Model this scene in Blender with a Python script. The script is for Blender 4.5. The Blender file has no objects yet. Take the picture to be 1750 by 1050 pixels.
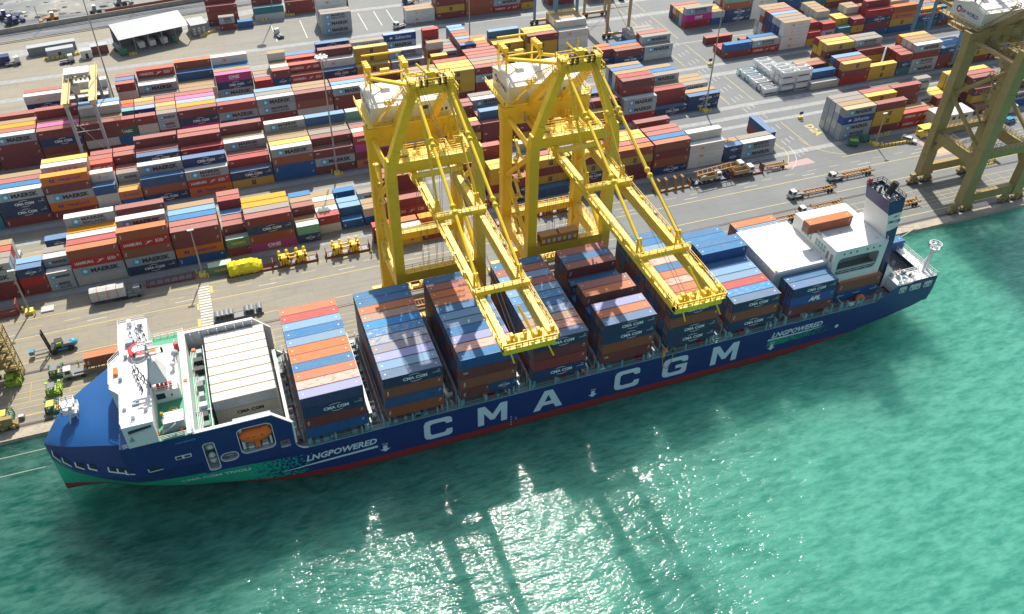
import bpy, math, random
import numpy as np
from mathutils import Vector, Matrix
from mathutils.geometry import tessellate_polygon
random.seed(7)
S = bpy.context.scene
rad = math.radians
# ---------------- camera, sky, sun, exposure ----------------
cam_d = bpy.data.cameras.new("camera"); cam = bpy.data.objects.new("camera", cam_d)
S.collection.objects.link(cam); S.camera = cam
cam_d.sensor_width = 36.0; cam_d.lens = 36.0 * 1461.83 / 1750.0
cam_d.clip_start = 1.0; cam_d.clip_end = 5000.0
CAMP = Vector((-1.741, -114.146, 142.427))
CF = Vector((0.26716205, 0.71197973, -0.64939148)); CR = Vector((0.93980562, -0.34149038, 0.01223633)); CU = Vector((0.21304892, 0.61357085, 0.76035582))
cam.matrix_world = Matrix(((CR[0], CU[0], -CF[0], CAMP[0]), (CR[1], CU[1], -CF[1], CAMP[1]), (CR[2], CU[2], -CF[2], CAMP[2]), (0, 0, 0, 1)))
SUN_EL, SUN_AZ = rad(49), rad(17.5)          # azimuth measured from +Y towards +X
W = bpy.data.worlds.new("World"); S.world = W; W.use_nodes = True
nt = W.node_tree; bg = nt.nodes["Background"]
sky = nt.nodes.new("ShaderNodeTexSky"); sky.sky_type = 'NISHITA'; sky.sun_disc = False
sky.sun_elevation = SUN_EL; sky.sun_rotation = SUN_AZ; sky.air_density = 1.4; sky.dust_density = 2.5; sky.ozone_density = 1.0
nt.links.new(sky.outputs[0], bg.inputs[0]); bg.inputs[1].default_value = 0.12
sd = bpy.data.lights.new("sun", 'SUN'); sd.energy = 4.8; sd.angle = rad(0.6); sd.color = (1.0, 0.95, 0.86)
so = bpy.data.objects.new("sun", sd); S.collection.objects.link(so)
sdir = Vector((math.sin(SUN_AZ) * math.cos(SUN_EL), math.cos(SUN_AZ) * math.cos(SUN_EL), math.sin(SUN_EL)))
so.rotation_euler = sdir.to_track_quat('Z', 'Y').to_euler(); so.location = (0, 0, 300)
S.view_settings.view_transform = 'Standard'; S.view_settings.look = 'None'
S.view_settings.exposure = 0.34; S.view_settings.gamma = 1.0
COL = S.collection

# ---------------- materials ----------------
MATS = {}
def new_mat(name):
    m = bpy.data.materials.new(name); m.use_nodes = True
    return m, m.node_tree, m.node_tree.nodes["Principled BSDF"]
def N(nt, t, **kw):
    n = nt.nodes.new(t)
    for k, v in kw.items(): setattr(n, k, v)
    return n
def mixc(nt, fac, a, b, mode='MIX'):
    n = nt.nodes.new("ShaderNodeMix"); n.data_type = 'RGBA'; n.blend_type = mode
    for sock, v in ((n.inputs[0], fac), (n.inputs[6], a), (n.inputs[7], b)):
        if hasattr(v, 'is_linked') or isinstance(v, bpy.types.NodeSocket): nt.links.new(v, sock)
        elif isinstance(v, (tuple, list)): sock.default_value = (*v[:3], 1)
        else: sock.default_value = v
    return n.outputs[2]
def mth(nt, op, a, b=None, c=None, clamp=False):
    n = nt.nodes.new("ShaderNodeMath"); n.operation = op; n.use_clamp = clamp
    for i, v in enumerate((a, b, c)):
        if v is None: continue
        if isinstance(v, bpy.types.NodeSocket): nt.links.new(v, n.inputs[i])
        else: n.inputs[i].default_value = v
    return n.outputs[0]
def noise(nt, vec, scale, detail=4, rough=0.6):
    n = nt.nodes.new("ShaderNodeTexNoise"); n.inputs['Scale'].default_value = scale
    n.inputs['Detail'].default_value = detail; n.inputs['Roughness'].default_value = rough
    if vec is not None: nt.links.new(vec, n.inputs['Vector'])
    return n.outputs[0]
def ramp(nt, fac, lo, hi):
    n = nt.nodes.new("ShaderNodeMapRange"); n.inputs[1].default_value = lo; n.inputs[2].default_value = hi
    nt.links.new(fac, n.inputs[0]); return n.outputs[0]
def paint(name, col, rough=0.5, dirt=0.25, dirtcol=(0.22, 0.17, 0.13), scale=0.6, metal=0.0, rust=0.0, spec=0.4):
    if name in MATS: return MATS[name]
    m, nt, p = new_mat(name)
    geo = N(nt, "ShaderNodeNewGeometry"); pos = geo.outputs['Position']
    n1 = noise(nt, pos, scale, 6, 0.65); n2 = noise(nt, pos, scale * 7, 3, 0.6)
    f = mth(nt, 'MULTIPLY', ramp(nt, n1, 0.42, 0.72), dirt, clamp=True)
    c = mixc(nt, f, col, dirtcol)
    c = mixc(nt, mth(nt, 'MULTIPLY', ramp(nt, n2, 0.45, 0.8), dirt * 0.6, clamp=True), c, dirtcol)
    if rust > 0:
        n3 = noise(nt, pos, scale * 2.3, 8, 0.7)
        c = mixc(nt, mth(nt, 'MULTIPLY', ramp(nt, n3, 0.6, 0.68), rust, clamp=True), c, (0.2, 0.075, 0.03))
    nt.links.new(c, p.inputs['Base Color']); p.inputs['Roughness'].default_value = rough; p.inputs['Metallic'].default_value = metal
    p.inputs['Specular IOR Level'].default_value = spec
    MATS[name] = m; return m
def cont_mat(name, col, roof=False, wear=0.3, wearcol=(0.45, 0.36, 0.3), vary=0.12, rough=0.45, spec=0.4, stain=None):
    """container paint: object space dirt, drips and rust that differ from container to container"""
    if name in MATS: return MATS[name]
    m, nt, p = new_mat(name)
    tc = N(nt, "ShaderNodeTexCoord"); oi = N(nt, "ShaderNodeObjectInfo")
    add = N(nt, "ShaderNodeVectorMath", operation='ADD'); nt.links.new(tc.outputs['Object'], add.inputs[0])
    sc = N(nt, "ShaderNodeVectorMath", operation='SCALE'); nt.links.new(oi.outputs['Location'], sc.inputs[0]); sc.inputs['Scale'].default_value = 1.37
    nt.links.new(sc.outputs[0], add.inputs[1]); v = add.outputs[0]
    st = N(nt, "ShaderNodeVectorMath", operation='MULTIPLY'); nt.links.new(v, st.inputs[0])
    st.inputs[1].default_value = (0.55, 1.3, 1.0) if roof else (1.2, 1.2, 0.35)
    n1 = noise(nt, st.outputs[0], 0.9, 7, 0.68); n2 = noise(nt, st.outputs[0], 4.0, 4, 0.6)
    hsv = N(nt, "ShaderNodeHueSaturation"); hsv.inputs['Color'].default_value = (*col, 1)
    nt.links.new(mth(nt, 'ADD', mth(nt, 'MULTIPLY', oi.outputs['Random'], 2 * vary), 1 - vary), hsv.inputs['Value'])
    nt.links.new(mth(nt, 'ADD', mth(nt, 'MULTIPLY', oi.outputs['Random'], 0.16), 0.9), hsv.inputs['Saturation'])
    c = mixc(nt, mth(nt, 'MULTIPLY', ramp(nt, n1, 0.42, 0.68), wear, clamp=True), hsv.outputs[0], wearcol)
    c = mixc(nt, mth(nt, 'MULTIPLY', ramp(nt, n2, 0.55, 0.75), wear * 0.5, clamp=True), c, (0.24, 0.12, 0.06))
    if stain:
        n3 = noise(nt, st.outputs[0], 1.4, 9, 0.75)
        thr = mth(nt, 'ADD', mth(nt, 'MULTIPLY', oi.outputs['Random'], 0.16), 0.42)
        f = mth(nt, 'MULTIPLY', mth(nt, 'SUBTRACT', n3, thr), 14, clamp=True)
        c = mixc(nt, mth(nt, 'MULTIPLY', f, 0.85), c, stain)
    nt.links.new(c, p.inputs['Base Color']); p.inputs['Roughness'].default_value = rough
    p.inputs['Specular IOR Level'].default_value = spec
    MATS[name] = m; return m
def flat(name, col, rough=0.5, metal=0.0, emis=None):
    if name in MATS: return MATS[name]
    m, nt, p = new_mat(name); p.inputs['Base Color'].default_value = (*col, 1); p.inputs['Roughness'].default_value = rough
    p.inputs['Metallic'].default_value = metal
    MATS[name] = m; return m

# ---------------- mesh building ----------------
class MB:
    def __init__(s): s.v = []; s.f = []; s.m = []; s.mats = []
    def mi(s, mat):
        if mat not in s.mats: s.mats.append(mat)
        return s.mats.index(mat)
    def poly(s, pts, mat):
        b = len(s.v); s.v += [tuple(p) for p in pts]; s.f.append(tuple(range(b, b + len(pts)))); s.m.append(s.mi(mat))
    def quads(s, V, Fc, mat):
        b = len(s.v); s.v += [tuple(p) for p in V]; k = s.mi(mat)
        for f in Fc: s.f.append(tuple(b + i for i in f)); s.m.append(k)
    def box(s, x0, x1, y0, y1, z0, z1, mat, top=None):
        V = [(x0, y0, z0), (x1, y0, z0), (x1, y1, z0), (x0, y1, z0), (x0, y0, z1), (x1, y0, z1), (x1, y1, z1), (x0, y1, z1)]
        s.quads(V, [(0, 3, 2, 1), (0, 1, 5, 4), (1, 2, 6, 5), (2, 3, 7, 6), (3, 0, 4, 7)], mat)
        s.quads(V[4:], [(0, 1, 2, 3)], top or mat)
    def beam(s, a, b, w, h, mat, up=(0, 0, 1)):
        a, b = Vector(a), Vector(b); d = (b - a).normalized(); u = Vector(up)
        if abs(d.dot(u)) > 0.98: u = Vector((0, 1, 0))
        r = d.cross(u).normalized(); u = r.cross(d).normalized()
        V = []
        for p in (a, b):
            for sx, sy in ((-1, -1), (1, -1), (1, 1), (-1, 1)): V.append(p + r * sx * w / 2 + u * sy * h / 2)
        s.quads(V, [(3, 2, 1, 0), (4, 5, 6, 7), (0, 1, 5, 4), (1, 2, 6, 5), (2, 3, 7, 6), (3, 0, 4, 7)], mat)
    def taper(s, a, b, w0, h0, w1, h1, mat):
        """vertical-ish box beam with different ends; w along x, h along y"""
        V = []
        for p, w, h in ((a, w0, h0), (b, w1, h1)):
            for sx, sy in ((-1, -1), (1, -1), (1, 1), (-1, 1)): V.append((p[0] + sx * w / 2, p[1] + sy * h / 2, p[2]))
        s.quads(V, [(3, 2, 1, 0), (4, 5, 6, 7), (0, 1, 5, 4), (1, 2, 6, 5), (2, 3, 7, 6), (3, 0, 4, 7)], mat)
    def tube(s, a, b, r, mat, n=8, r2=None, caps=True):
        a, b = Vector(a), Vector(b); d = (b - a).normalized(); u = Vector((0, 0, 1))
        if abs(d.dot(u)) > 0.98: u = Vector((0, 1, 0))
        x = d.cross(u).normalized(); y = x.cross(d).normalized(); r2 = r if r2 is None else r2
        V = [a + (x * math.cos(2 * math.pi * i / n) + y * math.sin(2 * math.pi * i / n)) * r for i in range(n)]
        V += [b + (x * math.cos(2 * math.pi * i / n) + y * math.sin(2 * math.pi * i / n)) * r2 for i in range(n)]
        Fc = [(i, (i + 1) % n, n + (i + 1) % n, n + i) for i in range(n)]
        if caps: Fc += [tuple(range(n - 1, -1, -1)), tuple(range(n, 2 * n))]
        s.quads(V, Fc, mat)
    def path(s, pts, r, mat, n=5):
        for a, b in zip(pts[:-1], pts[1:]): s.tube(a, b, r, mat, n)
    def ball(s, c, r, mat, sx=1, sy=1, sz=1, n=10, m=7):
        V = []; Fc = []
        for j in range(m + 1):
            t = math.pi * j / m
            for i in range(n):
                p = 2 * math.pi * i / n
                V.append((c[0] + sx * r * math.sin(t) * math.cos(p), c[1] + sy * r * math.sin(t) * math.sin(p), c[2] + sz * r * math.cos(t)))
        for j in range(m):
            for i in range(n): Fc.append((j * n + i, (j + 1) * n + i, (j + 1) * n + (i + 1) % n, j * n + (i + 1) % n))
        s.quads(V, Fc, mat)
    def prism(s, outline, holes, mapf, depth, mat, side=None):
        """flat panel with holes; outline/holes are 2D, mapf(u,v,d) -> 3D"""
        polys = [[Vector((u, v, 0)) for u, v in outline]] + [[Vector((u, v, 0)) for u, v in h] for h in holes]
        tris = tessellate_polygon(polys); flatp = [p for pl in polys for p in pl]
        for d in (0, depth):
            s.quads([mapf(p.x, p.y, d) for p in flatp], [tuple(t) for t in tris], mat)
        for pl in polys:
            n = len(pl)
            for i in range(n):
                a, b = pl[i], pl[(i + 1) % n]
                s.poly([mapf(a.x, a.y, 0), mapf(b.x, b.y, 0), mapf(b.x, b.y, depth), mapf(a.x, a.y, depth)], side or mat)
    def rail(s, pts, mat, h=1.1, step=2.0, r=0.04, levels=(1.0, 0.5)):
        for a, b in zip(pts[:-1], pts[1:]):
            a, b = Vector(a), Vector(b); L = (b - a).length; k = max(1, int(L / step))
            for lv in levels: s.beam(a + Vector((0, 0, h * lv)), b + Vector((0, 0, h * lv)), 2 * r, 2 * r, mat)
            for i in range(k + 1):
                p = a.lerp(b, i / k); s.beam(p, p + Vector((0, 0, h)), 2 * r, 2 * r, mat)
    def mesh(s, name):
        me = bpy.data.meshes.new(name); me.from_pydata(s.v, [], s.f)
        for m in s.mats: me.materials.append(m)
        me.polygons.foreach_set('material_index', s.m); me.update(); return me
    def build(s, name, parent=None, loc=None, smooth=False):
        me = s.mesh(name)
        if smooth: me.polygons.foreach_set('use_smooth', [True] * len(me.polygons))
        return put(name, me, parent, loc)
def put(name, me, parent=None, loc=None):
    o = bpy.data.objects.new(name, me); COL.objects.link(o)
    if parent: o.parent = parent
    if loc is not None: o.location = loc
    return o
def tag(o, label=None, cat=None, group=None, kind=None):
    if label: o['label'] = label
    if cat: o['category'] = cat
    if group: o['group'] = group
    if kind: o['kind'] = kind
    return o
def empty(name, loc=(0, 0, 0), rz=0.0):
    o = bpy.data.objects.new(name, None); COL.objects.link(o); o.location = loc; o.rotation_euler = (0, 0, rz)
    o.empty_display_size = 1; return o
def copy_tree(o, parent=None):
    c = o.copy(); COL.objects.link(c); c.parent = parent
    for k in ('label', 'group'):
        if parent is None and k == 'label' and k in c: del c[k]
    for ch in list(o.children): copy_tree(ch, c)
    return c
_tc = {}
def text_tris(txt, bold=0.0):
    """glyph triangles of a string, normalised to unit height with x from 0"""
    key = (txt, bold)
    if key in _tc: return _tc[key]
    cu = bpy.data.curves.new("t", 'FONT'); cu.body = txt; cu.size = 1; cu.offset = bold; cu.resolution_u = 2
    o = bpy.data.objects.new("t", cu); COL.objects.link(o)
    dg = bpy.context.evaluated_depsgraph_get(); me = o.evaluated_get(dg).to_mesh()
    V = [tuple(v.co) for v in me.vertices]; Fc = [tuple(p.vertices) for p in me.polygons]
    o.evaluated_get(dg).to_mesh_clear(); bpy.data.objects.remove(o); bpy.data.curves.remove(cu)
    x0 = min(v[0] for v in V); x1 = max(v[0] for v in V); y0 = min(v[1] for v in V); y1 = max(v[1] for v in V)
    V = [((v[0] - x0), (v[1] - y0)) for v in V]
    _tc[key] = (V, Fc, x1 - x0, y1 - y0); return _tc[key]
def add_text(mb, txt, mapf, u0, v0, width, height, mat, bold=0.02, slant=0.0):
    V, Fc, w, h = text_tris(txt, bold)
    mb.quads([mapf(u0 + (x + slant * y) * width / w, v0 + y * height / h) for x, y in V], Fc, mat)
# ---------------- setting ----------------
WZ = -0.9
def ground_mat():
    m, nt, p = new_mat("asphalt")
    pos = N(nt, "ShaderNodeNewGeometry").outputs['Position']
    sep = N(nt, "ShaderNodeSeparateXYZ"); nt.links.new(pos, sep.inputs[0])
    a = noise(nt, pos, 0.035, 6, 0.6); b = noise(nt, pos, 0.4, 6, 0.7); c = noise(nt, pos, 6.0, 3, 0.7)
    st = N(nt, "ShaderNodeVectorMath", operation='MULTIPLY'); nt.links.new(pos, st.inputs[0]); st.inputs[1].default_value = (0.05, 0.9, 1)
    d = noise(nt, st.outputs[0], 1.0, 5, 0.6)
    warm = mth(nt, 'MULTIPLY', mth(nt, 'SUBTRACT', 70.0, sep.outputs[0]), 0.011, clamp=True)
    col = mixc(nt, warm, (0.145, 0.158, 0.158), (0.275, 0.235, 0.155))
    col = mixc(nt, ramp(nt, a, 0.35, 0.65), col, mixc(nt, 0.25, col, (0.27, 0.265, 0.24)))
    col = mixc(nt, mth(nt, 'MULTIPLY', ramp(nt, b, 0.5, 0.72), 0.35, clamp=True), col, (0.12, 0.12, 0.12))
    col = mixc(nt, mth(nt, 'MULTIPLY', ramp(nt, d, 0.48, 0.72), 0.55, clamp=True), col, (0.12, 0.125, 0.13))
    col = mixc(nt, mth(nt, 'MULTIPLY', ramp(nt, c, 0.3, 0.9), 0.2), col, (0.3, 0.3, 0.28))
    # slab joints, a brick grid ten metres by five
    br = N(nt, "ShaderNodeTexBrick"); nt.links.new(pos, br.inputs['Vector']); br.offset = 0.0
    br.inputs['Scale'].default_value = 1.0; br.inputs['Brick Width'].default_value = 10; br.inputs['Row Height'].default_value = 5.0
    br.inputs['Mortar Size'].default_value = 0.05; br.inputs['Mortar Smooth'].default_value = 0.2
    br.inputs['Color1'].default_value = (1, 1, 1, 1); br.inputs['Color2'].default_value = (0.9, 0.9, 0.92, 1); br.inputs['Mortar'].default_value = (0.72, 0.72, 0.72, 1)
    col = mixc(nt, 0.8, col, br.outputs[0], 'MULTIPLY')
    nt.links.new(col, p.inputs['Base Color']); p.inputs['Roughness'].default_value = 0.75
    return m
ASPH = ground_mat()
def simple_noise_mat(name, c1, c2, scale=0.3, rough=0.85, c3=None, stretch=None):
    m, nt, p = new_mat(name); pos = N(nt, "ShaderNodeNewGeometry").outputs['Position']
    if stretch:
        st = N(nt, "ShaderNodeVectorMath", operation='MULTIPLY'); nt.links.new(pos, st.inputs[0]); st.inputs[1].default_value = stretch; pos = st.outputs[0]
    n1 = noise(nt, pos, scale, 8, 0.68); col = mixc(nt, ramp(nt, n1, 0.36, 0.64), c1, c2)
    if c3:
        n2 = noise(nt, pos, scale * 3.1, 6, 0.7); col = mixc(nt, ramp(nt, n2, 0.55, 0.7), col, c3)
    nt.links.new(col, p.inputs['Base Color']); p.inputs['Roughness'].default_value = rough; return m
CONC = simple_noise_mat("runway_concrete", (0.36, 0.36, 0.34), (0.26, 0.27, 0.27), 0.5, 0.85)
COPE = simple_noise_mat("coping_concrete", (0.47, 0.40, 0.30), (0.33, 0.29, 0.23), 0.45, 0.85, (0.25, 0.14, 0.09))
YEL = simple_noise_mat("yellow_line_paint", (0.62, 0.47, 0.10), (0.45, 0.36, 0.14), 0.7, 0.7)
WHT = simple_noise_mat("white_line_paint", (0.72, 0.70, 0.64), (0.52, 0.51, 0.48), 0.8, 0.7)
PINK = simple_noise_mat("pink_zone_paint", (0.45, 0.25, 0.24), (0.38, 0.29, 0.27), 0.6, 0.7)
SAND = simple_noise_mat("dusty_earth", (0.30, 0.29, 0.25), (0.17, 0.18, 0.18), 0.045, 0.95, (0.42, 0.41, 0.38))
BALL = simple_noise_mat("track_ballast", (0.09, 0.11, 0.13), (0.22, 0.22, 0.21), 0.25, 0.95, None, (0.15, 1.2, 1))
def sheet(name, pts, z, mat, kind='structure'):
    mb = MB(); mb.poly([(x, y, z) for x, y in pts], mat); return tag(mb.build(name), kind=kind)
def rect(mb, x0, x1, y0, y1, z, mat): mb.poly([(x0, y0, z), (x1, y0, z), (x1, y1, z), (x0, y1, z)], mat)
sheet("ground", [(-3000, 36.4), (3000, 36.4), (3000, 4000), (-3000, 4000)], 0.0, ASPH)
# quay: coping slab, wall and fenders
mb = MB(); mb.box(-1500, 1500, 36.0, 36.4, -6, 0.0, COPE); q = mb.build("quay_wall"); tag(q, kind='structure')
mb = MB(); mb.poly([(-1500, 36.4, 0.006), (1500, 36.4, 0.006), (1500, 38.7, 0.006), (-1500, 38.7, 0.006)], COPE)
tag(mb.build("quay_coping"), kind='structure')
# water
def water_mat():
    m, nt, p = new_mat("sea_water"); pos = N(nt, "ShaderNodeNewGeometry").outputs['Position']
    sep = N(nt, "ShaderNodeSeparateXYZ"); nt.links.new(pos, sep.inputs[0])
    big = noise(nt, pos, 0.012, 4, 0.55)
    east_sheen = mth(nt, 'ADD', mth(nt, 'MULTIPLY', sep.outputs[0], 0.0062), mth(nt, 'ADD', mth(nt, 'MULTIPLY', sep.outputs[1], -0.0035), 0.22))  # sun scatter and sky brightness painted in: water paler eastward and seaward
    f = mth(nt, 'ADD', mth(nt, 'MULTIPLY', mth(nt, 'SUBTRACT', big, 0.5), 0.9), east_sheen, clamp=True)
    col = mixc(nt, f, (0.002, 0.080, 0.056), (0.050, 0.275, 0.190))
    st = N(nt, "ShaderNodeVectorMath", operation='MULTIPLY'); nt.links.new(pos, st.inputs[0]); st.inputs[1].default_value = (0.55, 1.45, 1)
    rot = N(nt, "ShaderNodeVectorRotate"); rot.rotation_type = 'Z_AXIS'; nt.links.new(st.outputs[0], rot.inputs[0]); rot.inputs['Angle'].default_value = 0.12
    v = rot.outputs[0]
    w1 = noise(nt, v, 0.30, 2, 0.5); w2 = noise(nt, v, 0.75, 3, 0.6); w3 = noise(nt, v, 1.9, 2, 0.6)
    h = mth(nt, 'ADD', mth(nt, 'MULTIPLY', w1, 1.0), mth(nt, 'ADD', mth(nt, 'MULTIPLY', w2, 0.55), mth(nt, 'MULTIPLY', w3, 0.16)))
    calm = noise(nt, pos, 0.03, 3, 0.5)
    h = mth(nt, 'MULTIPLY', h, ramp(nt, calm, -.4, 0.7))
    bp = N(nt, "ShaderNodeBump"); bp.inputs['Strength'].default_value = 1.0; bp.inputs['Distance'].default_value = 0.55
    nt.links.new(h, bp.inputs['Height']); nt.links.new(bp.outputs[0], p.inputs['Normal'])
    # sky sheen on the ripples painted into the colour: troughs deeper, crests paler
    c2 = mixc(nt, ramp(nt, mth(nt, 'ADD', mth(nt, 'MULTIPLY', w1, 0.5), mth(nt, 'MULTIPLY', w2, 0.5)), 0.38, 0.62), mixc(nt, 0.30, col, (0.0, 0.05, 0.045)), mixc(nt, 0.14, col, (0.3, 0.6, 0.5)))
    nt.links.new(c2, p.inputs['Base Color']); p.inputs['Roughness'].default_value = 0.07; p.inputs['IOR'].default_value = 1.33
    p.subsurface_method = 'BURLEY' if hasattr(p, 'subsurface_method') else None; p.inputs['Subsurface Weight'].default_value = 1.0; p.inputs['Subsurface Radius'].default_value = (0.4, 1.0, 0.9); p.inputs['Subsurface Scale'].default_value = 30.0
    return m
mb = MB(); n = 1; mb.poly([(-3000, -3000, WZ), (3000, -3000, WZ), (3000, 36.2, WZ), (-3000, 36.2, WZ)], water_mat())
tag(mb.build("water"), kind='structure')
# lighter concrete runways for the yard gantries
mb = MB()
for y0, y1 in ((84.2, 86.4), (105.2, 107.0), (111.0, 113.2), (117.9, 120.2), (142.6, 145.2), (150.5, 152.5), (174.0, 176.6) if False else (173.0, 173.8), (203.6, 206.6), (219.4, 222.2), (246.8, 249.6)):
    rect(mb, -400, 500, y0, y1, 0.004, CONC)
tag(mb.build("gantry_runways"), kind='structure')
# painted lines
mb = MB()
def xl(x0, x1, y, w=0.16, mat=YEL, z=0.008): rect(mb, x0, x1, y - w / 2, y + w / 2, z, mat)
def yl(y0, y1, x, w=0.16, mat=YEL, z=0.008): rect(mb, x - w / 2, x + w / 2, y0, y1, z, mat)
xl(-400, 152, 77.0, .2); xl(184, 500, 77.5, .2); xl(-400, 500, 70.0, .22); xl(-400, 500, 60.4, .22); xl(-400, 500, 42.5, .25)
for y in (53.2, 50.2, 48.5, 46.8, 45.1): xl(-400, 500, y, .14)
for i in range(-30, 40):
    x = i * 8.4
    xl(x, x + 3.6, 73.6, .16)
    for yy, ww in ((51.7, 3.0), (47.65, 1.7), (49.3, 1.7)):
        yl(yy - ww / 2, yy + ww / 2, x + 2.0, .1); yl(yy - ww / 2, yy + ww / 2, x + 6.2, .1)
for i in range(-8, 20):
    xl(i * 21 - 3, i * 21 + 1.5, 71.8, .14, WHT)
# zebra crossings
for x0, y0, y1 in ((-18.3, 60.4, 76.2), (62.8, 60.6, 76.0)):
    y = y0
    while y < y1:
        rect(mb, x0, x0 + 3.0, y, y + 0.55, 0.01, WHT); y += 1.1
    rect(mb, x0 - .9, x0 - .1, y0, y0 + 3, 0.01, YEL); rect(mb, x0 - .6, x0 - .1, 67, 69.5, 0.01, YEL); rect(mb, x0 + 3.1, x0 + 3.8, 73, 76, 0.01, YEL)
# cross road between the yard blocks
for x in (168.3, 178.4):
    for y0, y1 in ((88, 104), (121, 142), (154, 172), (178, 203), (208, 300)): yl(y0, y1, x, .22)
for k, x in enumerate((171.3, 173.4, 175.6)):
    for i in range(26): yl(82 + i * 8 + k, 85 + i * 8 + k, x, .14, WHT)
for x, ys in ((160.5, (88, 100)), (156.5, (88, 100))): yl(ys[0], ys[1], x, .14, WHT)
xl(156.5, 160.5, 100, .14, WHT)
for i in range(3): xl(157.6, 159.2, 96 - i * 3, .2, WHT); yl(95.2 - i * 3, 96.8 - i * 3, 158.4, .2, WHT)
# curves where the cross road meets the quay road
def arc(cx, cy, r, a0, a1, w, mat, n=14):
    for i in range(n):
        t0, t1 = rad(a0 + (a1 - a0) * i / n), rad(a0 + (a1 - a0) * (i + 1) / n)
        mb.poly([(cx + (r - w / 2) * math.cos(t0), cy + (r - w / 2) * math.sin(t0), .009), (cx + (r + w / 2) * math.cos(t0), cy + (r + w / 2) * math.sin(t0), .009),
                 (cx + (r + w / 2) * math.cos(t1), cy + (r + w / 2) * math.sin(t1), .009), (cx + (r - w / 2) * math.cos(t1), cy + (r - w / 2) * math.sin(t1), .009)], mat)
arc(156.8, 89.0, 12.2, -85, 0, .24, YEL); arc(192, 92, 14.5, 180, 260, .2, YEL); arc(156.8, 89.0, 14.6, -60, 0, .14, WHT)
mb.poly([(161.5, 77.3, .007), (173.8, 77.3, .007), (173.0, 80.6, .007), (165.5, 80.2, .007)], PINK)
rect(mb, 214, 228, 67.5, 77.3, .007, PINK)
for i in range(6): rect(mb, 216, 226, 69 + i * 1.2, 69.6 + i * 1.2, .011, YEL)
# parking bay lines behind the yard
for x, y0, y1 in ((60.6, 226, 245), (67.4, 229, 245), (73, 229, 245), (81, 226, 249), (24, 226, 245), (36, 226, 245)): yl(y0, y1, x, .3, WHT)
add_text(mb, "D2A", lambda u, v: (184.6 + v, 99.5 - u, .011), 0, 0, 7.5, 3.2, YEL, .03)
tag(mb.build("road_markings"), kind='structure')
# crane rails with their slots
RAILM = flat("rail_steel", (0.16, 0.12, 0.10), 0.5, 0.6)
mb = MB()
for y in (39.6, 56.6):
    rect(mb, -400, 500, y - .45, y + .45, .012, flat("rail_slot", (0.075, 0.07, 0.065), 0.8))
    mb.box(-400, 500, y - .08, y + .08, .013, .07, RAILM)
tag(mb.build("crane_rails"), kind='structure')
# land behind the yard: earth, ballast, perimeter road
sheet("earth_ground", [(-400, 268), (60, 288), (60, 900), (-400, 900)], 0.02, SAND)
sheet("railway_ballast", [(-400, 246.5), (-36, 262.5), (70, 275), (70, 288), (-400, 266)], 0.03, BALL)
sheet("perimeter_road", [(-400, 236), (-45, 243), (60, 268), (60, 273), (-45, 249), (-400, 242)], 0.035, CONC)
# ---------------- containers ----------------
CH = 2.72; CWD = 2.438
# code: side colour, roof colour (dust plus painted-in sun sheen), label words, wear, stain
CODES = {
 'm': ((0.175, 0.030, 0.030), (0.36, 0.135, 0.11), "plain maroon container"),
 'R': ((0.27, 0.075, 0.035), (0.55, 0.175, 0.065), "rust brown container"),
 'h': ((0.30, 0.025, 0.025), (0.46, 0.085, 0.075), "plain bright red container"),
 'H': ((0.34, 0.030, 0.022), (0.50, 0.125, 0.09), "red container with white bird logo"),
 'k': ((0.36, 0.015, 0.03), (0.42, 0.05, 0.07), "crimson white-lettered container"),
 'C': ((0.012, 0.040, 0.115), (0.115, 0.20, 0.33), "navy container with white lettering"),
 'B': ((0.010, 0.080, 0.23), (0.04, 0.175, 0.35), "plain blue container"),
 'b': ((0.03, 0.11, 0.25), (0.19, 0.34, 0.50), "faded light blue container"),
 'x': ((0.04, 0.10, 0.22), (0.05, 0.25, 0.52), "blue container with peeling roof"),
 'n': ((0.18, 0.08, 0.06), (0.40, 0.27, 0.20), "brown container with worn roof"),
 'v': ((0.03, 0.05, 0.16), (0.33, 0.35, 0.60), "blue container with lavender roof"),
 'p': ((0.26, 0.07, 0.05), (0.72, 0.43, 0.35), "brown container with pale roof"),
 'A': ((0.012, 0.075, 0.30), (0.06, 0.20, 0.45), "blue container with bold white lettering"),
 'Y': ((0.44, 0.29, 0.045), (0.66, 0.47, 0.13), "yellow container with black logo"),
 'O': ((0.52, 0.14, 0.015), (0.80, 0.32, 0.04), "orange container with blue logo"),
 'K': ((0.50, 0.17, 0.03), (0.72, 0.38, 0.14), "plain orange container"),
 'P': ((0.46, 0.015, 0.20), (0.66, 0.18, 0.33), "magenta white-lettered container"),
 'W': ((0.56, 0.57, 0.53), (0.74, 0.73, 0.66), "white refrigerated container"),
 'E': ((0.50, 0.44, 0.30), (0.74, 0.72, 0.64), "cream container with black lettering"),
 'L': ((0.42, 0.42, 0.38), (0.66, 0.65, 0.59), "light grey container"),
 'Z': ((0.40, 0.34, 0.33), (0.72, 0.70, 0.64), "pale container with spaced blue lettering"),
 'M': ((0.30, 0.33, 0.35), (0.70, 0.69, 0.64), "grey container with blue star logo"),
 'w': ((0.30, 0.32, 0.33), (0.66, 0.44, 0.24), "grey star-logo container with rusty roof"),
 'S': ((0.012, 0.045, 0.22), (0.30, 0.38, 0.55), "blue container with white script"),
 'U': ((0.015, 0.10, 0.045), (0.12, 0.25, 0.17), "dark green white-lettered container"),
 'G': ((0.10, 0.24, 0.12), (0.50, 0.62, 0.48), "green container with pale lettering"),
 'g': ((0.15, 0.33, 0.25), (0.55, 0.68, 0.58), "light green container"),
 'T': ((0.02, 0.14, 0.16), (0.16, 0.36, 0.36), "dark teal container"),
}
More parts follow.
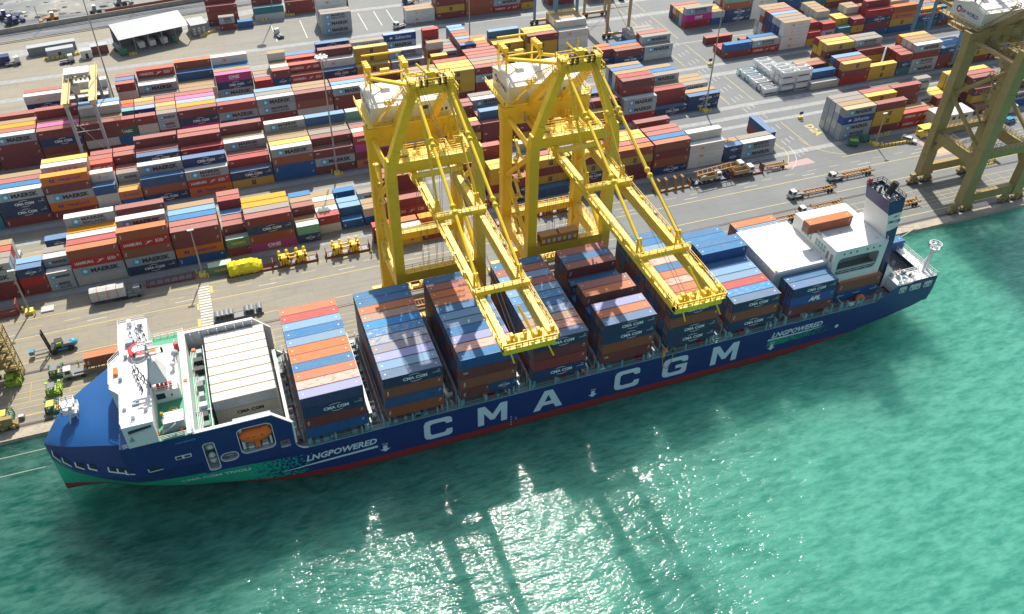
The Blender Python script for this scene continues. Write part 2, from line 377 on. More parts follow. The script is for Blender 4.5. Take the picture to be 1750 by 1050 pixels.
WHT_L = flat("lettering_white", (0.74, 0.74, 0.72), 0.6); BLK_L = flat("lettering_black", (0.02, 0.025, 0.035), 0.6)
BLU_L = flat("lettering_blue", (0.02, 0.03, 0.25), 0.6); SKY_L = flat("logo_light_blue", (0.03, 0.35, 0.55), 0.6)
ORA_L = flat("logo_orange", (0.70, 0.20, 0.02), 0.6); RED_L = flat("logo_red", (0.5, 0.03, 0.03), 0.6); YEL_L = flat("logo_yellow", (0.75, 0.5, 0.05), 0.6)
CAST = flat("corner_casting", (0.30, 0.27, 0.24), 0.7); BARM = flat("locking_bar", (0.36, 0.37, 0.36), 0.45, 0.4)
def sidemap(x, z): return (x, -0.03, z)
def lettering(code, ft, var=0):
    mb = MB(); s = 1.0 if ft >= 40 else 0.5; t = lambda tx, u, v, w, h, m, b=.02, sl=0: add_text(mb, tx, sidemap, u * s, v, w * s, h, m, b, sl)
    def rc(u0, u1, v0, v1, m): mb.poly([(u0 * s, -.028, v0), (u1 * s, -.028, v0), (u1 * s, -.028, v1), (u0 * s, -.028, v1)], m)
    hs = 1.0 if s == 1 else 0.62; vm = 1.36
    if code in 'Mw':
        rc(1.7, 3.6, vm - .93 * hs, vm + .93 * hs, SKY_L)
        P = []
        for i in range(14):
            r = (.72 if i % 2 == 0 else .32); a = math.pi * i / 7 + .2; P.append(((2.65 + r * math.cos(a)) * s, -.034, vm + r * hs * math.sin(a)))
        for i in range(14): mb.poly([(2.65 * s, -.034, vm), P[i], P[(i + 1) % 14]], WHT_L)
        if code == 'M' and var == 1: t("MAERSK", 4.1, 1.35, 5.8, .95, BLK_L, .035); t("SEALAND", 4.1, .38, 5.8, .75, BLK_L, .02)
        else: t("MAERSK", 4.0, vm - .68 * hs, 6.9, 1.36 * hs, BLK_L, .045)
    elif code == 'H':
        t("HAMBURG", .9, vm - .45 * hs, 4.4, .9 * hs, WHT_L); t("SÜD", 8.7, vm - .45 * hs, 2.0, 1.1 * hs, WHT_L)
        for P in ([(5.5, .75), (8.3, -.25), (7.2, .1)], [(5.9, -.7), (7.6, .5), (7.3, -.15)], [(6.6, .25), (8.2, .3), (7.0, -.1)]):
            mb.poly([(u * s, -.034, vm + v * hs) for u, v in P], WHT_L)
    elif code == 'C':
        t("CMA CGM", 4.0, vm - .42 * hs, 5.0, .84 * hs, WHT_L, .04)
        for a0, a1, dv in ((60, 130, 0), (240, 310, 0)):
            for i in range(6):
                p, q = rad(a0 + (a1 - a0) * i / 6), rad(a0 + (a1 - a0) * (i + 1) / 6); w = .10 + .05 * math.sin(math.pi * i / 5)
                f = lambda a, r: ((6.5 + 1.9 * r * math.cos(a)) * s, -.034, vm + .92 * r * hs * math.sin(a))
                mb.poly([f(p, 1), f(q, 1), f(q, 1 + w), f(p, 1 + w)], WHT_L)
        t("SHIPPING", 10.1, vm - .05, 1.6, .25 * hs, WHT_L, 0)
    elif code == 'E': t("CMA CGM", 3.9, vm - .45, 5.2, .9, BLK_L, .05)
    elif code == 'Y':
        rc(5.6, 6.8, vm - .75 * hs, vm + .75 * hs, BLK_L); k = flat("msc_gap", CODES['Y'][0], .6)
        for u in (5.95, 6.35): mb.poly([(u * s, -.034, vm + .1), (u * s + .12, -.034, vm + .1), (u * s + .12, -.034, vm + .55 * hs), (u * s, -.034, vm + .55 * hs)], k)
        mb.poly([(5.6 * s, -.034, vm - .08), (6.8 * s, -.034, vm - .08), (6.8 * s, -.034, vm + .03), (5.6 * s, -.034, vm + .03)], k)
        mb.poly([(6.2 * s, -.034, vm - .6 * hs), (6.3 * s, -.034, vm - .6 * hs), (6.3 * s, -.034, vm), (6.2 * s, -.034, vm)], k)
    elif code == 'O':
        for u in (2.0, 2.75): mb.poly([((u + .25) * s, -.034, vm - .5 * hs), ((u + .75) * s, -.034, vm - .5 * hs), ((u + .45) * s, -.034, vm), ((u + .75) * s, -.034, vm + .5 * hs), ((u + .25) * s, -.034, vm + .5 * hs), (u * s, -.034, vm)], BLU_L)
        t("Hapag-Lloyd", 4.4, vm - .55 * hs, 5.8, 1.05 * hs, BLU_L, .02)
    elif code == 'P': t("ONE", 4.4, vm - .5, 3.6, 1.25 * hs, WHT_L, .05); rc(4.4, 7.4, vm - .8, vm - .72, WHT_L)
    elif code == 'k': t("K LINE", 4.6, vm - .35, 3.6, .75 * hs, WHT_L, .03)
    elif code == 'A': t("APL", 5.0, vm - .75, 3.3, 1.35, WHT_L, .07, .25); rc(5.5, 8.6, vm + .85, vm + .98, RED_L)
    elif code == 'S': t("Safmarine", 4.2, vm - .6, 6.0, 1.3 * hs, WHT_L, 0, .3); rc(2.2, 3.2, vm - .3, vm + .3, WHT_L)
    elif code == 'U': t("UASC", 3.0, vm - .45, 6.0, .95, WHT_L, .05)
    elif code == 'Z': t("C  O  S  C  O", 3.2, vm - .35, 6.0, .75, BLU_L, .02)
    elif code == 'G': t("CHINA SHIPPING", 2.5, vm - .4, 7.4, .75, YEL_L, .03)
    elif code == 'W':
        m = ORA_L if var % 2 == 0 else YEL_L
        mb.poly([((4.4 + .42 * math.cos(2 * math.pi * i / 12)) * s, -.034, vm + .5 * math.sin(2 * math.pi * i / 12)) for i in range(12)], m)
        t("(", 3.45, vm - .62, .35, 1.24, m, .03); t(")", 5.0, vm - .62, .35, 1.24, m, .03); t("REEFER", 6.4, vm - .3, 3.0, .5, flat("faded_letter", (.45, .47, .45), .7), 0)
    elif code in 'mRhBTLg':
        V = (lambda u, v: (.55 + (.45 - v) * 1.0, -.03, .7 + u))
        tx = {"m": ("TAL", "CAI", ""), "R": ("tex", "TAL", ""), "h": ("CAI", "", ""), "B": ("CRONOS", "", ""), "T": ("TRITON", ""), "L": ("TRITON", "",""), "g": ("", "")}[code]
        tx = tx[var % len(tx)]
        if tx and tx != "CAI": add_text(mb, tx, lambda u, v: (.95 - v, -.03, .75 + u), 0, 0, 1.2 if s == 1 else 1.0, .4, WHT_L, .02)
        elif tx: add_text(mb, tx, sidemap, .6, 1.5, .9, .45, WHT_L, .04)
    # small code plate top right
    if code in 'mRhBCHA': rc(11.2, 11.6, 1.9, 2.1, YEL_L if code in 'CA' else WHT_L); rc(11.0, 11.6, 1.55, 1.62, WHT_L)
    return mb.mesh("lettering") if mb.f else None
_cm = {}
def cmesh(code, ft, ship=False):
    key = (code, ft, ship)
    if key in _cm: return _cm[key]
    side, roof, _ = CODES[code]; L = {40: 12.19, 20: 6.06, 45: 13.7}[ft]; H = CH
    stain = None
    if code == 'x': stain = (0.46, 0.42, 0.40)
    if code == 'n': stain = (0.20, 0.30, 0.45)
    if code == 'p': stain = (0.42, 0.17, 0.12)
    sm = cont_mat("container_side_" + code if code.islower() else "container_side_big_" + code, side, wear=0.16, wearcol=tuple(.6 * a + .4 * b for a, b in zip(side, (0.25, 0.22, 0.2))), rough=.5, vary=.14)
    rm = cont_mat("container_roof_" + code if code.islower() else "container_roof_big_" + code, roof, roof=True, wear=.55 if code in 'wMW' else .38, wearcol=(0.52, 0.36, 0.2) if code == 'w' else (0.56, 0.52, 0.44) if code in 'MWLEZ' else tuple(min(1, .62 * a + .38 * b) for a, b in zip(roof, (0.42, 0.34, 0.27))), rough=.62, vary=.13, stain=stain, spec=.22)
    mb = MB(); n = 34 if ft > 20 else 17; d = .045; post = .16
    # long sides: rails, posts and trapezoid corrugation
    for y, sg in ((0, 1), (CWD, -1)):
        for z0, z1 in ((0, .16), (H - .13, H)): mb.quads([(0, y, z0), (L, y, z0), (L, y, z1), (0, y, z1)], [(0, 1, 2, 3)] if sg > 0 else [(3, 2, 1, 0)], sm)
        for x0, x1 in ((0, post), (L - post, L)): mb.quads([(x0, y, .16), (x1, y, .16), (x1, y, H - .13), (x0, y, H - .13)], [(0, 1, 2, 3)] if sg > 0 else [(3, 2, 1, 0)], sm)
        pr = []; w = (L - 2 * post) / n
        for i in range(n):
            x = post + i * w; pr += [(x, 0), (x + w * .3, 0), (x + w * .5, d), (x + w * .8, d)]
        pr.append((L - post, 0)); V = []
        for x, dd in pr: V += [(x, y + sg * dd, .16), (x, y + sg * dd, H - .13)]
        mb.quads(V, [(2 * i, 2 * i + 2, 2 * i + 3, 2 * i + 1) if sg > 0 else (2 * i + 1, 2 * i + 3, 2 * i + 2, 2 * i) for i in range(len(pr) - 1)], sm)
    # ends
    mb.quads([(0, 0, 0), (0, CWD, 0), (0, CWD, H), (0, 0, H)], [(3, 2, 1, 0)], sm)
    k = 9; pr = []
    for i in range(k): w = CWD / k; pr += [(i * w, 0), (i * w + w * .4, 0), (i * w + w * .5, d), (i * w + w * .9, d)]
    pr.append((CWD, 0)); V = []
    for yy, dd in pr: V += [(L - dd, yy, 0), (L - dd, yy, H)]
    mb.quads(V, [(2 * i, 2 * i + 2, 2 * i + 3, 2 * i + 1) for i in range(len(pr) - 1)], sm)
    # roof with shallow cross ribs and side rails
    e = .13; em = flat('top_rail_tan', (0.36, 0.23, 0.11), .7) if code in 'WEZL' else flat('top_rail_grey', (.28, .24, .2), .7) if code in 'Mw' else sm
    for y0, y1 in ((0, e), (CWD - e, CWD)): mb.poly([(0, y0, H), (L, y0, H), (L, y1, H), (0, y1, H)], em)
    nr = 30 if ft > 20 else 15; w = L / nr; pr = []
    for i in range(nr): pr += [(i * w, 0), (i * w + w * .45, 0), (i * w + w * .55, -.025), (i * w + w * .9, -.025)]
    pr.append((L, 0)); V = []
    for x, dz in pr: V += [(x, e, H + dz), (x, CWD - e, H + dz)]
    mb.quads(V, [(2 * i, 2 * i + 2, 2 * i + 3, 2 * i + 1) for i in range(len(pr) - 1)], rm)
    for x in (.02, L - .22):
        for y in (.0, CWD - .18): mb.box(x, x + .2, y - (.008 if y == 0 else 0), y + .18 + (.008 if y else 0), H - .02, H + .012, CAST)
    if ship:
        wm = flat("roof_spot", (.8, .8, .78), .6)
        for x in (.7, L - 1.1): mb.box(x, x + .26, 1.1, 1.36, H, H + .012, wm)
    me = mb.mesh("shipping_container"); _cm[key] = me; return me
_dm = {}
def door_mesh(code):
    if code in _dm: return _dm[code]
    sm = cmesh(code, 40).materials[0]; mb = MB()
    mb.box(-.03, -.004, .1, CWD / 2 - .02, .14, CH - .12, sm); mb.box(-.03, -.004, CWD / 2 + .02, CWD - .1, .14, CH - .12, sm)
    for y in (.42, .92, 1.5, 2.0):
        mb.beam((-.06, y, .12), (-.06, y, CH - .1), .05, .05, BARM); mb.box(-.1, -.03, y - .02, y + .25, 1.05, 1.13, BARM)
    me = mb.mesh("door"); _dm[code] = me; return me
_lm = {}
def let_mesh(code, ft, var):
    k = (code, ft, var % 3)
    if k not in _lm: _lm[k] = lettering(code, ft, var % 3)
    return _lm[k]
CONTS = []   # every container: dict
def addc(x, y, z, ft, code, info, rot=0.0, ship=False): CONTS.append(dict(x=x, y=y, z=z, ft=ft, code=code, info=info, rot=rot, ship=ship))
rc_ = random.Random(11)
def rnd(): return rc_.choices("mRhHCBbYOKPWLMwSTgU", [30, 12, 5, 4, 9, 7, 3, 12, 3, 2, 2, 4, 8, 22, 3, 2, 2, 1, 1])[0]
TZ = 2.77; RP = 2.77
def yard(block, y0, cols):
    for ci, (x, ft, rows) in enumerate(sorted(cols, key=lambda c: c[0])):
        for r, st in enumerate(rows):
            yy = y0 + r * RP
            for t, ch in enumerate(st):
                if ch == ' ': continue
                code = rnd() if ch == '?' else ch
                addc(x + rc_.uniform(-.06, .06), yy + rc_.uniform(-.05, .05), t * TZ + .02, ft, code, (block, ci, r, len(st) - 1 - t))
B1 = [(-72.4, 40, ['mmMM', 'mmMM', 'mRMH', 'MYML', 'Yg']), (-59.8, 20, ['mhC', 'mCb', 'mK', 'mL']), (-53.5, 20, ['MM', 'RmM', 'RmM', 'mL', 'mLC']),
 (-47.1, 40, ['LMHR', 'mmRh', 'hMRW', 'OMRO', 'RLmLM']), (-34.5, 40, ['CMRHR', 'mYLm', 'RmhLM', 'mmL', 'mRmLm']), (-21.9, 40, ['BOmm', 'hMRm', 'MLCB', 'mOHb', 'RmmL']),
 (-8.9, 20, ['mG', 'mmm', 'RLm', 'mmb', 'mHmh', 'mRmm']), (-2.8, 40, ['PRCm', 'mRhM', 'hCMO', 'mLYO']), (10.1, 20, ['Cg', 'gL', 'Lmm', 'mBL', 'mbB']),
 (16.5, 20, ['', 'Lh', 'mg', 'gW', 'Wg', 'BW']), (23.0, 20, ['', 'B', 'Bb', 'Bb', '', 'BB']), (29.4, 20, ['', 'BL', 'BW', '', 'MM']),
 (35.6, 40, ['mHm', '', '', 'hRmm', 'mRmm']), (61.0, 20, ['m', '', '', 'mRmm', 'mmmmm', 'RmYmm']), (67.4, 20, ['Y', 'RmYY', 'mRYY', 'mmm', 'YmLmm']), (74.0, 20, ['CCm', 'mL', 'mm', 'mmY']),
 (80.3, 40, ['B', 'BYmY', 'mmYm', '', 'MMM', 'MMMM']), (93.0, 40, ['mCYm', 'mYhY', 'mmYm']), (107.0, 40, ['mmYR', 'hYRm', 'RmYY', 'CmYY', '', 'mRm']),
 (119.8, 40, ['CRmR', 'mRmB', 'mmRm', 'LmRm', 'mRY', 'mRmm']), (132.4, 40, ['WWW', 'WWWW']), (145.4, 20, ['CC', 'LL']), (151.8, 40, ['MM', 'mM']),
 (189.4, 40, ['MMSw', 'MLMW', 'MLMw', 'LMMw']), (202.0, 40, ['mYYm', '', 'mmRY', 'mRYm']), (214.6, 40, ['HH', 'mL', '', 'mRmm']), (227.3, 20, ['M', 'm', 'L', 'MM', 'mLMM']), (233.6, 20, ['', '', 'mm', 'mY', 'YY']),
 (240.0, 20, ['', '', '', 'mBYM', 'mmYY']), (246.4, 40, ['m', 'mYm', 'mmYm', 'mYYm', 'YmYY']), (259, 40, ['BM', 'mmm', 'mRm', 'mYm']), (273, 40, ['', 'mYL', 'mm', 'mRY'])]
yard("front yard block", 87.0, B1)
yard("lane beside the front yard block", 77.2, [(36.9, 20, ['YM']), (43.3, 20, ['m']), (30.4, 20, ['YW'])])
yard("second lane beside the front yard block", 80.3, [(36.4, 20, ['mR']), (43.0, 20, ['mO']), (29.8, 20, ['mh'])])
B2 = [(-79.2, 40, ['TTCm', 'mRLB']), (-66.6, 40, ['mCCM', 'mRLB', 'CmLm', 'mRmL', 'mm']), (-54.0, 40, ['mOMmO', 'RmCM', 'mLmRZ', 'mRmLY', 'mLmR']), (-41.7, 20, ['MLB', 'mRLW', 'hmm', 'mhmH', 'mLmm', 'mmRm']),
 (-35.4, 20, ['BO', 'LW', 'mLM', 'LRm', 'mRmm', 'mMMm']), (-29.0, 40, ['CRB', 'mRLM', 'mLm', 'RmmC', 'mRmm', 'LmmRm']), (-16.5, 40, ['OHM', 'mLMC', 'mRm', 'ZmMh', 'mRLmm', 'hmRMm']),
 (-4.0, 40, ['YC', 'mLh', 'Rmm', 'mmRM', 'mRmW', 'LMmRm']), (8.8, 40, ['BBRM', 'mMLY', 'mMmL', 'mRMW', 'mRLMM']), (21.3, 40, ['mMm', 'YRLm', 'mRmM', 'mLMW', 'mRmMb']), (33.9, 40, ['OmPH', 'mLmg', 'RmLm', 'mYmM', 'mLmMg']),
 (46.5, 40, ['mYM', 'BmY', 'mmM', 'YmY', 'mLmY']), (62.8, 40, ['mYm', 'RmY', 'mm', 'mYmm', 'mRYm']), (75.5, 40, ['mmm', 'mRmb', 'mLm', 'mLM', 'LMMM', 'mMMM']), (88.1, 40, ['Ymm', 'mYY', 'mRm', 'mmYm', 'LmMM']),
 (100.7, 40, ['YY', 'mY', 'mRm', 'mRYm', 'YmYY']), (113.3, 40, ['YY', 'mYm', '', 'mRC']), (126.1, 40, ['hMM', 'BCMmm', 'hMMmh', 'mmLML', 'BmMbC', 'mmMLL']), (138.7, 40, ['C', 'Cmh', 'mmL', 'MMMM', 'BMMB', 'LMMW']),
 (151.2, 40, ['CC', 'mL', '', 'MM', 'mL', 'LL']),
 (202.2, 40, ['L', 'BB', '', 'Lm', 'mW']), (214.8, 40, ['hmY', 'Rmm', 'mYb', '', 'mYmY', 'YmYY', 'mmYm']), (227.4, 40, ['YY', '', '', 'mYm', 'mmmM', 'mLmM']), (240.2, 20, ['TCm', 'mRm', 'mmm']),
 (246.5, 40, ['MMmM', 'LmmL', 'mLmL', 'mRmK']), (259.2, 40, ['mmC', 'RmB', 'mRC']), (272, 40, ['mYm', 'mm', 'RmC']), (285, 40, ['mCY', 'Ymm', 'mRY'])]
yard("second yard block", 121.3, B2)
B3 = [(-83, 40, ['mmMm', 'RLmM']), (-70, 40, ['mmmM', 'mRmm', 'mRmO', 'mRmL', 'RmM', 'mMRm']), (-57.4, 40, ['RmCm', 'mLmP', 'mRmm', 'mRLmm', 'mRm']), (-44.8, 40, ['mLmm', 'mLmL', 'mRTCL', 'mLmCb', 'mLm']),
 (-35.0, 20, ['BBUm', 'mLm', 'mRLT', 'mLRh', 'LmmR']), (-28.7, 20, ['mMLm', 'LRm', 'hRmS', 'mRLW', 'mRLK']), (-22.3, 20, ['RmMM', 'mRLL', 'LMRK', 'mRmm', 'Lmmm']), (-16.0, 40, ['BPCm', 'mRLO', 'mLmS', 'RmLP', 'mmRm']),
 (-3.6, 40, ['mCMh', 'mRmb', 'mRL', 'MLR']), (8.9, 40, ['hmMM', 'mmmM', 'mRLb']), (21.3, 40, ['mLRm', 'mRmL', 'mRCL', 'mCL']), (33.9, 40, ['YmmM', 'mCBb', 'mRCm', 'mRm']), (46.5, 40, ['mYm', 'YmY', 'RYMm', 'mRm']),
 (59.1, 40, ['mRYm', 'mLmM', 'RmmW']), (71.7, 40, ['mYYY', 'YmYY', 'mLYY', 'RmmH', 'mRm']), (84.3, 40, ['mmMm', 'mLmW', 'RmhM', 'mRMm', 'mRmm', 'mRmm']), (97, 40, ['Ym', 'mRY', 'mm']), (109.6, 20, ['h']), (122.4, 20, ['', 'h']),
 (143, 40, ['', '', '', 'Cm', 'hR', 'mB']), (155.4, 40, ['', '', '', 'LM', 'WMM', 'mMm']), (137, 20, ['', '', '', '', 'Cm', 'BR']),
 (185.8, 40, ['mB', 'm', 'h', '', '', 'm']), (198.4, 40, ['HM', 'mB', '', 'm']), (211.2, 40, ['WWWW', 'mBCM', 'CmBL', 'TCCb', 'MmCm', 'WWRL', 'WLWW']), (223.9, 20, ['Yh', 'mYh', 'YLL']), (230.2, 20, ['MMh', 'LMM', 'BMML', 'MMML', 'BMML', 'TMmL']),
 (238.2, 20, ['YT', 'mmY', 'MmY']), (244.5, 20, ['mYm', 'RYm', 'mBCL', 'mRmL']), (251.0, 40, ['BmCh', 'mRKhm', 'RmLm']), (263.6, 40, ['BYOR', 'mBm', 'mRmL']), (276.3, 40, ['TCO', 'mRC', 'mLm']), (289, 40, ['mBC', 'mm', 'mYR'])]
yard("third yard block", 155.3, B3)
B4 = [(-61.3, 40, ['mMCCW', 'mRmRm', 'Lmm']), (-48.7, 40, ['MCLM', 'mRLM', 'mRLMW']), (-33.7, 20, ['mMCLm', 'RmLMC', 'mmLmm', 'mRLC']), (-27.3 + 0.2, 40, ['MmM', 'LMmM', 'mLRM', 'mRmLH']),
 (-14.7, 40, ['CLL', 'mRW', 'mmL', 'BCUB', 'mRmLR']), (-2.3, 40, ['', 'HMCP', 'mRmL', 'LmLB', 'mmLBW']), (10.4, 20, ['TBh', 'bhM', 'mRL', 'mLM']), (16.6, 20, ['CRCm', 'mmLg', 'mRLL', 'LmLmL']), (22.6, 40, ['mmH', 'mmhH', 'mLm', 'RmmH', 'mLCC']),
 (33.9, 40, ['CCC', 'mLMW', 'mRmLm', 'LmRC', 'LmmRC']), (46.2, 40, ['YYY', 'mLYYY', 'LmRg', 'LmRLM']), (58.9, 40, ['mMM', 'LMMM', '', 'MMM', 'mLMMS']), (73.8, 20, ['YmY', 'mm', 'mYRL', 'mmm', 'YYmmh']), (78.6, 20, ['', 'hMM', 'mMm', 'LMM', 'mMM', 'BM']),
 (85.0, 20, ['mBRC', 'mmLR', 'mRmb', 'RmmR', 'mYLm', 'mRLb', 'mRmb']), (91.4, 20, ['mm', 'mmm', 'mmR', 'mmY', 'mRR']), (98.8, 40, ['YY', 'mYY', 'YmY', 'RmYb']), (111.4, 40, ['YYYm', 'RmYY', 'mRmY']), (124.2, 40, ['WWWW', 'WWLWW', 'LWWWW', 'WLmmW', 'YmmmY']),
 (155.0, 40, ['kM', 'BM', 'BM']), (185.5, 40, ['', '', '', '', 'hPM', 'MM', 'TO', 'mL', 'Cm']), (198.2, 20, ['', '', '', '', 'BL', 'mY', 'ML']), (204.6, 40, ['', '', '', '', 'CCRg', 'mRm', 'mRLC', 'MmL']), (217.2, 40, ['', '', '', '', 'WWWW', 'WLWW', 'LWWW']),
 (230, 40, ['', '', '', '', 'mBC', 'mmY', 'mRm']), (242.6, 40, ['', '', '', '', 'mTY', 'mRm', 'LmY']), (255.2, 40, ['', '', '', '', 'mYm', 'mBm']), (268, 40, ['', '', '', '', 'mBC', 'RYmm', 'mLm']), (281, 40, ['', '', '', '', 'TmC', 'mYm', 'mRL'])]
yard("fourth yard block", 175.2, B4)
B5 = [(4.0, 20, ['', '', '', '', '', '', 'mM']), (11.0, 20, ['', '', '', '', '', '', 'B']), (0.0, 40, ['', '', '', '', '', '', '', '', 'mRm', 'mmmm', 'mmmm']), (18.5, 40, ['', '', '', '', '', '', '', '', 'LT', 'mmm', 'mRmm']), (32, 40, ['', '', '', '', '', '', '', '', '', 'mm', 'mRm']),
 (42.5, 40, ['MMM', 'LMM', '', 'WWWW', 'LWWW']), (46, 40, ['', '', '', '', '', '', '', '', '', 'mmRm', 'mmmm']), (77.5, 40, ['WW', 'LL']), (90.6, 40, ['mYmm', 'mmYm', 'RmCm']), (103.2, 40, ['RRR', 'mmR', 'mRR']), (115.8, 40, ['HMM', 'mMM']), (128.4, 20, ['Ym', 'Tg']), (141, 40, ['mYY', 'mRY', 'LmY']), (160, 40, ['YYm', 'mmY'])]
yard("rear yard block", 227.2, B5)
# crosswise containers by the cross road
for t, ch in enumerate("mC"): addc(166.2, 90.5, t * TZ + .02, 40, ch, ("crosswise stack", 0, 0, 1 - t), rot=math.pi / 2)
# ship bays: bow to stern; eleven rows, quay side first
SY = 4.9; SP = 2.545; ST = 2.82; SZ = 11.42
BX = {1: -16.0, 2: 0.0, 3: 16.1, 4: 32.0, 5: 47.95, 6: 64.0, 7: 79.9, 8: 95.85, 9: 111.4, 10: 127.2}
def bay(n, cols, ft=40, dx=0):
    for i, st in enumerate(cols):
        if not st: continue
        for t, ch in enumerate(st):
            if ch == ' ': continue
            addc(BX[n] + dx, SY + (10 - i) * SP, SZ + t * ST, ft, rnd2() if ch == '?' else ch, ("ship", n, i, len(st) - 1 - t), ship=True)
def rnd2(): return rc_.choices("mRCBhb", [8, 6, 10, 6, 2, 2])[0]
Q = '???'
bay(1, ['WWW'] * 7 + ['WEL'])
bay(2, [Q + c for c in "RhbBb"] + [Q + c for c in "RRB"] + ['mCRR', 'CmCp', 'BmCv'])
bay(3, [Q + c for c in "BBRnxxxn"] + ['CmRv', 'mCBb', 'RBRC'])
bay(4, [Q + c for c in "BmRRBbbBv"] + ['CmBp'])
bay(4, [''] * 10 + [' RmB']); bay(4, [''] * 10 + ['m'], ft=20); bay(4, [''] * 10 + ['C'], ft=20, dx=6.13)
bay(5, [Q + c for c in "BmbmbxBxn"] + ['mCRp', 'ChmC'])
bay(6, [Q + 'm', Q + 'B', Q + 'm', 'CmB', 'CB', Q + 'm', Q + 'R', 'CmB', 'mCBv', 'BmCR', 'mRCC'])
bay(7, ['BmCB', 'mCBB', 'BCmb', 'CBmR', 'CmBp', 'mCRB', 'BBCR', 'CmBp', 'mRCR', 'CBmR', 'CCRC'])
bay(8, ['CmB', 'mCB', 'BCp', 'CmBB', 'mRBB', 'BmB', 'CRb', 'mCb', 'CBh', 'mCx', 'CRC'])
bay(9, ['CmR', 'mCB', 'CBB', '', '', '', '', '', '', 'BmB', 'mAC'])
for t, ch in enumerate("BR"): addc(127.1, 7.4, 9.9 + t * ST, 40, ch, ("aft", 10, 9, 1 - t), ship=True)
addc(121.4, 16.3, 25.05, 40, 'R', ("bridge roof", 0, 0, 0), ship=True)
addc(147.6, 16.6, 12.9, 20, 'B', ("stern", 0, 0, 0), ship=True)
addc(-44.5, 52.4, 1.45, 40, 'R', ("trailer", 0, 0, 0))
addc(-14.6, 80.1, 0.05, 20, 'G', ("tarp", 0, 0, 0))
# visibility ranking: a small z-buffer of the boxes seen from the camera
def rank():
    WW, HH = 700, 420; zb = np.full((HH, WW), 1e9); ib = np.full((HH, WW), -1, int); f = 1461.83 * WW / 1750
    o = np.array(CAMP); F, R, U = map(np.array, (CF, CR, CU))
    for k, c in enumerate(CONTS):
        L = {40: 12.19, 20: 6.06}[c['ft']]; lx, ly = (L, CWD) if not c['rot'] else (-CWD, L)
        x0, x1 = sorted((c['x'], c['x'] + lx)); y0, y1 = c['y'], c['y'] + ly; z0, z1 = c['z'], c['z'] + CH
        faces = [[(x0, y0, z1), (x1, y0, z1), (x1, y1, z1), (x0, y1, z1)], [(x0, y0, z0), (x1, y0, z0), (x1, y0, z1), (x0, y0, z1)]]
        xs = x0 if x0 > CAMP[0] else x1
        faces.append([(xs, y0, z0), (xs, y1, z0), (xs, y1, z1), (xs, y0, z1)])
        for P in faces:
            P = np.array(P) - o; dz = P @ F; u = WW / 2 + f * (P @ R) / dz; v = HH / 2 - f * (P @ U) / dz
            a, b = max(0, int(u.min())), min(WW, int(u.max()) + 2); cc, d = max(0, int(v.min())), min(HH, int(v.max()) + 2)
            if a >= b or cc >= d: continue
            X, Y = np.meshgrid(np.arange(a, b) + .5, np.arange(cc, d) + .5); s = None; ok = np.ones(X.shape, bool)
            ar = sum(u[i] * v[(i + 1) % 4] - u[(i + 1) % 4] * v[i] for i in range(4))
            for i in range(4):
                j = (i + 1) % 4; e = (u[j] - u[i]) * (Y - v[i]) - (v[j] - v[i]) * (X - u[i]); ok &= (e * np.sign(ar) >= 0)
            nrm = np.cross(P[1] - P[0], P[2] - P[0]); dd = nrm @ P[0]
            ray = F[None, None] + ((X - WW / 2) / f)[..., None] * R + (-(Y - HH / 2) / f)[..., None] * U
            den = ray @ nrm; t = dd / np.where(abs(den) < 1e-9, 1e-9, den)
            sub = zb[cc:d, a:b]; ok &= (t < sub) & (t > 0); sub[ok] = t[ok]; ib[cc:d, a:b][ok] = k
    return np.bincount(ib[ib >= 0], minlength=len(CONTS))
PX = rank()
order = sorted(range(len(CONTS)), key=lambda k: -PX[k]); TOP = set(order[:300])
ORD = ["front", "second", "third", "fourth", "fifth", "sixth", "seventh", "eighth", "ninth", "tenth", "eleventh"]
NUM = ["first", "second", "third", "fourth", "fifth", "sixth", "seventh", "eighth", "ninth", "tenth", "eleventh", "twelfth", "thirteenth", "fourteenth", "fifteenth", "sixteenth", "seventeenth", "eighteenth", "nineteenth", "twentieth"] + ["twenty-" + n for n in ("first", "second", "third", "fourth", "fifth", "sixth", "seventh", "eighth", "ninth")] + ["thirtieth"] + ["thirty-" + n for n in ("first", "second", "third", "fourth", "fifth")]
def clabel(c):
    t_ = clabel_(c)
    for a, b in (('refrigerated ', ''), ('light grey', 'grey'), ('second tier down', 'second tier'), ('third tier down', 'third tier'), ('fourth tier down', 'fourth tier'), ('fifth tier down', 'fifth tier')):
        if len(t_.split()) > 16: t_ = t_.replace(a, b)
    return t_
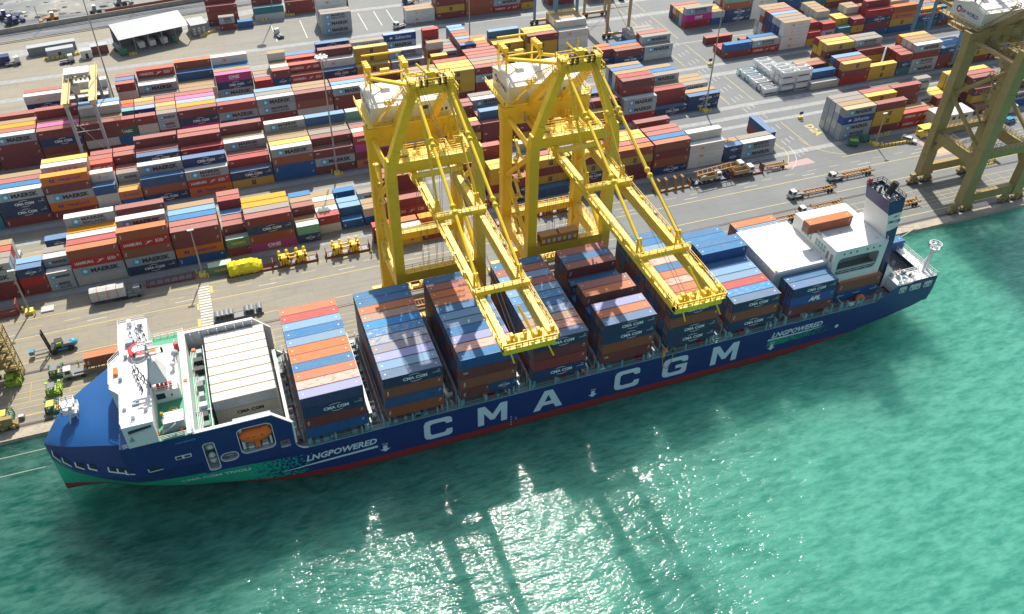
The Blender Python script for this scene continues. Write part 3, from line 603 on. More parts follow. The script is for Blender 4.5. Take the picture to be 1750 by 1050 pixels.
def clabel_(c):
    d = CODES[c['code']][2]; w, a, r, t = c['info']; tier = ["top tier", "second tier down", "third tier down", "fourth tier down", "fifth tier down"][t]
    if c['ft'] == 20: d = "short " + d
    if w == "ship":
        d = {"C": "navy white-lettered container", "W": "white refrigerated container", "A": "bright blue white-lettered container", "n": "worn-roofed brown container", "v": "lavender-roofed blue container", "p": "pale-roofed brown container", "x": "peeling-roofed blue container", "b": "faded light blue container"}.get(c['code'], CODES[c['code']][2])
        return "%s, %s, %s row from quay, ship's %s bay from bow" % (("short " if c['ft'] == 20 else "") + d, tier, NUM[r], NUM[a - 1])
    if w == "aft": return d + (" on deck beside the stern funnel block, top tier" if t == 0 else " on deck beside the stern funnel block, lower tier")
    if w == "bridge roof": return "rust brown container alone on the white roof before the funnel"
    if w == "stern": return "short blue container on the stern deck behind the funnel"
    if w == "trailer": return "rust brown container on the trailer beside the ship's bow"
    if w == "tarp": return "short green container beside the yellow tarpaulin load"
    if w == "crosswise stack": return "%s set crosswise beside the cross road, %s" % (d, tier)
    d = {"M": "grey star-logo container", "w": "rusty-roofed star-logo container", "H": "red bird-logo container", "C": "navy white-lettered container", "Y": "yellow black-logo container", "O": "orange blue-logo container", "S": "blue white-script container", "U": "dark green container", "W": "white refrigerated container",
         "Z": "pale blue-lettered container", "b": "faded blue container", "G": "green lettered container", "h": "bright red container", "A": "blue lettered container", "n": "worn brown container"}.get(c['code'], CODES[c['code']][2])
    if c['ft'] == 20: d = "short " + d
    if w.startswith("lane") or w.startswith("second lane"):
        return "%s, %s, behind left crane, %s line, %s from left" % (d, tier, "front" if w[0] == 'l' else "rear", ["first", "second", "third"][a])
    if w.startswith("fourth") or w.startswith("rear"): d = d.replace(" plain", "")
    return "%s, %s, %s row, %s column from left, %s" % (d, tier, ORD[r], NUM[a], w.replace("yard block", "yard block"))
cn = 0; rest = MB()
for k, c in enumerate(CONTS):
    if k in TOP:
        o = put("shipping_container", cmesh(c['code'], c['ft'], c['ship']), None, (c['x'], c['y'], c['z'])); o.rotation_euler = (0, 0, c['rot'])
        tag(o, clabel(c), "container", "containers stowed on the ship" if c['ship'] else "containers stacked in the yard")
        me = let_mesh(c['code'], c['ft'], k)
        if me and PX[k] > 12: put("lettering", me, o)
        if c['x'] > 0 and PX[k] > 12: put("door", door_mesh(c['code']), o)
    else:
        me = cmesh(c['code'], c['ft'], c['ship']); sm, rm = me.materials[0], me.materials[1]
        L = {40: 12.19, 20: 6.06}[c['ft']]; x, y, z = c['x'], c['y'], c['z']
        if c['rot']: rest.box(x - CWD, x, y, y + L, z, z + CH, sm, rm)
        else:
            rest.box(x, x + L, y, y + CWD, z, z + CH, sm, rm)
            if PX[k] >= 6:
                lm = let_mesh(c['code'], c['ft'], k)
                if lm:
                    V = [(v.co.x + x, v.co.y + y, v.co.z + z) for v in lm.vertices]; mm = list(lm.materials)
                    b = len(rest.v); rest.v += V
                    for p in lm.polygons: rest.f.append(tuple(b + i for i in p.vertices)); rest.m.append(rest.mi(mm[p.material_index]))
o = rest.build("yard_containers"); tag(o, "far and half hidden containers filling the stacks behind the nearer ones", "containers", None, "stuff")
print("containers", len(CONTS), "visible", int((PX > 0).sum()), "300th px", PX[order[299]])
# ---------------- the ship ----------------
def at(u, v, z):
    """point of the photograph (1750 x 1050) on the level z"""
    d = CF + CR * ((u - 875) / 1461.83) - CU * ((v - 525) / 1461.83); t = (z - CAMP[2]) / d[2]
    p = CAMP + d * t; return Vector((p[0], p[1], z))
YC = 19.2
def lerp_tab(tab, x):
    if x <= tab[0][0]: return tab[0][1]
    for (a, va), (b, vb) in zip(tab[:-1], tab[1:]):
        if x <= b: return va + (vb - va) * (x - a) / (b - a)
    return tab[-1][1]
T_WL = [(-48.5, .12), (-45, .5), (-39.2, 1.7), (-33, 3.6), (-25.4, 5.8), (-20.9, 7.4), (-15, 9.6), (-10, 11.5), (-3.7, 13.3), (6, 14.5), (14, 14.8)]
T_DK = [(-48.5, .15), (-48.2, 1.3), (-47.2, 3.3), (-45.5, 5.7), (-43.7, 7.8), (-41, 10), (-38, 12), (-35, 13.6), (-32.8, 14.55), (-30, 14.8)]
T_TOP = [(-48.5, .1), (-48.2, .7), (-47.5, 1.6), (-46.4, 3.0), (-44.6, 5), (-42.4, 6.7), (-39.7, 8.3), (-36.8, 9.9), (-35, 10.9), (-32.8, 12.2)]
def _z(): pass
def hb(x, z):
    s = max(0, min(1, (z + .7) / 13.3)); e = .5 if x > -25 else (1.05 if x < -45 else .5 + .55 * (-25 - x) / 20); b = lerp_tab(T_WL, x) * (1 - s ** e) + lerp_tab(T_DK, x) * s ** e
    if x < -32.795 and z > 12.6: k = min(1, ((z - 12.6) / max(.1, lerp_tab(ZE, x) - 12.6))) ** 1.6; b = b * (1 - k) + min(b, lerp_tab(T_TOP, x)) * k
    if x > 0: b = 14.8 if x > 14 else max(b, lerp_tab(T_WL, x))
    if x > 108:
        zk = -1.2 + 7.0 * ((x - 108) / 46) ** 1.7
        if z < zk: b = max(.4, 14.8 - ((zk - z) * 1.5) ** 1.25 * (1 + (x - 108) / 30))
    return b
ZE = [(-48.5, 13.0), (-47.5, 14.0), (-46.4, 14.9), (-44.6, 16.2), (-42.4, 17.0), (-39.7, 17.9), (-36.8, 18.7), (-35, 19.2), (-33.2, 19.8), (-32.8, 20.0)]
def topz(x):
    if x <= -32.8: return lerp_tab(ZE, x)
    if x <= -20: return 21.0
    if x < 142.5: return 9.35
    return 13.0
def hull_mat():
    m, nt, p = new_mat("ship_hull_paint"); pos = N(nt, "ShaderNodeNewGeometry").outputs['Position']
    sep = N(nt, "ShaderNodeSeparateXYZ"); nt.links.new(pos, sep.inputs[0]); X, Y, Z = sep.outputs
    n1 = noise(nt, pos, .25, 5, .6); navy = mixc(nt, mth(nt, 'MULTIPLY', ramp(nt, n1, .4, .7), .35), (0.005, 0.028, 0.145), (0.010, 0.044, 0.185))
    st = N(nt, "ShaderNodeVectorMath", operation='MULTIPLY'); nt.links.new(pos, st.inputs[0]); st.inputs[1].default_value = (1.5, 1.5, .12)
    n2 = noise(nt, st.outputs[0], 1.0, 5, .65); navy = mixc(nt, mth(nt, 'MULTIPLY', ramp(nt, n2, .58, .75), .18, clamp=True), navy, (0.06, 0.09, 0.14))
    # green bow flash whose aft end breaks up into square flecks
    gz = mth(nt, 'ADD', 9.6, mth(nt, 'MULTIPLY', mth(nt, 'ADD', X, 48.5), -0.047))
    ingreen = mth(nt, 'MULTIPLY', mth(nt, 'LESS_THAN', Z, gz), 1.0)
    vor = N(nt, "ShaderNodeTexVoronoi"); vor.inputs['Scale'].default_value = 3.4; nt.links.new(pos, vor.inputs['Vector'])
    fade = mth(nt, 'DIVIDE', mth(nt, 'ADD', mth(nt, 'MULTIPLY', X, -1), 0.5), 14.0)
    sr = N(nt, "ShaderNodeSeparateColor"); nt.links.new(vor.outputs['Color'], sr.inputs[0])
    keep = mth(nt, 'LESS_THAN', sr.outputs[0], fade)
    g1 = mth(nt, 'MULTIPLY', ingreen, keep)
    green = mixc(nt, ramp(nt, n1, .4, .7), (0.0, 0.40, 0.22), (0.01, 0.47, 0.28))
    c = mixc(nt, g1, navy, green)
    # second green flash under the aft lettering
    za = mth(nt, 'MULTIPLY', mth(nt, 'GREATER_THAN', Z, 3.6), mth(nt, 'LESS_THAN', Z, 5.6))
    xa = mth(nt, 'GREATER_THAN', mth(nt, 'ADD', X, mth(nt, 'MULTIPLY', Z, -.35)), 106.0)
    keep2 = mth(nt, 'LESS_THAN', sr.outputs[0], mth(nt, 'DIVIDE', mth(nt, 'SUBTRACT', 126.0, X), 16.0))
    c = mixc(nt, mth(nt, 'MULTIPLY', mth(nt, 'MULTIPLY', za, xa), mth(nt, 'MULTIPLY', keep2, mth(nt, 'LESS_THAN', Y, 12))), c, (0.0, 0.28, 0.15))
    red = mixc(nt, ramp(nt, n2, .5, .75), (0.27, 0.018, 0.02), (0.20, 0.03, 0.03))
    rb = mth(nt, 'ADD', 1.25, mth(nt, 'MULTIPLY', mth(nt, 'LESS_THAN', X, -5), -.2))
    c = mixc(nt, mth(nt, 'LESS_THAN', Z, rb), c, red)
    wet = mth(nt, 'LESS_THAN', Z, mth(nt, 'ADD', -.55, mth(nt, 'MULTIPLY', n1, .3)))
    c = mixc(nt, mth(nt, 'MULTIPLY', wet, .6), c, (0.03, 0.05, 0.03))
    nt.links.new(c, p.inputs['Base Color']); p.inputs['Roughness'].default_value = .38; p.inputs['Specular IOR Level'].default_value = .4; return m
HULL = hull_mat()
SHW = paint("ship_white_paint", (0.70, 0.70, 0.68), .5, .10, (0.5, 0.47, 0.42), .35, rust=.0)
SHR = paint("ship_white_roof", (0.76, 0.76, 0.73), .6, .12, (0.5, 0.49, 0.46), .5)
NAVY = paint("ship_navy_sunlit_top", (0.005, 0.085, 0.27), .55, .12, (0.03, 0.11, 0.33), .3)  # hull navy lightened in the colour for sun on the upward faces
NAVF = paint("funnel_navy_paint", (0.008, 0.022, 0.12), .4, .1, (0.03, 0.04, 0.1), .3)
GRN = paint("green_deck_paint", (0.06, 0.33, 0.17), .6, .3, (0.16, 0.36, 0.25), .5)
DKG = paint("grey_deck_paint", (0.17, 0.21, 0.20), .65, .5, (0.3, 0.3, 0.27), .6, rust=.35)
TEAL = paint("pale_teal_paint", (0.17, 0.36, 0.39), .5, .3, (0.3, 0.42, 0.42), .9, rust=.25)
GREY = paint("ship_grey_paint", (0.36, 0.40, 0.42), .55, .3, (0.22, 0.23, 0.23), .8)
LATT = paint("hatch_cover_paint", (0.23, 0.24, 0.23), .6, .6, (0.34, 0.31, 0.26), .9, rust=.5)
ORNG = paint("safety_orange", (0.95, 0.17, 0.01), .4, .1, (0.4, 0.1, 0.03), 1.0)
REDP = flat("red_paint", (0.55, 0.02, 0.03), .5); YELP = flat("yellow_paint", (0.75, 0.45, 0.03), .5)
GLAS = flat("dark_glass", (0.02, 0.035, 0.045), .12); BLKP = paint("black_paint", (0.02, 0.02, 0.022), .5, .2, (0.08, 0.07, 0.07), 1.0)
RED_STACK = REDP
ship = tag(empty("container_ship", (50, YC, WZ)), "long navy container ship with red waterline and green bow moored at the quay", "ship")
def sb(mb, name, parent=ship, smooth=False):
    """build in world coordinates below the ship's empty"""
    off = ship.location; mb.v = [(v[0] - off[0], v[1] - off[1], v[2] - off[2]) for v in mb.v]
    return mb.build(name, parent, smooth=smooth)
# hull plating
mb = MB(); xs = [-48.5, -48.3, -47.9, -47.2, -46.3, -45, -43.5, -42, -40, -38, -36, -34, -32.8, -32.79, -30, -27, -24, -20, -19.99, -15, -10, -5, 0, 6, 14, 25, 40, 60, 80, 100, 108, 114, 120, 126, 132, 137, 142.5, 142.51, 146, 150, 152.5, 154.3]
nl = 18
for sgn in (-1, 1):
    V = []
    for x in xs:
        tz = topz(x)
        for j in range(nl + 1):
            z = -3 + (tz + 3) * j / nl; b = hb(x, z)
            xx = x if x < 150 else x - max(0, (9 - z)) * .22 * (x - 150) / 4.3
            V.append((xx, YC + sgn * b, z))
    Fc = []
    for i in range(len(xs) - 1):
        if abs(xs[i + 1] - xs[i]) < .05: continue
        for j in range(nl):
            a = i * (nl + 1) + j; q = (a, a + nl + 1, a + nl + 2, a + 1); Fc.append(q if sgn < 0 else q[::-1])
    mb.quads(V, Fc, HULL)
# transom
tr = []
for j in range(nl + 1):
    z = -3 + 16.0 * j / nl
    if z < 3.5: continue
    x = 154.3 - max(0, 9 - z) * .22; tr.append((x, hb(154.3, z), z))
for a, b in zip(tr[:-1], tr[1:]): mb.poly([(a[0], YC - a[1], a[2]), (a[0], YC + a[1], a[2]), (b[0], YC + b[1], b[2]), (b[0], YC - b[1], b[2])], HULL)
hull = sb(mb, "hull")
# lettering on the near side
mb = MB(); HM = lambda y=4.34: (lambda u, v: (u, y, v))
LETB = flat("hull_letter_pale", (0.60, 0.72, 0.76), .55)
GL = {'M': ([(0, 0), (0, 1), (.24, 1), (.5, .5), (.76, 1), (1, 1), (1, 0), (.79, 0), (.79, .62), (.57, .2), (.43, .2), (.21, .62), (.21, 0)], []),
 'A': ([(0, 0), (.36, 1), (.64, 1), (1, 0), (.77, 0), (.69, .22), (.31, .22), (.23, 0)], [[(.385, .41), (.615, .41), (.5, .76)]]),
 'C': ([(.2, 0), (.06, .05), (0, .2), (0, .8), (.06, .95), (.2, 1), (.85, 1), (.96, .95), (1, .85), (1, .66), (.78, .66), (.78, .73), (.7, .79), (.3, .79), (.22, .72), (.22, .28), (.3, .21), (.7, .21), (.78, .27), (.78, .35), (1, .35), (1, .15), (.96, .05), (.85, 0)], []),
 'G': ([(.2, 0), (.06, .05), (0, .2), (0, .8), (.06, .95), (.2, 1), (.85, 1), (.96, .95), (1, .85), (1, .68), (.78, .68), (.78, .73), (.7, .79), (.3, .79), (.22, .72), (.22, .28), (.3, .21), (.7, .21), (.78, .27), (.78, .38), (.52, .38), (.52, .56), (1, .56), (1, .15), (.96, .05), (.85, 0)], [])}
for ch, x0, x1 in (("C", 23.4, 29.6), ("M", 35.3, 42.0), ("A", 48.1, 55.0), ("C", 67.6, 73.8), ("G", 79.7, 86.0), ("M", 92.4, 99.4)):
    lm = MB(); o_, h_ = GL[ch]; pl = [[Vector((u, v, 0)) for u, v in q_] for q_ in [o_] + h_]; fp = [p_ for q_ in pl for p_ in q_]
    lm.quads([(x0 + p_.x * (x1 - x0), 4.34, 2.3 + p_.y * 5.8) for p_ in fp], [tuple(t_) for t_ in tessellate_polygon(pl)], LETB)
    sb(lm, "letter")
for tx, x0, w, z0, h in (("LNGPOWERED", -1.2, 14.4, 5.35, 1.75), ("LNGPOWERED", 108.3, 14.0, 6.2, 1.6)):
    lm = MB(); add_text(lm, tx, HM(), x0, z0, w, h, LETB, .035, .25); sb(lm, "lettering")
mb = MB(); mb.poly([(-6, 4.34, 4.1), (13.4, 4.34, 4.1), (13.4, 4.34, 4.75), (2, 4.34, 4.55), (-6, 4.34, 4.2)], LETB); sb(mb, "white_stripe")
mb = MB(); mb.poly([(107.3, 4.34, 5.5), (119, 4.34, 5.5), (124, 4.34, 5.9), (119, 4.34, 5.85), (107.6, 4.34, 6.0)], LETB); sb(mb, "white_stripe")
for x in (14.9, 62.4, 109.0):
    mb = MB(); P = [(-.45, 1.9), (.45, 1.9), (.45, .9), (1.1, .9), (0, 0), (-1.1, .9), (-.45, .9)]
    mb.poly([(x + u, 4.335, 2.2 + v) for u, v in P][::-1], LETB); add_text(mb, "TUG", HM(4.33), x - .6, 4.3, 1.2, .5, LETB); sb(mb, "tug_mark")
mb = MB(); add_text(mb, "i", HM(), 44.0, 1.4, .15, 1.0, LETB); [mb.box(42.8, 43.0, 4.3, 4.34, .2 + i * .8, .5 + i * .8, LETB) for i in range(4)]; sb(mb, "draught_marks")
mb = MB(); mb.poly([(127.2 + .55 * math.cos(2 * math.pi * i / 14), 4.335, 4.6 + .55 * math.sin(2 * math.pi * i / 14)) for i in range(14)][::-1], LETB); sb(mb, "thruster_mark")
def side(u, v): return (u, YC - hb(u, v) - .12, v)
def wrap_text(tx, x0, w, z0, h, mat, bold=.03):
    lm = MB(); add_text(lm, tx, side, x0, z0, w, h, mat, bold); sb(lm, "lettering")
wrap_text("CMA CGM TIVOLI", -25.2, 13.2, 5.9, 1.05, LETB, .05)
wrap_text("LNG SERVICE", -23.4, 3.6, 19.4, .4, SKY_L)
# mooring openings along the bow
for x, z in ((-46.0, 13.6), (-44.0, 13.9), (-41.6, 14.2), (-39.2, 14.6), (-35.6, 14.8), (-34.0, 14.8), (-32.6, 14.6)):
    mb = MB()
    for u0, u1, v0, v1, m, o in ((-.6, .6, -.3, .45, BLKP, .16), (-.8, .8, -.6, -.3, SHW, .22), (-.85, -.56, -.6, .45, SHW, .22)):
        mb.poly([(x + a, YC - hb(x + a, z + b) - o, z + b) for a, b in ((u0, v0), (u1, v0), (u1, v1), (u0, v1))], m)
    sb(mb, "mooring_port")
mb = MB()
for u0, u1, v0, v1, m, o in ((-1.1, 1.1, -.35, .45, BLKP, .04), (-1.3, 1.3, -.55, -.35, SHW, .1), (-1.3, -1.1, -.55, .45, SHW, .1)): mb.poly([(-28.2 + a, YC - hb(-28.2 + a, 14.2 + b) - o, 14.2 + b) for a, b in ((u0, v0), (u1, v0), (u1, v1), (u0, v1))], m)
sb(mb, "mooring_port")
mb = MB()
for u0, u1, m in ((-24.3, -21.4, SHW),): mb.box(u0, u1, 4.30, 4.42, 15.2, 16.1, m)
mb.box(-24.1, -23.1, 4.27, 4.31, 15.35, 15.95, BLKP); mb.box(-22.7, -21.6, 4.27, 4.31, 15.4, 15.9, NAVF); sb(mb, "side_port")
# turtleback bow
mb = MB(); bx = [-48.5, -48.3, -47.9, -47.2, -46.3, -45, -43.5, -42, -40, -38, -36, -34, -32.79]; nn = 20; V = []
for x in bx:
    b = lerp_tab(T_TOP, x); ze = lerp_tab(ZE, x); zc = ze + .1 + 1.1 * min(1, (x + 48.5) / 8)
    for j in range(nn + 1):
        t = -1 + 2 * j / nn; t = math.copysign(abs(t) ** .8, t); V.append((x, YC + b * t, ze + (zc - ze) * (1 - abs(t) ** 3.0)))
mb.quads(V, [(i * (nn + 1) + j, (i + 1) * (nn + 1) + j, (i + 1) * (nn + 1) + j + 1, i * (nn + 1) + j + 1) for i in range(len(bx) - 1) for j in range(nn)], NAVY)
sb(mb, "bow_cover", smooth=True)
# bow mast with platforms
mb = MB(); p = Vector((-41.6, 19.3, 17.6))
mb.tube(p, p + Vector((0, 0, 4.2)), .5, SHW, 8, .35)
for dz, s in ((2.6, 1.5), (4.2, 1.2)):
    mb.box(p.x - s * .9, p.x + s, p.y - s, p.y + s * .7, p.z + dz, p.z + dz + .15, SHR)
    mb.rail([(p.x - s * .9, p.y - s, p.z + dz), (p.x + s, p.y - s, p.z + dz), (p.x + s, p.y + s * .7, p.z + dz), (p.x - s * .9, p.y + s * .7, p.z + dz), (p.x - s * .9, p.y - s, p.z + dz)], SHW, 1.0, 1.2, .05)
mb.tube(p + Vector((0, 0, 4.2)), p + Vector((0, 0, 6.2)), .12, SHW, 6); mb.box(p.x - 1.6, p.x - .8, p.y - .4, p.y + .4, p.z + 3.3, p.z + 3.8, SHW)
mb.beam(p + Vector((-.8, -2, -.4)), p + Vector((0, -.8, 2.6)), .2, .2, SHW); mb.beam(p + Vector((1.2, -2, -.4)), p + Vector((.8, -.8, 2.6)), .2, .2, SHW)
sb(mb, "bow_mast")
# side plating with the boat recesses, near side and far side
def rrect(x0, x1, z0, z1, r, n=4):
    P = []
    for cx, cz, a0 in ((x1 - r, z1 - r, 0), (x0 + r, z1 - r, 90), (x0 + r, z0 + r, 180), (x1 - r, z0 + r, 270)):
        for i in range(n + 1): a = rad(a0 + 90 * i / n); P.append((cx + r * math.cos(a), cz + r * math.sin(a)))
    return P
OUT = [(-20, 9.3), (-.2, 9.3), (-1.2, 9.6), (-2.1, 10.4), (-2.5, 11.6), (-2.4, 17.6), (-5.6, 20.95), (-20, 20.95)]
H1 = rrect(-12.6, -6.1, 12.2, 19.2, 1.1); H2 = rrect(-19.1, -17.0, 9.9, 17.6, .6); H3 = rrect(-16.6, -13.3, 11.4, 13.7, 1.1); H4 = rrect(-5.3, -3.4, 11.2, 13.2, .3)
mb = MB(); mb.prism(OUT, [H1, H2, H3, H4], lambda u, v, d: (u, 4.4 + d, v), .45, HULL, SHW)
for Hh in (H1, H2, H3):
    for (a, b), (c, d) in zip(Hh, Hh[1:] + Hh[:1]): mb.beam((a, 4.36, b), (c, 4.36, d), .14, .14, SHW)
sb(mb, "side_plating")
mb = MB()
for (x0, x1, z0, z1, dp) in ((-12.9, -5.8, 11.9, 19.4, 2.4), (-19.4, -16.8, 9.6, 18.2, 2.0), (-16.8, -13.1, 11.1, 14.0, 1.6), (-5.5, -3.2, 11, 13.5, 1.4)):
    y1 = 4.86 + dp
    mb.poly([(x0, y1, z0), (x1, y1, z0), (x1, y1, z1), (x0, y1, z1)], GREY); mb.poly([(x0, 4.85, z0), (x1, 4.85, z0), (x1, y1, z0), (x0, y1, z0)], SHW)
    mb.poly([(x0, 4.85, z0), (x0, y1, z0), (x0, y1, z1), (x0, 4.85, z1)], SHW); mb.poly([(x1, 4.85, z0), (x1, y1, z0), (x1, y1, z1), (x1, 4.85, z1)], SHW); mb.poly([(x0, 4.85, z1), (x1, 4.85, z1), (x1, y1, z1), (x0, y1, z1)], GREY)
mb.box(-12.2, -11.7, 5.0, 6.8, 12.0, 19, SHW); mb.box(-7, -6.6, 5.0, 6.8, 12.0, 19, SHW)
for i in range(6): mb.beam((-12.1, 5.0, 12.6 + i * .6), (-11.2, 5.0, 12.6 + i * .6), .08, .08, SHW)
mb.box(-9.9, -8.9, 5.0, 6.4, 12.2, 14.6, ORNG); mb.box(-11.2, -10.1, 5.0, 6.2, 12.2, 13.1, SHW); mb.box(-8.6, -7.4, 5.0, 6.2, 12.2, 13.1, SHW)
mb.ball((-18.1, 5.6, 12.2), .95, SHW, .9, .6, 1.6); mb.ball((-18.0, 5.6, 15.3), .8, SHW, 1, .7, .8); mb.box(-15.6, -14.3, 5.2, 6, 12.0, 12.9, SHW); mb.box(-4.9, -3.8, 5, 5.8, 12.0, 12.9, REDP)
sb(mb, "boat_recess")
mb = MB(); mb.tube((-19.6, 5, 18.3), (-17.3, 5.0, 18.6), .28, SHW, 8); mb.ball((-17.2, 5.0, 18.4), .5, SHW); sb(mb, "davit")
# far side plating and white frame with ribs
mb = MB(); mb.prism(OUT, [], lambda u, v, d: (u, 33.55 + d, v), .45, SHW, SHW)
mb.box(-20, -5.6, 33.3, 34.0, 20.97, 21.15, SHR)
for i in range(8): mb.box(-18.6 + i * 1.8, -18.4 + i * 1.8, 32.9, 33.5, 18.6, 20.9, SHW)
sb(mb, "far_bulwark")
mb = MB(); mb.box(-20, -5.7, 4.25, 4.95, 20.96, 21.16, SHR); mb.beam((-5.7, 4.6, 21.05), (-2.35, 4.6, 17.7), .7, .18, SHR); mb.beam((-2.35, 4.6, 17.7), (-2.45, 4.6, 11.6), .7, .16, SHR)
sb(mb, "bulwark_cap")
# decks
mb = MB(); mb.poly([(-20, 4.6, 9.3), (142.5, 4.6, 9.3), (142.5, 33.8, 9.3), (-20, 33.8, 9.3)], DKG)
mb.poly([(142.5, 4.6, 9.9), (154, 4.6, 9.9), (154, 33.8, 9.9), (142.5, 33.8, 9.9)], DKG)
mb.box(-20, -2.9, 4.85, 7.4, 12.5, 12.7, DKG)
sb(mb, "main_deck")
mb = MB(); mb.poly([(-31, 4.42, 21.02), (-19.7, 4.42, 21.02), (-19.7, 34.0, 21.02), (-31, 34.0, 21.02)], GRN); mb.poly([(-32.8, 4.8, 21.0), (-31, 4.5, 21.0), (-31, 33.9, 21.0), (-32.8, 33.6, 21.0)], NAVY); mb.poly([(-32.8, 4.8, 21.0), (-32.8, 33.6, 21.0), (-32.8, 31.4, 20.0), (-32.8, 7, 20.0)], NAVY)
mb.poly([(-19.7, 6.5, 17.5), (-16.4, 6.5, 17.5), (-16.4, 32, 17.5), (-19.7, 32, 17.5)], GRN)
mb.box(-20.9, -19.6, 4.5, 33.9, 21.04, 21.28, SHR); mb.box(-19.7, -19.6, 4.9, 33.5, 9.4, 21, SHW)
sb(mb, "green_deck")
# hatch covers, one for every bay
for n in range(1, 10):
    x = BX[n]; mb = MB(); mb.box(x - .25, x + 12.44, 7.3, 31.1, 9.32, 11.34, LATT)
    for k in range(5): mb.box(x + .6 + k * 2.6, x + .9 + k * 2.6, 7.2, 7.3, 9.4, 11.2, GREY)
    for xx in (x + .3, x + 11.5):
        for yy in (5.1, 6.8, 31.6, 33): mb.box(xx, xx + .4, yy, yy + .4, 9.3, 11.34, TEAL)
    sb(mb, "hatch_cover")
rs = random.Random(5)
# lashing bridges between the bays
for n in range(1, 10):
    x0 = BX[n] + 12.19 + .35; x1 = BX[n] + 15.6; xm = (x0 + x1) / 2; mb = MB()
    if n == 9: continue
    for xx in (x0 + .25, x1 - .55):
        for zz in ((12.4,) if xx < xm else (11.9,)): mb.box(xx, xx + .5 if xx > xm else xx + .7, 6.5, 32, zz, zz + .14, LATT if xx > xm else SHW)
        mb.rail([(xx, 6.5, 12.4), (xx, 32, 12.4)], GREY, 1.0, 3.2, .05)
        for k in range(9): mb.beam((xx + .2, 6.6 + k * 3.15, 9.3), (xx + .2, 6.6 + k * 3.15, 12.4), .22, .22, GREY)
    for k in range(16):
        yy = 6.2 + k * 1.65 + rs.uniform(-.3, .3); zz = 9.3 + rs.uniform(.2, 1.4); mb.box(xm + rs.uniform(-.9, .1), xm + rs.uniform(.2, .9), yy, yy + rs.uniform(.3, 1.1), 9.3, zz, rs.choice([GREY, SHW, TEAL, LATT, BLKP]))
    for k in range(5): mb.tube((xm - .8 + k * .35, 6, 9.6 + .1 * k), (xm - .8 + k * .35, 32, 9.6 + .1 * k), .07, rs.choice([GREY, SHW, BLKP, LATT]), 5)
    for k in range(9): mb.box(x1 - .7, x1 - .3, 7 + k * 2.9, 7.35 + k * 2.9, 12.55, 12.95, REDP)
    for k in range(6): mb.beam((x0 + .3, 7 + k * 4.2, 12.4), (x1 - .4, 9 + k * 4.2, 9.6), .08, .08, GREY)
    sb(mb, "lashing_bridge")
# teal stanchions and rails along the near side
mb = MB(); x = 0.0
while x < 142:
    mb.box(x, x + .3, 4.55, 4.85, 9.3, 11.3 if (x % 15.9) < 12.5 else 10.6, TEAL)
    x += 5.3
for zz in (10.0, 10.7): mb.beam((0, 4.5, zz), (142, 4.5, zz), .07, .07, TEAL)
mb.box(0, 142, 4.42, 4.6, 9.3, 9.5, TEAL)
for n in range(2, 10):
    for k in (0, 3):
        xx = BX[n] + 12.6 + k * .85; mb.box(xx, xx + .3, 4.6, 5.0, 9.3, 11.9, TEAL); mb.box(xx, xx + .3, 5.0, 6, 11.7, 11.9, TEAL)
    for k in range(6): xx = BX[n] + rs.uniform(0, 12); mb.box(xx, xx + rs.uniform(.3, 1.2), 5.0, 6.5, 9.3, 9.3 + rs.uniform(.4, 1.4), rs.choice([TEAL, GREY, SHW, REDP, LATT]))
for xx in (127, 131.5, 136.5):
    for k in range(0, 3, 2): mb.box(xx + k * .8, xx + .35 + k * .8, 4.7, 5.2, 9.3, 11.6, TEAL)
    mb.beam((xx, 7.0, 11.8), (xx + 2, 7.0, 11.8), .2, .2, TEAL)
sb(mb, "deck_side_fittings")
mb = MB(); mb.ball((133.6, 6.3, 10.3), 1.1, ORNG, 1.1, .8, .9); mb.box(132, 135, 5.6, 7, 9.3, 9.6, REDP); sb(mb, "rescue_pod")
for x in (129.8, 131.5): mb = MB(); mb.tube((x, 5.4, 9.9), (x + 1.3, 5.4, 9.9), .45, SHW, 10); mb.box(x + .3, x + .9, 5.1, 5.7, 9.3, 9.6, GREY); sb(mb, "liferaft_canister")
mb = MB()
for k in range(6): mb.tube((113 + k * 5, 6.2 + (k % 2), 9.6), (118 + k * 5, 6.2 + (k % 2), 9.6), .12, REDP, 6)
sb(mb, "red_pipe")
# wheelhouse
def slab(mb, pts, z0, z1, mat, top=None):
    n = len(pts); mb.poly([(x, y, z1) for x, y in pts], top or mat); mb.poly([(x, y, z0) for x, y in pts][::-1], mat)
    for i in range(n):
        (a, b), (c, d) = pts[i], pts[(i + 1) % n]; mb.poly([(a, b, z0), (c, d, z0), (c, d, z1), (a, b, z1)], mat)
WHP = [(-31.05, 4.47), (-25.8, 4.47), (-25.8, 33.93), (-31.05, 33.93), (-31.05, 24.6), (-32.95, 22.2), (-32.95, 15.6), (-31.05, 13.3)]
mb = MB(); slab(mb, WHP, 21.03, 26.3, SHW, SHR); slab(mb, [(-30.9, 13.5), (-30.9, 24.4), (-32.9, 22.1), (-32.9, 15.7)][::-1], 19.0, 21.02, SHW); slab(mb, [(x + (.12 if x > -28 else -.12), y + (.1 if y > 19 else -.1)) for x, y in WHP], 26.302, 26.55, SHR)
wh = sb(mb, "wheelhouse")
def kid(mb, name, par):
    off = ship.location; mb.v = [(v[0] - off[0], v[1] - off[1], v[2] - off[2]) for v in mb.v]; return mb.build(name, par)
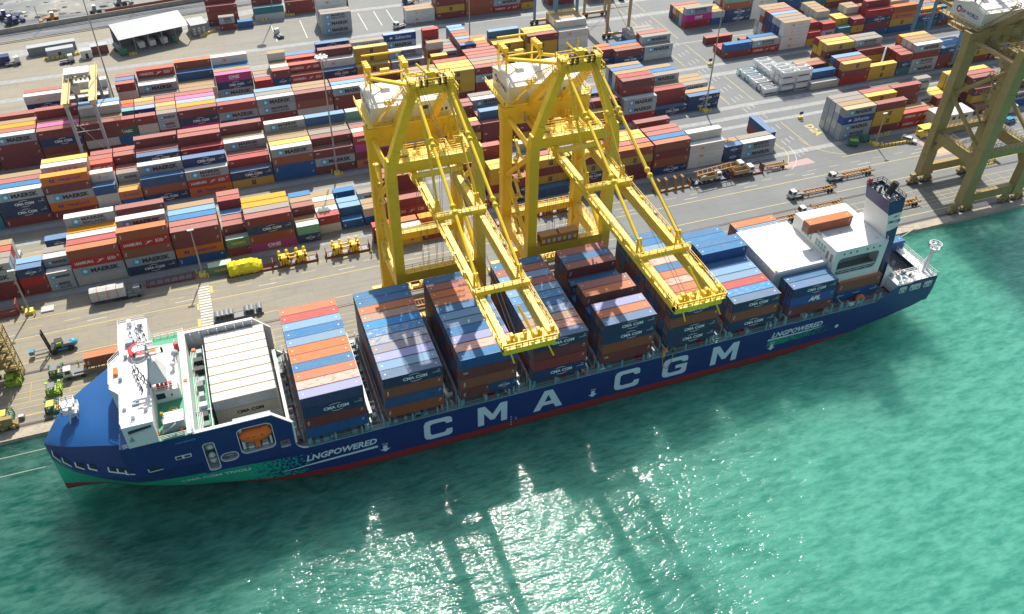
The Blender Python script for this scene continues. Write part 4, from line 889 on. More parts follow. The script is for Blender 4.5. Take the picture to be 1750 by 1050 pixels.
for i, ((a, b), (c, d)) in enumerate((((-31.05, 4.9), (-31.05, 12.9)), ((-31.05, 13.5), (-32.8, 15.5)), ((-32.95, 15.9), (-32.95, 21.9)), ((-32.8, 22.4), (-31.05, 24.4)), ((-31.05, 25), (-31.05, 33.5)))):
    mb = MB(); e = Vector((c - a, d - b, 0)).normalized(); nr = Vector((-abs(e.y), e.x if e.y > 0 else -e.x, 0)) * .03
    mb.poly([(a + nr.x, b + nr.y, 24.3), (c + nr.x, d + nr.y, 24.3), (c + nr.x, d + nr.y, 25.5), (a + nr.x, b + nr.y, 25.5)], GLAS); kid(mb, "window", wh)
mb = MB(); mb.poly([(-30.2, 4.37, 24.6), (-26.2, 4.37, 25.3), (-26.2, 4.37, 25.8), (-30.2, 4.37, 25.4)], GLAS); kid(mb, "window", wh)
mb = MB(); mb.poly([(-30.6, 4.37, 22.6), (-29.6, 4.37, 22.6), (-29.9, 4.37, 24.0)], TEAL); mb.beam((-30.6, 4.2, 24.3), (-26, 4.2, 25.1), .12, .12, SHW); kid(mb, "side_bracket", wh)
mb = MB(); R_ = [(-31.0, 33.9), (-31.0, 24.7), (-32.85, 22.2), (-32.85, 15.7), (-31.0, 13.3), (-31.0, 4.5), (-25.9, 4.5)]
mb.rail([(x, y, 26.55) for x, y in R_], SHW, 1.0, 1.5, .04); mb.rail([(-31, 33.9, 26.55), (-25.9, 33.9, 26.55)], SHW, 1, 1.5, .04); kid(mb, "roof_rail", wh)
# navigation gear on the wheelhouse roof
c = at(239, 604, 26.6); mb = MB(); n = 20; 
for i in range(n):
    a, b = 2 * math.pi * i / n, 2 * math.pi * (i + 1) / n; rr = (1.25, 2.0)
    mb.poly([(c.x + r * math.cos(t), c.y + r * math.sin(t), 26.9 + (.9 if r > 1.5 else 1.0)) for r, t in ((1.25, a), (2.0, a), (2.0, b), (1.25, b))], REDP)
    mb.poly([(c.x + 2 * math.cos(a), c.y + 2 * math.sin(a), 27.2), (c.x + 2 * math.cos(b), c.y + 2 * math.sin(b), 27.2), (c.x + 2 * math.cos(b), c.y + 2 * math.sin(b), 27.8), (c.x + 2 * math.cos(a), c.y + 2 * math.sin(a), 27.8)], REDP)
mb.tube((c.x, c.y, 26.55), (c.x, c.y, 27.9), 1.25, SHR, 16, 1.2); mb.tube((c.x, c.y, 27.9), (c.x, c.y, 29.8), .1, SHW, 6); kid(mb, "red_ringed_dome", wh)
c = at(268, 645, 26.6); mb = MB()
mb.quads([(c.x - 1.6, c.y - 1.8, 26.55), (c.x + 1.8, c.y - 1.8, 26.55), (c.x + 1.8, c.y + 2.6, 26.55), (c.x - 1.6, c.y + 2.6, 26.55), (c.x - .7, c.y - .4, 31), (c.x + .7, c.y - .4, 31), (c.x + .7, c.y + .9, 31), (c.x - .7, c.y + .9, 31)], [(0, 1, 5, 4), (1, 2, 6, 5), (2, 3, 7, 6), (3, 0, 4, 7), (4, 5, 6, 7)], SHW)
mb.tube((c.x, c.y, 31), (c.x, c.y, 36), .3, SHW, 8, .16)
for zz, l in ((32.4, 2.6), (33.8, 2.0), (35.2, 1.3)): mb.box(c.x - l, c.x + l, c.y - .2, c.y + .2, zz, zz + .25, SHW); mb.box(c.x - .25, c.x + .25, c.y - l * .8, c.y + l * .8, zz + .4, zz + .6, GREY)
for sx in (-2.4, 2.4): mb.tube((c.x + sx, c.y, 32.6), (c.x + sx, c.y, 33.6), .22, BLKP, 6)
mb.beam((c.x - 1.5, c.y - 4.2, 26.6), (c.x - .4, c.y - .5, 31.5), .16, .16, GREY); mb.beam((c.x + 2.6, c.y - 4.2, 26.6), (c.x + .4, c.y - .5, 31.5), .12, .12, GREY)
kid(mb, "radar_mast", wh)
mb = MB()
for (u, v, sx, sy, sz, m) in ((225, 588, 1.1, .7, 1.0, GREY), (259, 603, .8, .9, .6, ORNG), (198, 638, .4, .9, .7, ORNG), (232, 690, .6, .5, .4, GREY), (240, 560, .5, .5, 1.4, SHW), (222, 556, .4, .5, 1.2, SHW), (215, 612, .3, .3, .9, GREY), (206, 650, .3, .3, .8, GREY), (228, 715, .3, .3, .9, SHW), (250, 700, .3, .3, .9, SHW), (213, 700, .3, .3, .7, SHW)):
    q = at(u, v, 26.6); mb.box(q.x - sx, q.x + sx, q.y - sy, q.y + sy, 26.55, 26.55 + sz, m)
for (u0, v0, u1, v1) in ((222, 568, 236, 604), (232, 560, 247, 600), (240, 557, 254, 592), (228, 632, 244, 668), (232, 630, 258, 662)):
    a, b = at(u0, v0, 26.6), at(u1, v1, 26.6); mb.beam((a.x, a.y, 27.6), (b.x, b.y, 27.0), .14, .14, BLKP if v0 > 600 else GREY)
    for k in range(6): t = k / 5; mb.box(a.x + (b.x - a.x) * t - .12, a.x + (b.x - a.x) * t + .12, a.y + (b.y - a.y) * t - .12, a.y + (b.y - a.y) * t + .12, 26.6, 27.8, BLKP if k % 2 else SHW)
kid(mb, "roof_fittings", wh)
# aft house and the low houses on the green deck
mb = MB(); mb.box(-25.78, -21.1, 14.4, 27.6, 21.04, 23.9, SHW, SHR); mb.box(-25.7, -21.0, 14.3, 27.7, 23.902, 24.0, SHR)
ah = sb(mb, "deckhouse")
mb = MB(); mb.box(-25.5, -23.9, 14.36, 14.4, 22.0, 23.4, GLAS); kid(mb, "window", ah)
mb = MB(); mb.box(-22.9, -22.6, 14.36, 14.4, 22.3, 22.8, GLAS); kid(mb, "vent", ah)
mb = MB()
for (u, v, r) in ((300, 609, .75), (296, 628, .55), (282, 643, .45)): q = at(u, v, 24.4); mb.tube((q.x, q.y, 24), (q.x, q.y, 25.0), r * .5, SHW, 8); mb.ball((q.x, q.y, 25.2), r, GREY if r > .6 else SHW)
for k in range(4): mb.box(-25.0 + k * .75, -24.5 + k * .75, 14.9, 15.6, 24.0, 25.1, REDP)
q = at(303, 600, 24); mb.tube((q.x, q.y, 24), (q.x + .1, q.y, 26.2), .5, REDP, 10); mb.rail([(-25.7, 14.5, 24), (-21.1, 14.5, 24), (-21.1, 27.5, 24)], SHW, 1, 1.6, .04)
kid(mb, "roof_gear", ah)
mb = MB(); mb.box(-24.6, -20.9, 6.3, 9.2, 21.04, 23.3, GREY, SHW); mb.beam((-25.2, 6.1, 21.4), (-22.4, 6.1, 23.2), .9, .12, GREY); mb.rail([(-24.6, 6.4, 23.3), (-20.9, 6.4, 23.3)], SHW, 1, 1.2, .04); mb.box(-26.3, -25.6, 5.4, 6.1, 21.04, 22.0, ORNG); mb.box(-22.0, -21.5, 5.4, 5.9, 21.04, 21.9, ORNG); mb.box(-24.9, -24.4, 8.6, 9.1, 23.3, 23.8, YELP); sb(mb, "stair_house")
mb = MB(); mb.rail([(-32.0, 4.55, 21.04), (-20, 4.55, 21.04)], SHW, 1.1, 1.3, .045, (1, .66, .33)); mb.rail([(-25.6, 33.8, 21.04), (-20, 33.8, 21.04)], SHW, 1.1, 1.3, .045); mb.rail([(-19.75, 33.8, 21.3), (-19.75, 4.6, 21.3)], SHW, 1.1, 2.0, .045)
sb(mb, "deck_rail")
mb = MB(); q = at(296, 700, 21.1)
for i in range(16):
    a, b = 2 * math.pi * i / 16, 2 * math.pi * (i + 1) / 16; mb.poly([(q.x + r * math.cos(t), q.y + r * math.sin(t), 21.05) for r, t in ((.55, a), (.8, a), (.8, b), (.55, b))], YELP)
mb.box(q.x - .3, q.x + .3, q.y - .1, q.y + .1, 21.045, 21.06, YELP)
for (u, v) in ((317, 652), (331, 600), (263, 690)): q = at(u, v, 21.1); mb.box(q.x - .35, q.x + .35, q.y - .35, q.y + .35, 21.05, 21.5, ORNG)
sb(mb, "deck_marking")
# trench between the green deck and bay one
mb = MB()
for k in range(9): mb.box(-18.9 + rs.uniform(0, 1), -17.4 + rs.uniform(0, .6), 8 + k * 2.6, 9.2 + k * 2.6, 17.5, 17.9 + rs.uniform(.2, 1.6), rs.choice([GREY, SHW, DKG, BLKP]))
mb.rail([(-16.6, 7, 17.5), (-16.6, 32, 17.5)], SHW, 1.1, 2, .05); mb.box(-18.4, -17.0, 7, 12, 9.3, 16.5, SHW); mb.beam((-19.4, 12.8, 17.9), (-16.4, 12.8, 17.9), .4, .4, GREY)
for k in range(4): mb.tube((-19.2 + k * .3, 7, 18.0), (-19.2 + k * .3, 31, 18.0), .08, SHW, 5)
sb(mb, "walkway_fittings")
# engine casing block (low), upper block, funnel
mb = MB(); mb.box(109.5, 124.0, 10.2, 27.2, 9.4, 21.2, SHW, SHR); mb.box(109.6, 124.0, 10.1, 10.2, 9.5, 20.5, GREY)
lb = sb(mb, "engine_casing")
mb = MB()
for x in (112.5, 117.5, 122):
    for k in range(5): mb.box(x + rs.uniform(-.2, .2), x + .4, 11.4 + k * 3.4, 11.6 + k * 3.4, 21.2, 21.26, GREY); mb.box(x + .9, x + 1.1, 11.4 + k * 3.4, 11.8 + k * 3.4, 21.2, 21.3, GREY)
for k in range(11): mb.box(109.46, 109.5, 11 + k * 1.5, 11.2 + k * 1.5, 20.3, 20.5, BLKP)
mb.rail([(109.6, 27, 21.2), (124, 27, 21.2)], SHW, 1, 2, .04); mb.box(109.7, 110.3, 10.4, 10.9, 21.2, 21.5, YELP); kid(mb, "roof_fittings", lb)
def ubm(u, v, d): return (u, 8.3 + d, v)
mb = MB(); RH = rrect(125.3, 136.9, 17.6, 22.6, 1.0)
mb.prism([(124.0, 9.4), (138.5, 9.4), (138.5, 25.0), (124.0, 25.0)], [RH], ubm, .3, SHW, SHW)
mb.box(124.0, 138.5, 8.62, 25.0, 24.6, 25.0, SHW, SHR)
for P in ([(124, 8.6), (124, 25)], [(124, 25), (138.5, 25)], [(138.5, 25), (138.5, 8.6)]):
    (a, b), (c, d) = P; mb.poly([(a, b, 9.4), (c, d, 9.4), (c, d, 24.6), (a, b, 24.6)], SHW)
mb.poly([(124.2, 12.5, 15), (138.3, 12.5, 15), (138.3, 12.5, 24.5), (124.2, 12.5, 24.5)], GREY); mb.poly([(124.2, 8.6, 17.3), (138.3, 8.6, 17.3), (138.3, 12.5, 17.3), (124.2, 12.5, 17.3)], DKG)
mb.rail([(125.4, 8.75, 17.4), (136.8, 8.75, 17.4)], SHW, 1.1, 2, .05); mb.rail([(125.4, 8.75, 18.3), (136.8, 8.75, 18.3)], SHW, .6, 2, .05)
for k in range(3): mb.box(127 + k * 3.5, 127.4 + k * 3.5, 9.5, 10.1, 22.5, 24.4, TEAL)
ub = sb(mb, "upper_casing")
for k in range(6):
    x = 126.4 + k * 1.75 + (1.2 if k > 2 else 0); mb = MB(); mb.poly([(x + .24 * math.cos(2 * math.pi * i / 10), 8.27, 23.8 + .32 * math.sin(2 * math.pi * i / 10)) for i in range(10)][::-1], GLAS); kid(mb, "porthole", ub)
mb = MB()
for y0 in (20.6, 15.2):
    for k in range(4):
        for j in range(2): mb.box(123.96, 124.0, y0 - k * 1.05, y0 - k * 1.05 + .75, 22.2 + j * .95, 22.95 + j * .95, TEAL)
kid(mb, "louvre", ub)
for y0, w in ((10.6, .8), (9.1, .8)): mb = MB(); mb.box(123.95, 124.0, y0, y0 + w, 21.3, 23.4, LATT); kid(mb, "door", ub)
mb = MB()
for k in range(4):
    for j in range(3): mb.box(126 + k * 3.4, 126.25 + k * 3.4, 10 + j * 4.6, 10.2 + j * 4.6, 25.0, 25.07, GREY); mb.box(126.5 + k * 3.4, 126.75 + k * 3.4, 10 + j * 4.6, 10.2 + j * 4.6, 25.0, 25.07, GREY)
mb.rail([(124.1, 24.9, 25), (124.1, 8.4, 25)], SHW, .9, 2.0, .04); mb.rail([(138.2, 8.4, 25), (138.2, 9.1, 25)], SHW, 1.0, 1.2, .05); kid(mb, "roof_fittings", ub)
# funnel: box with slanted front, navy band, white flank and lettering
mb = MB(); fy0, fy1 = 9.0, 17.2
FX0 = lambda z: 138.55 - (z - 23) * .25
FX1 = lambda z: 141.0 - (z - 23) * .10
def quadbox(mb, z0, z1, mat):
    P = []
    for z in (z0, z1): P += [(FX0(z), fy0, z), (FX1(z), fy0, z), (FX1(z), fy1, z), (FX0(z), fy1, z)]
    mb.quads(P, [(0, 1, 5, 4), (1, 2, 6, 5), (2, 3, 7, 6), (3, 0, 4, 7)], mat)
quadbox(mb, 9.5, 27.2, NAVF); quadbox(mb, 27.2, 32.2, SHW); quadbox(mb, 32.2, 35.9, NAVF)
mb.quads([(FX0(35), fy0, 35), (FX1(35), fy0, 35), (FX1(35), fy1, 35), (FX0(35), fy1, 35)], [(0, 1, 2, 3)], GREY)
# slanted white front down to the roof, curved top and bottom edges of the white flank
mb.poly([(FX0(25) - .03, fy0, 25.05), (FX0(25) - .03, fy1, 25.05), (FX0(32.2) - .03, fy1, 32.2), (FX0(32.2) - .03, fy0, 32.2)][::-1], SHW)
P = [(i / 10, 27.2 + .9 * (i / 10) ** 1.6) for i in range(11)]
mb.poly([(FX0(27.15), fy0 - .03, 27.15), (FX1(27.15), fy0 - .03, 27.15)] + [(FX0(z) + (FX1(z) - FX0(z)) * t, fy0 - .03, z) for t, z in P[::-1]], NAVF)
P = [(i / 10, 32.22 - .4 * (1 - i / 10) ** 2) for i in range(11)]
mb.poly([(FX0(z) + (FX1(z) - FX0(z)) * t, fy0 - .03, z) for t, z in P] + [(FX1(32.25), fy0 - .03, 32.25), (FX0(32.25), fy0 - .03, 32.25)], NAVF)
fn = sb(mb, "funnel")
mb = MB(); add_text(mb, "CMA CGM", lambda u, v: (u - (v - 29.4) * .2, fy0 - .05, v), 137.15, 29.4, 3.4, .85, NAVF, .03)
for z, s_ in ((30.9, 1), (28.5, -1)): mb.poly([(137.9, fy0 - .05, z), (138.6, fy0 - .05, z + .05), (139.6, fy0 - .05, z + .4 * s_ + .05), (138.7, fy0 - .05, z + .3 * s_ + .25)], REDP)
kid(mb, "lettering", fn)
mb = MB(); mb.tube((137.6, 12.4, 35), (138.6, 12.0, 38.6), .75, BLKP, 12, .8); mb.tube((136.6, 15.6, 35), (136.8, 15.6, 36.9), .35, BLKP, 8); mb.tube((139.0, 10.4, 35), (139.0, 10.4, 36.6), .28, BLKP, 8); mb.tube((136.8, 14, 35), (136.8, 14, 36.7), .3, BLKP, 8); mb.tube((138.6, 14.6, 35), (138.6, 14.6, 36.6), .3, BLKP, 8)
for k in range(5): mb.box(136.4 + k * .6, 136.8 + k * .6, 10.4 + (k % 2), 11.2 + (k % 2), 35, 35.7, GREY)
kid(mb, "exhaust_pipe", fn)
mb = MB(); z = 35.9; C_ = [(FX0(z), fy0, z), (FX1(z), fy0, z), (FX1(z), fy1, z), (FX0(z), fy1, z), (FX0(z), fy0, z)]; mb.rail(C_, BLKP, 1.0, 1.2, .05); mb.box(FX0(z) + .1, FX0(z) + .5, 16.4, 17.0, z, z + 1.6, REDP); kid(mb, "rail", fn)
# stern: white side plating with windows, open mooring deck, mast
mb = MB(); mb.box(142.5, 154.3, 4.75, 8.2, 12.9, 13.05, SHR); mb.box(151.6, 154.3, 8.2, 33.8, 12.9, 13.05, SHR); mb.box(142.5, 151.6, 30.8, 33.9, 12.9, 13.05, SHR); mb.box(142.45, 142.6, 4.6, 12, 9.9, 12.9, SHW)
mb.box(139.6, 146, 21.5, 25, 9.9, 12.5, SHW, SHR)
mb.poly([(141.2, 8.4, 17.2), (141.2, 12.9, 17.2), (147.0, 12.9, 10.5), (147.0, 8.4, 10.5)], GREY); mb.poly([(141.2, 8.4, 17.2), (147.0, 8.4, 10.5), (147, 8.4, 9.9), (141.2, 8.4, 9.9)], SHW)
sb(mb, "stern_superstructure")
mb = MB()
mb.rail([(142.6, 4.6, 13.05), (154.2, 4.6, 13.05), (154.2, 33.8, 13.05)], SHW, 1.1, 1.5, .05); mb.rail([(142.6, 8.2, 13.05), (151.6, 8.2, 13.05), (151.6, 30.8, 13.05), (143, 30.8, 13.05)], SHW, 1.1, 1.5, .05)
sb(mb, "stern_rail")
for x0, x1 in ((143.4, 145.4), (146.6, 149.6), (150.8, 153.0)):
    mb = MB(); R = rrect(x0, x1, 10.5, 12.2, .25); mb.poly([(a, 4.34, b) for a, b in R][::-1], flat("port_inner", (.55, .56, .55), .7))
    for (a, b), (c, d) in zip(R, R[1:] + R[:1]): mb.beam((a, 4.33, b), (c, 4.33, d), .1, .1, SHW)
    for k in range(3): xx = x0 + .25 + k * (x1 - x0) / 3; mb.box(xx, xx + .35, 4.30, 4.335, 10.6, 11.3 + .2 * (k % 2), BLKP if k != 1 else GREY)
    sb(mb, "mooring_window")
for k in range(8):
    mb = MB(); x, y = 144 + (k % 4) * 2.0, 10.5 + (k // 4) * 8 + rs.uniform(-1, 2); mb.tube((x, y, 10.7), (x + 1.2, y, 10.7), .6, rs.choice([GREY, BLKP, DKG]), 10); mb.box(x - .3, x + .2, y - .6, y + .6, 9.9, 11.3, rs.choice([GREY, TEAL])); sb(mb, "mooring_winch")
mb = MB()
for k in range(26): x, y = rs.uniform(142.8, 151), rs.uniform(9, 30); mb.box(x, x + rs.uniform(.2, .8), y, y + rs.uniform(.2, .9), 9.9, 9.9 + rs.uniform(.3, 1.3), rs.choice([GREY, SHW, SHW, TEAL, REDP, DKG, YELP]))
for k in range(22): x, y = rs.uniform(143, 148), rs.uniform(5, 8); mb.box(x, x + rs.uniform(.3, .9), y, y + rs.uniform(.3, .8), 13.05, 13.3 + rs.uniform(.1, .9), rs.choice([GREY, SHW, SHW, TEAL, DKG]))
sb(mb, "stern_deck_fittings")
mb = MB(); a = Vector((152.6, 7.2, 13)); b = Vector((154.0, 8.2, 19.2)); mb.beam(a + Vector((-.6, 0, 0)), b + Vector((-.3, 0, 0)), .55, .55, SHW); mb.beam(a + Vector((.9, .4, 0)), b + Vector((.5, .3, 0)), .5, .5, SHW)
for k in range(8): t = k / 8; mb.beam(a.lerp(b, t) + Vector((-.3 * (1 - t), 0, 0)), a.lerp(b, t + .1) + Vector((.55, .3, 0)), .12, .12, SHW)
mb.beam(a + Vector((-2.6, 1, 0)), b + Vector((-.3, 0, -2.2)), .16, .16, SHW); mb.beam(a + Vector((1.3, 3.6, 0)), b + Vector((.2, 0, -2.2)), .16, .16, SHW)
P = [(b.x + 1.5 * math.cos(math.pi * i / 4 + .4), b.y + 1.5 * math.sin(math.pi * i / 4 + .4)) for i in range(8)]; slab(mb, P, b.z, b.z + .2, SHR); mb.rail([(x, y, b.z + .2) for x, y in P + P[:1]], SHW, 1.0, 1.2, .07)
mb.ball((b.x, b.y, b.z + .8), .5, SHW); mb.ball((b.x - .6, b.y + .7, b.z + .7), .35, SHW); sb(mb, "stern_mast")
# gangway ladder on the near side by the fifth gap, mooring lines
mb = MB(); mb.tube((79.3, 4.3, 9.4), (79.3, 4.3, 11.2), .25, YELP, 6); mb.ball((79.4, 4.2, 11.5), .45, ORNG); mb.path([(78.9, 4.0, 9.6), (79.2, 3.9, 6.8), (80.4, 3.9, 5.6), (81.2, 3.9, 7.4), (81.5, 4.0, 9.6)], .1, flat("hoist_pink", (.55, .25, .22), .6), 5); sb(mb, "pilot_hoist")
ROPE = flat("mooring_rope", (0.62, 0.57, 0.46), .8)
def rope(a, b, sag, label):
    a, b = Vector(a), Vector(b); mb = MB(); P = [a.lerp(b, i / 10) + Vector((0, 0, -sag * 4 * (i / 10) * (1 - i / 10))) for i in range(11)]; mb.path(P, .09, ROPE, 5); tag(mb.build("mooring_rope"), label, "rope", "mooring ropes of the ship")
q = Vector((179, 36.9, .6))
for i, (p, l) in enumerate((((149.0, 33.5, 12), "pale stern rope nearest the funnel running down to the quay bollard"), ((151.5, 32.0, 12.5), "middle stern rope running from the stern rail to the quay"), ((154.2, 22.0, 12), "stern rope leaving the aft rail, farthest from the funnel"))): rope(p, q + Vector((i * .3, -.1 * i, 0)), 1.2, l)
rope((-48.2, 20.2, 10.6), at(-60, 795, 0) + Vector((-60, 8, .5)), 2.5, "upper bow rope running left from the bow tip out of the photo")
rope((-47.6, 15.6, 10.3), at(-60, 795, 0) + Vector((-60, 3, .5)), 2.5, "lower bow rope running left from the bow out of the photo")
# lifeboat, hanging in its recess
lb_ = tag(empty("lifeboat", (-9.3, 4.95, 16.6)), "enclosed orange lifeboat hanging in the recess of the hull side", "lifeboat")
mb = MB(); V = []; ns = 12; nr = 12
for i in range(ns + 1):
    t = -1 + 2 * i / ns; w = (1 - abs(t) ** 2.6) ** .5 if abs(t) < 1 else 0.02; w = max(w, .02)
    for j in range(nr): a = 2 * math.pi * j / nr; V.append((3.25 * t, 1.5 * w * math.cos(a), (1.75 if math.sin(a) > 0 else 1.7) * w * math.sin(a) * (.95 if math.sin(a) > 0 else 1)))
mb.quads(V, [(i * nr + j, (i + 1) * nr + j, (i + 1) * nr + (j + 1) % nr, i * nr + (j + 1) % nr) for i in range(ns) for j in range(nr)], ORNG); mb.build("boat_body", lb_, smooth=True)
mb = MB(); mb.box(1.3, 2.5, -.7, .7, .9, 1.9, ORNG); mb.build("cabin", lb_)
for x in (-1.6, -.5, 1.0): mb = MB(); mb.box(x, x + .22, -1.53, -1.4, .5, .68, GLAS); mb.build("window", lb_)
mb = MB(); mb.beam((-2.8, -1.18, -.2), (2.8, -1.18, -.2), .1, .1, BLKP); mb.build("grab_line", lb_)
# ---------------- quay cranes ----------------
CY = paint("crane_yellow_paint", (0.86, 0.58, 0.015), .45, .25, (0.60, 0.34, 0.03), .35, rust=.25)
CYD = paint("crane_yellow_light", (0.86, 0.64, 0.09), .5, .25, (0.66, 0.42, 0.10), .8, rust=.15)
CO = paint("crane_ochre_paint", (0.33, 0.245, 0.085), .5, .35, (0.22, 0.15, 0.06), .4, rust=.35)
HSE = paint("machinery_house_white", (0.66, 0.65, 0.58), .55, .25, (0.45, 0.40, 0.30), .5, rust=.1)
HSR = paint("machinery_house_roof", (0.78, 0.76, 0.70), .6, .2, (0.6, 0.52, 0.4), .5)
SHEAVE = flat("sheave_black", (0.02, 0.02, 0.02), .4); ROPEM = flat("steel_rope", (0.10, 0.09, 0.07), .5)
def crane(cx, label, paint_m, light_m, legw=2.15, boom=True, word=True, group="ship-to-shore cranes on the quay", bogie_gap=True):
    root = tag(empty("quay_crane", (cx, 48.5, 0)), label, "crane", group)
    O = Vector((cx, 48.5, 0)); P = paint_m; Lt = light_m
    def bd(mb, name, par=None):
        mb.v = [(v[0], v[1] - 48.5, v[2]) for v in mb.v]; return mb.build(name, par or root)
    ys, yl = 39.6, 57.2; xl, xr = -9.7, 9.7
    for x in (xl, xr):
        s = -1 if x < 0 else 1
        mb = MB(); mb.taper((x, ys, 3.2), (x, ys, 20), legw * 1.15, 2.6, legw, 2.5, P); mb.taper((x, ys, 20), (x, ys, 45.5), legw, 2.5, legw * 1.05, 2.5, P); mb.taper((x, ys, 45.5), (x - s * .2, ys, 50.2), legw * 1.05, 2.6, legw * .8, 2.0, P)
        for z in (12, 21, 30, 38, 45): mb.box(x - legw * .54, x + legw * .54, ys - 1.34, ys + 1.34, z, z + .18, P)
        bd(mb, "leg")
        mb = MB(); xx = x - s * -.0; mb.taper((xx, yl, 3.2), (xx, yl, 45), legw * 1.1, 2.4, legw * 1.15, 2.4, P); mb.taper((xx, yl, 45), (xx, yl, 48.6), legw * 1.3, 2.6, legw * 1.5, 2.6, P)
        for z in (10, 20, 30, 40): mb.box(xx - legw * .62, xx + legw * .62, yl - 1.28, yl + 1.28, z, z + .18, P)
        bd(mb, "leg")
        mb = MB(); mb.beam((x, ys, 16.4), (x, yl, 16.4), 1.7, 3.0, P); mb.box(x - .8, x + .8, ys + 1.2, yl - 1.2, 17.92, 18.0, Lt); mb.rail([(x - .75, ys + 1.4, 18), (x - .75, yl - 1.4, 18)], P, 1.1, 2, .05); mb.rail([(x + .75, ys + 1.4, 18), (x + .75, yl - 1.4, 18)], P, 1.1, 2, .05)
        for y0, d in ((ys + 1, 1), (yl - 1, -1)): mb.beam((x, y0, 12.0), (x, y0 + d * 2.6, 15.4), 1.4, 1.3, P)
        bd(mb, "portal_beam")
        mb = MB(); mb.tube((x - s * .1, ys, 45.6), (x - s * .1, yl, 46.0), .62, P, 10); mb.tube((x - s * .1, ys + .6, 44.8), (x - s * .1, yl - .6, 30.2), .6, P, 10); mb.tube((x - s * .1, yl - .6, 29.4), (x - s * .1, ys + .6, 19.2), .6, P, 10); bd(mb, "brace")
        mb = MB(); mb.beam((x - s * .4, ys, 49.6), (x - s * 6.1, ys + .2, 64.8), 1.75, 1.75, P); mb.beam((x - s * .4, ys, 48.6), (x - s * 1.5, ys, 52.2), 2.4, 1.9, P); bd(mb, "mast_leg")
        mb = MB(); mb.beam((x - s * 6.0, ys + .4, 64.6), (x - s * (5.5 if s > 0 else 5.5), yl - .6, 48.6), 1.4, 1.4, P); bd(mb, "back_brace")
    for y, z0, z1, w in ((ys, 17.8, 20.2, 1.8), (yl, 43.9, 48.7, 2.2), (ys, 46.9, 49.4, 1.9), (ys, 3.6, 6.2, 1.7), (yl, 3.6, 6.2, 1.7), (yl, 16.8, 18.6, 1.2)):
        mb = MB(); mb.beam((xl + legw * .45, y, (z0 + z1) / 2), (xr - legw * .45, y, (z0 + z1) / 2), w, z1 - z0, P, (0, 0, 1)); mb.box(xl + legw * .6, xr - legw * .6, y - w / 2, y + w / 2, z1, z1 + .04, Lt)
        if z0 > 10:
            for k in (-1, 1): mb.rail([(xl + 1.5, y + k * w / 2, z1), (xr - 1.5, y + k * w / 2, z1)], P, 1.1, 1.7, .05)
        for k in range(5): mb.box(xl + 2.5 + k * 3.4, xl + 2.62 + k * 3.4, y - w / 2 - .06, y + w / 2 + .06, z0, z1 + .05, P)
        bd(mb, "cross_beam")
    # bogies with wheels on the rails
    for y in (ys, yl):
        for s in (-1, 1):
            mb = MB(); x = s * 9.7
            mb.beam((x - 3.9, y, 2.9), (x + 3.9, y, 2.9), 1.1, .8, P)
            for k in (-1, 1):
                xx = x + k * 2.6; mb.quads([(xx - .5, y - .5, 2.6), (xx + .5, y - .5, 2.6), (xx + .5, y + .5, 2.6), (xx - .5, y + .5, 2.6), (xx - 1.9, y - .5, 1.2), (xx + 1.9, y - .5, 1.2), (xx + 1.9, y + .5, 1.2), (xx - 1.9, y + .5, 1.2)], [(0, 1, 5, 4), (1, 2, 6, 5), (2, 3, 7, 6), (3, 0, 4, 7), (7, 6, 5, 4)], P)
                for j in (-1, 1): mb.box(xx + j * 1.1 - .9, xx + j * 1.1 + .9, y - .55, y + .55, .5, 1.3, P); mb.box(xx + j * 1.1 - .3, xx + j * 1.1 + .3, y - 1.1, y - .5, .7, 1.5, Lt)
            b = bd(mb, "bogie")
            mb = MB()
            for k in range(8): mb.tube((x - 4.0 + k * 1.12, y - .3, .42), (x - 4.0 + k * 1.12, y + .3, .42), .36, SHEAVE, 10)
            mb.v = [(v[0], v[1] - 48.5, v[2]) for v in mb.v]; w = mb.build("wheels", b)
    # apex with sheaves and platforms
    mb = MB(); mb.box(-3.8, 3.8, ys - .8, ys + .9, 63.7, 66.2, P); mb.box(-4.6, 4.6, ys - 1.7, ys + 1.8, 66.2, 66.32, Lt)
    mb.rail([(-4.6, ys - 1.7, 66.3), (4.6, ys - 1.7, 66.3), (4.6, ys + 1.8, 66.3), (-4.6, ys + 1.8, 66.3), (-4.6, ys - 1.7, 66.3)], P, 1.2, 1.1, .06)
    for x in (-3.9, 3.9): mb.box(x - .7, x + .7, ys - 1.2, ys + 1.2, 64.2, 67.0, P); mb.rail([(x + (1.4 if x > 0 else -1.4), ys - 1.5, 63), (x + (1.4 if x > 0 else -1.4), ys + 1.5, 63)], P, 2.2, 1, .06)
    mb.beam((-.6, ys + .6, 67), (.4, ys + 1.6, 70.0), .35, .35, P); mb.beam((0, ys, 67), (-2.2, ys + 2.2, 69.2), .3, .3, P); mb.box(-.9, .9, ys - .4, ys + 1.2, 66.4, 68.2, P); mb.box(1.2, 2.0, ys + .4, ys + 1.4, 66.4, 67.6, Lt)
    for k in range(9): mb.beam((-.6 + .25 * k * .3, ys - 1 - k * .35, 66 - k * .3), (.8 + .25 * k * .3, ys - 1 - k * .35, 66 - k * .3), .1, .1, P)
    bd(mb, "apex_beam")
    for x in (-2.2, -1.1, 1.6, 2.7): mb = MB(); mb.tube((x - .16, ys - .9, 66.7), (x + .16, ys - .9, 66.7), 1.15, SHEAVE, 18); mb.tube((x - .22, ys - .9, 66.7), (x + .22, ys - .9, 66.7), .3, P, 8); bd(mb, "sheave")
    # back ties and service frame over the machinery house
    mb = MB()
    for x0, x1 in ((-4.0, -8.3), (-3.2, -7.4), (4.0, .6)): mb.tube((x0, ys + .3, 65.6), (x1, 63.0, 57.3), .38, P, 8)
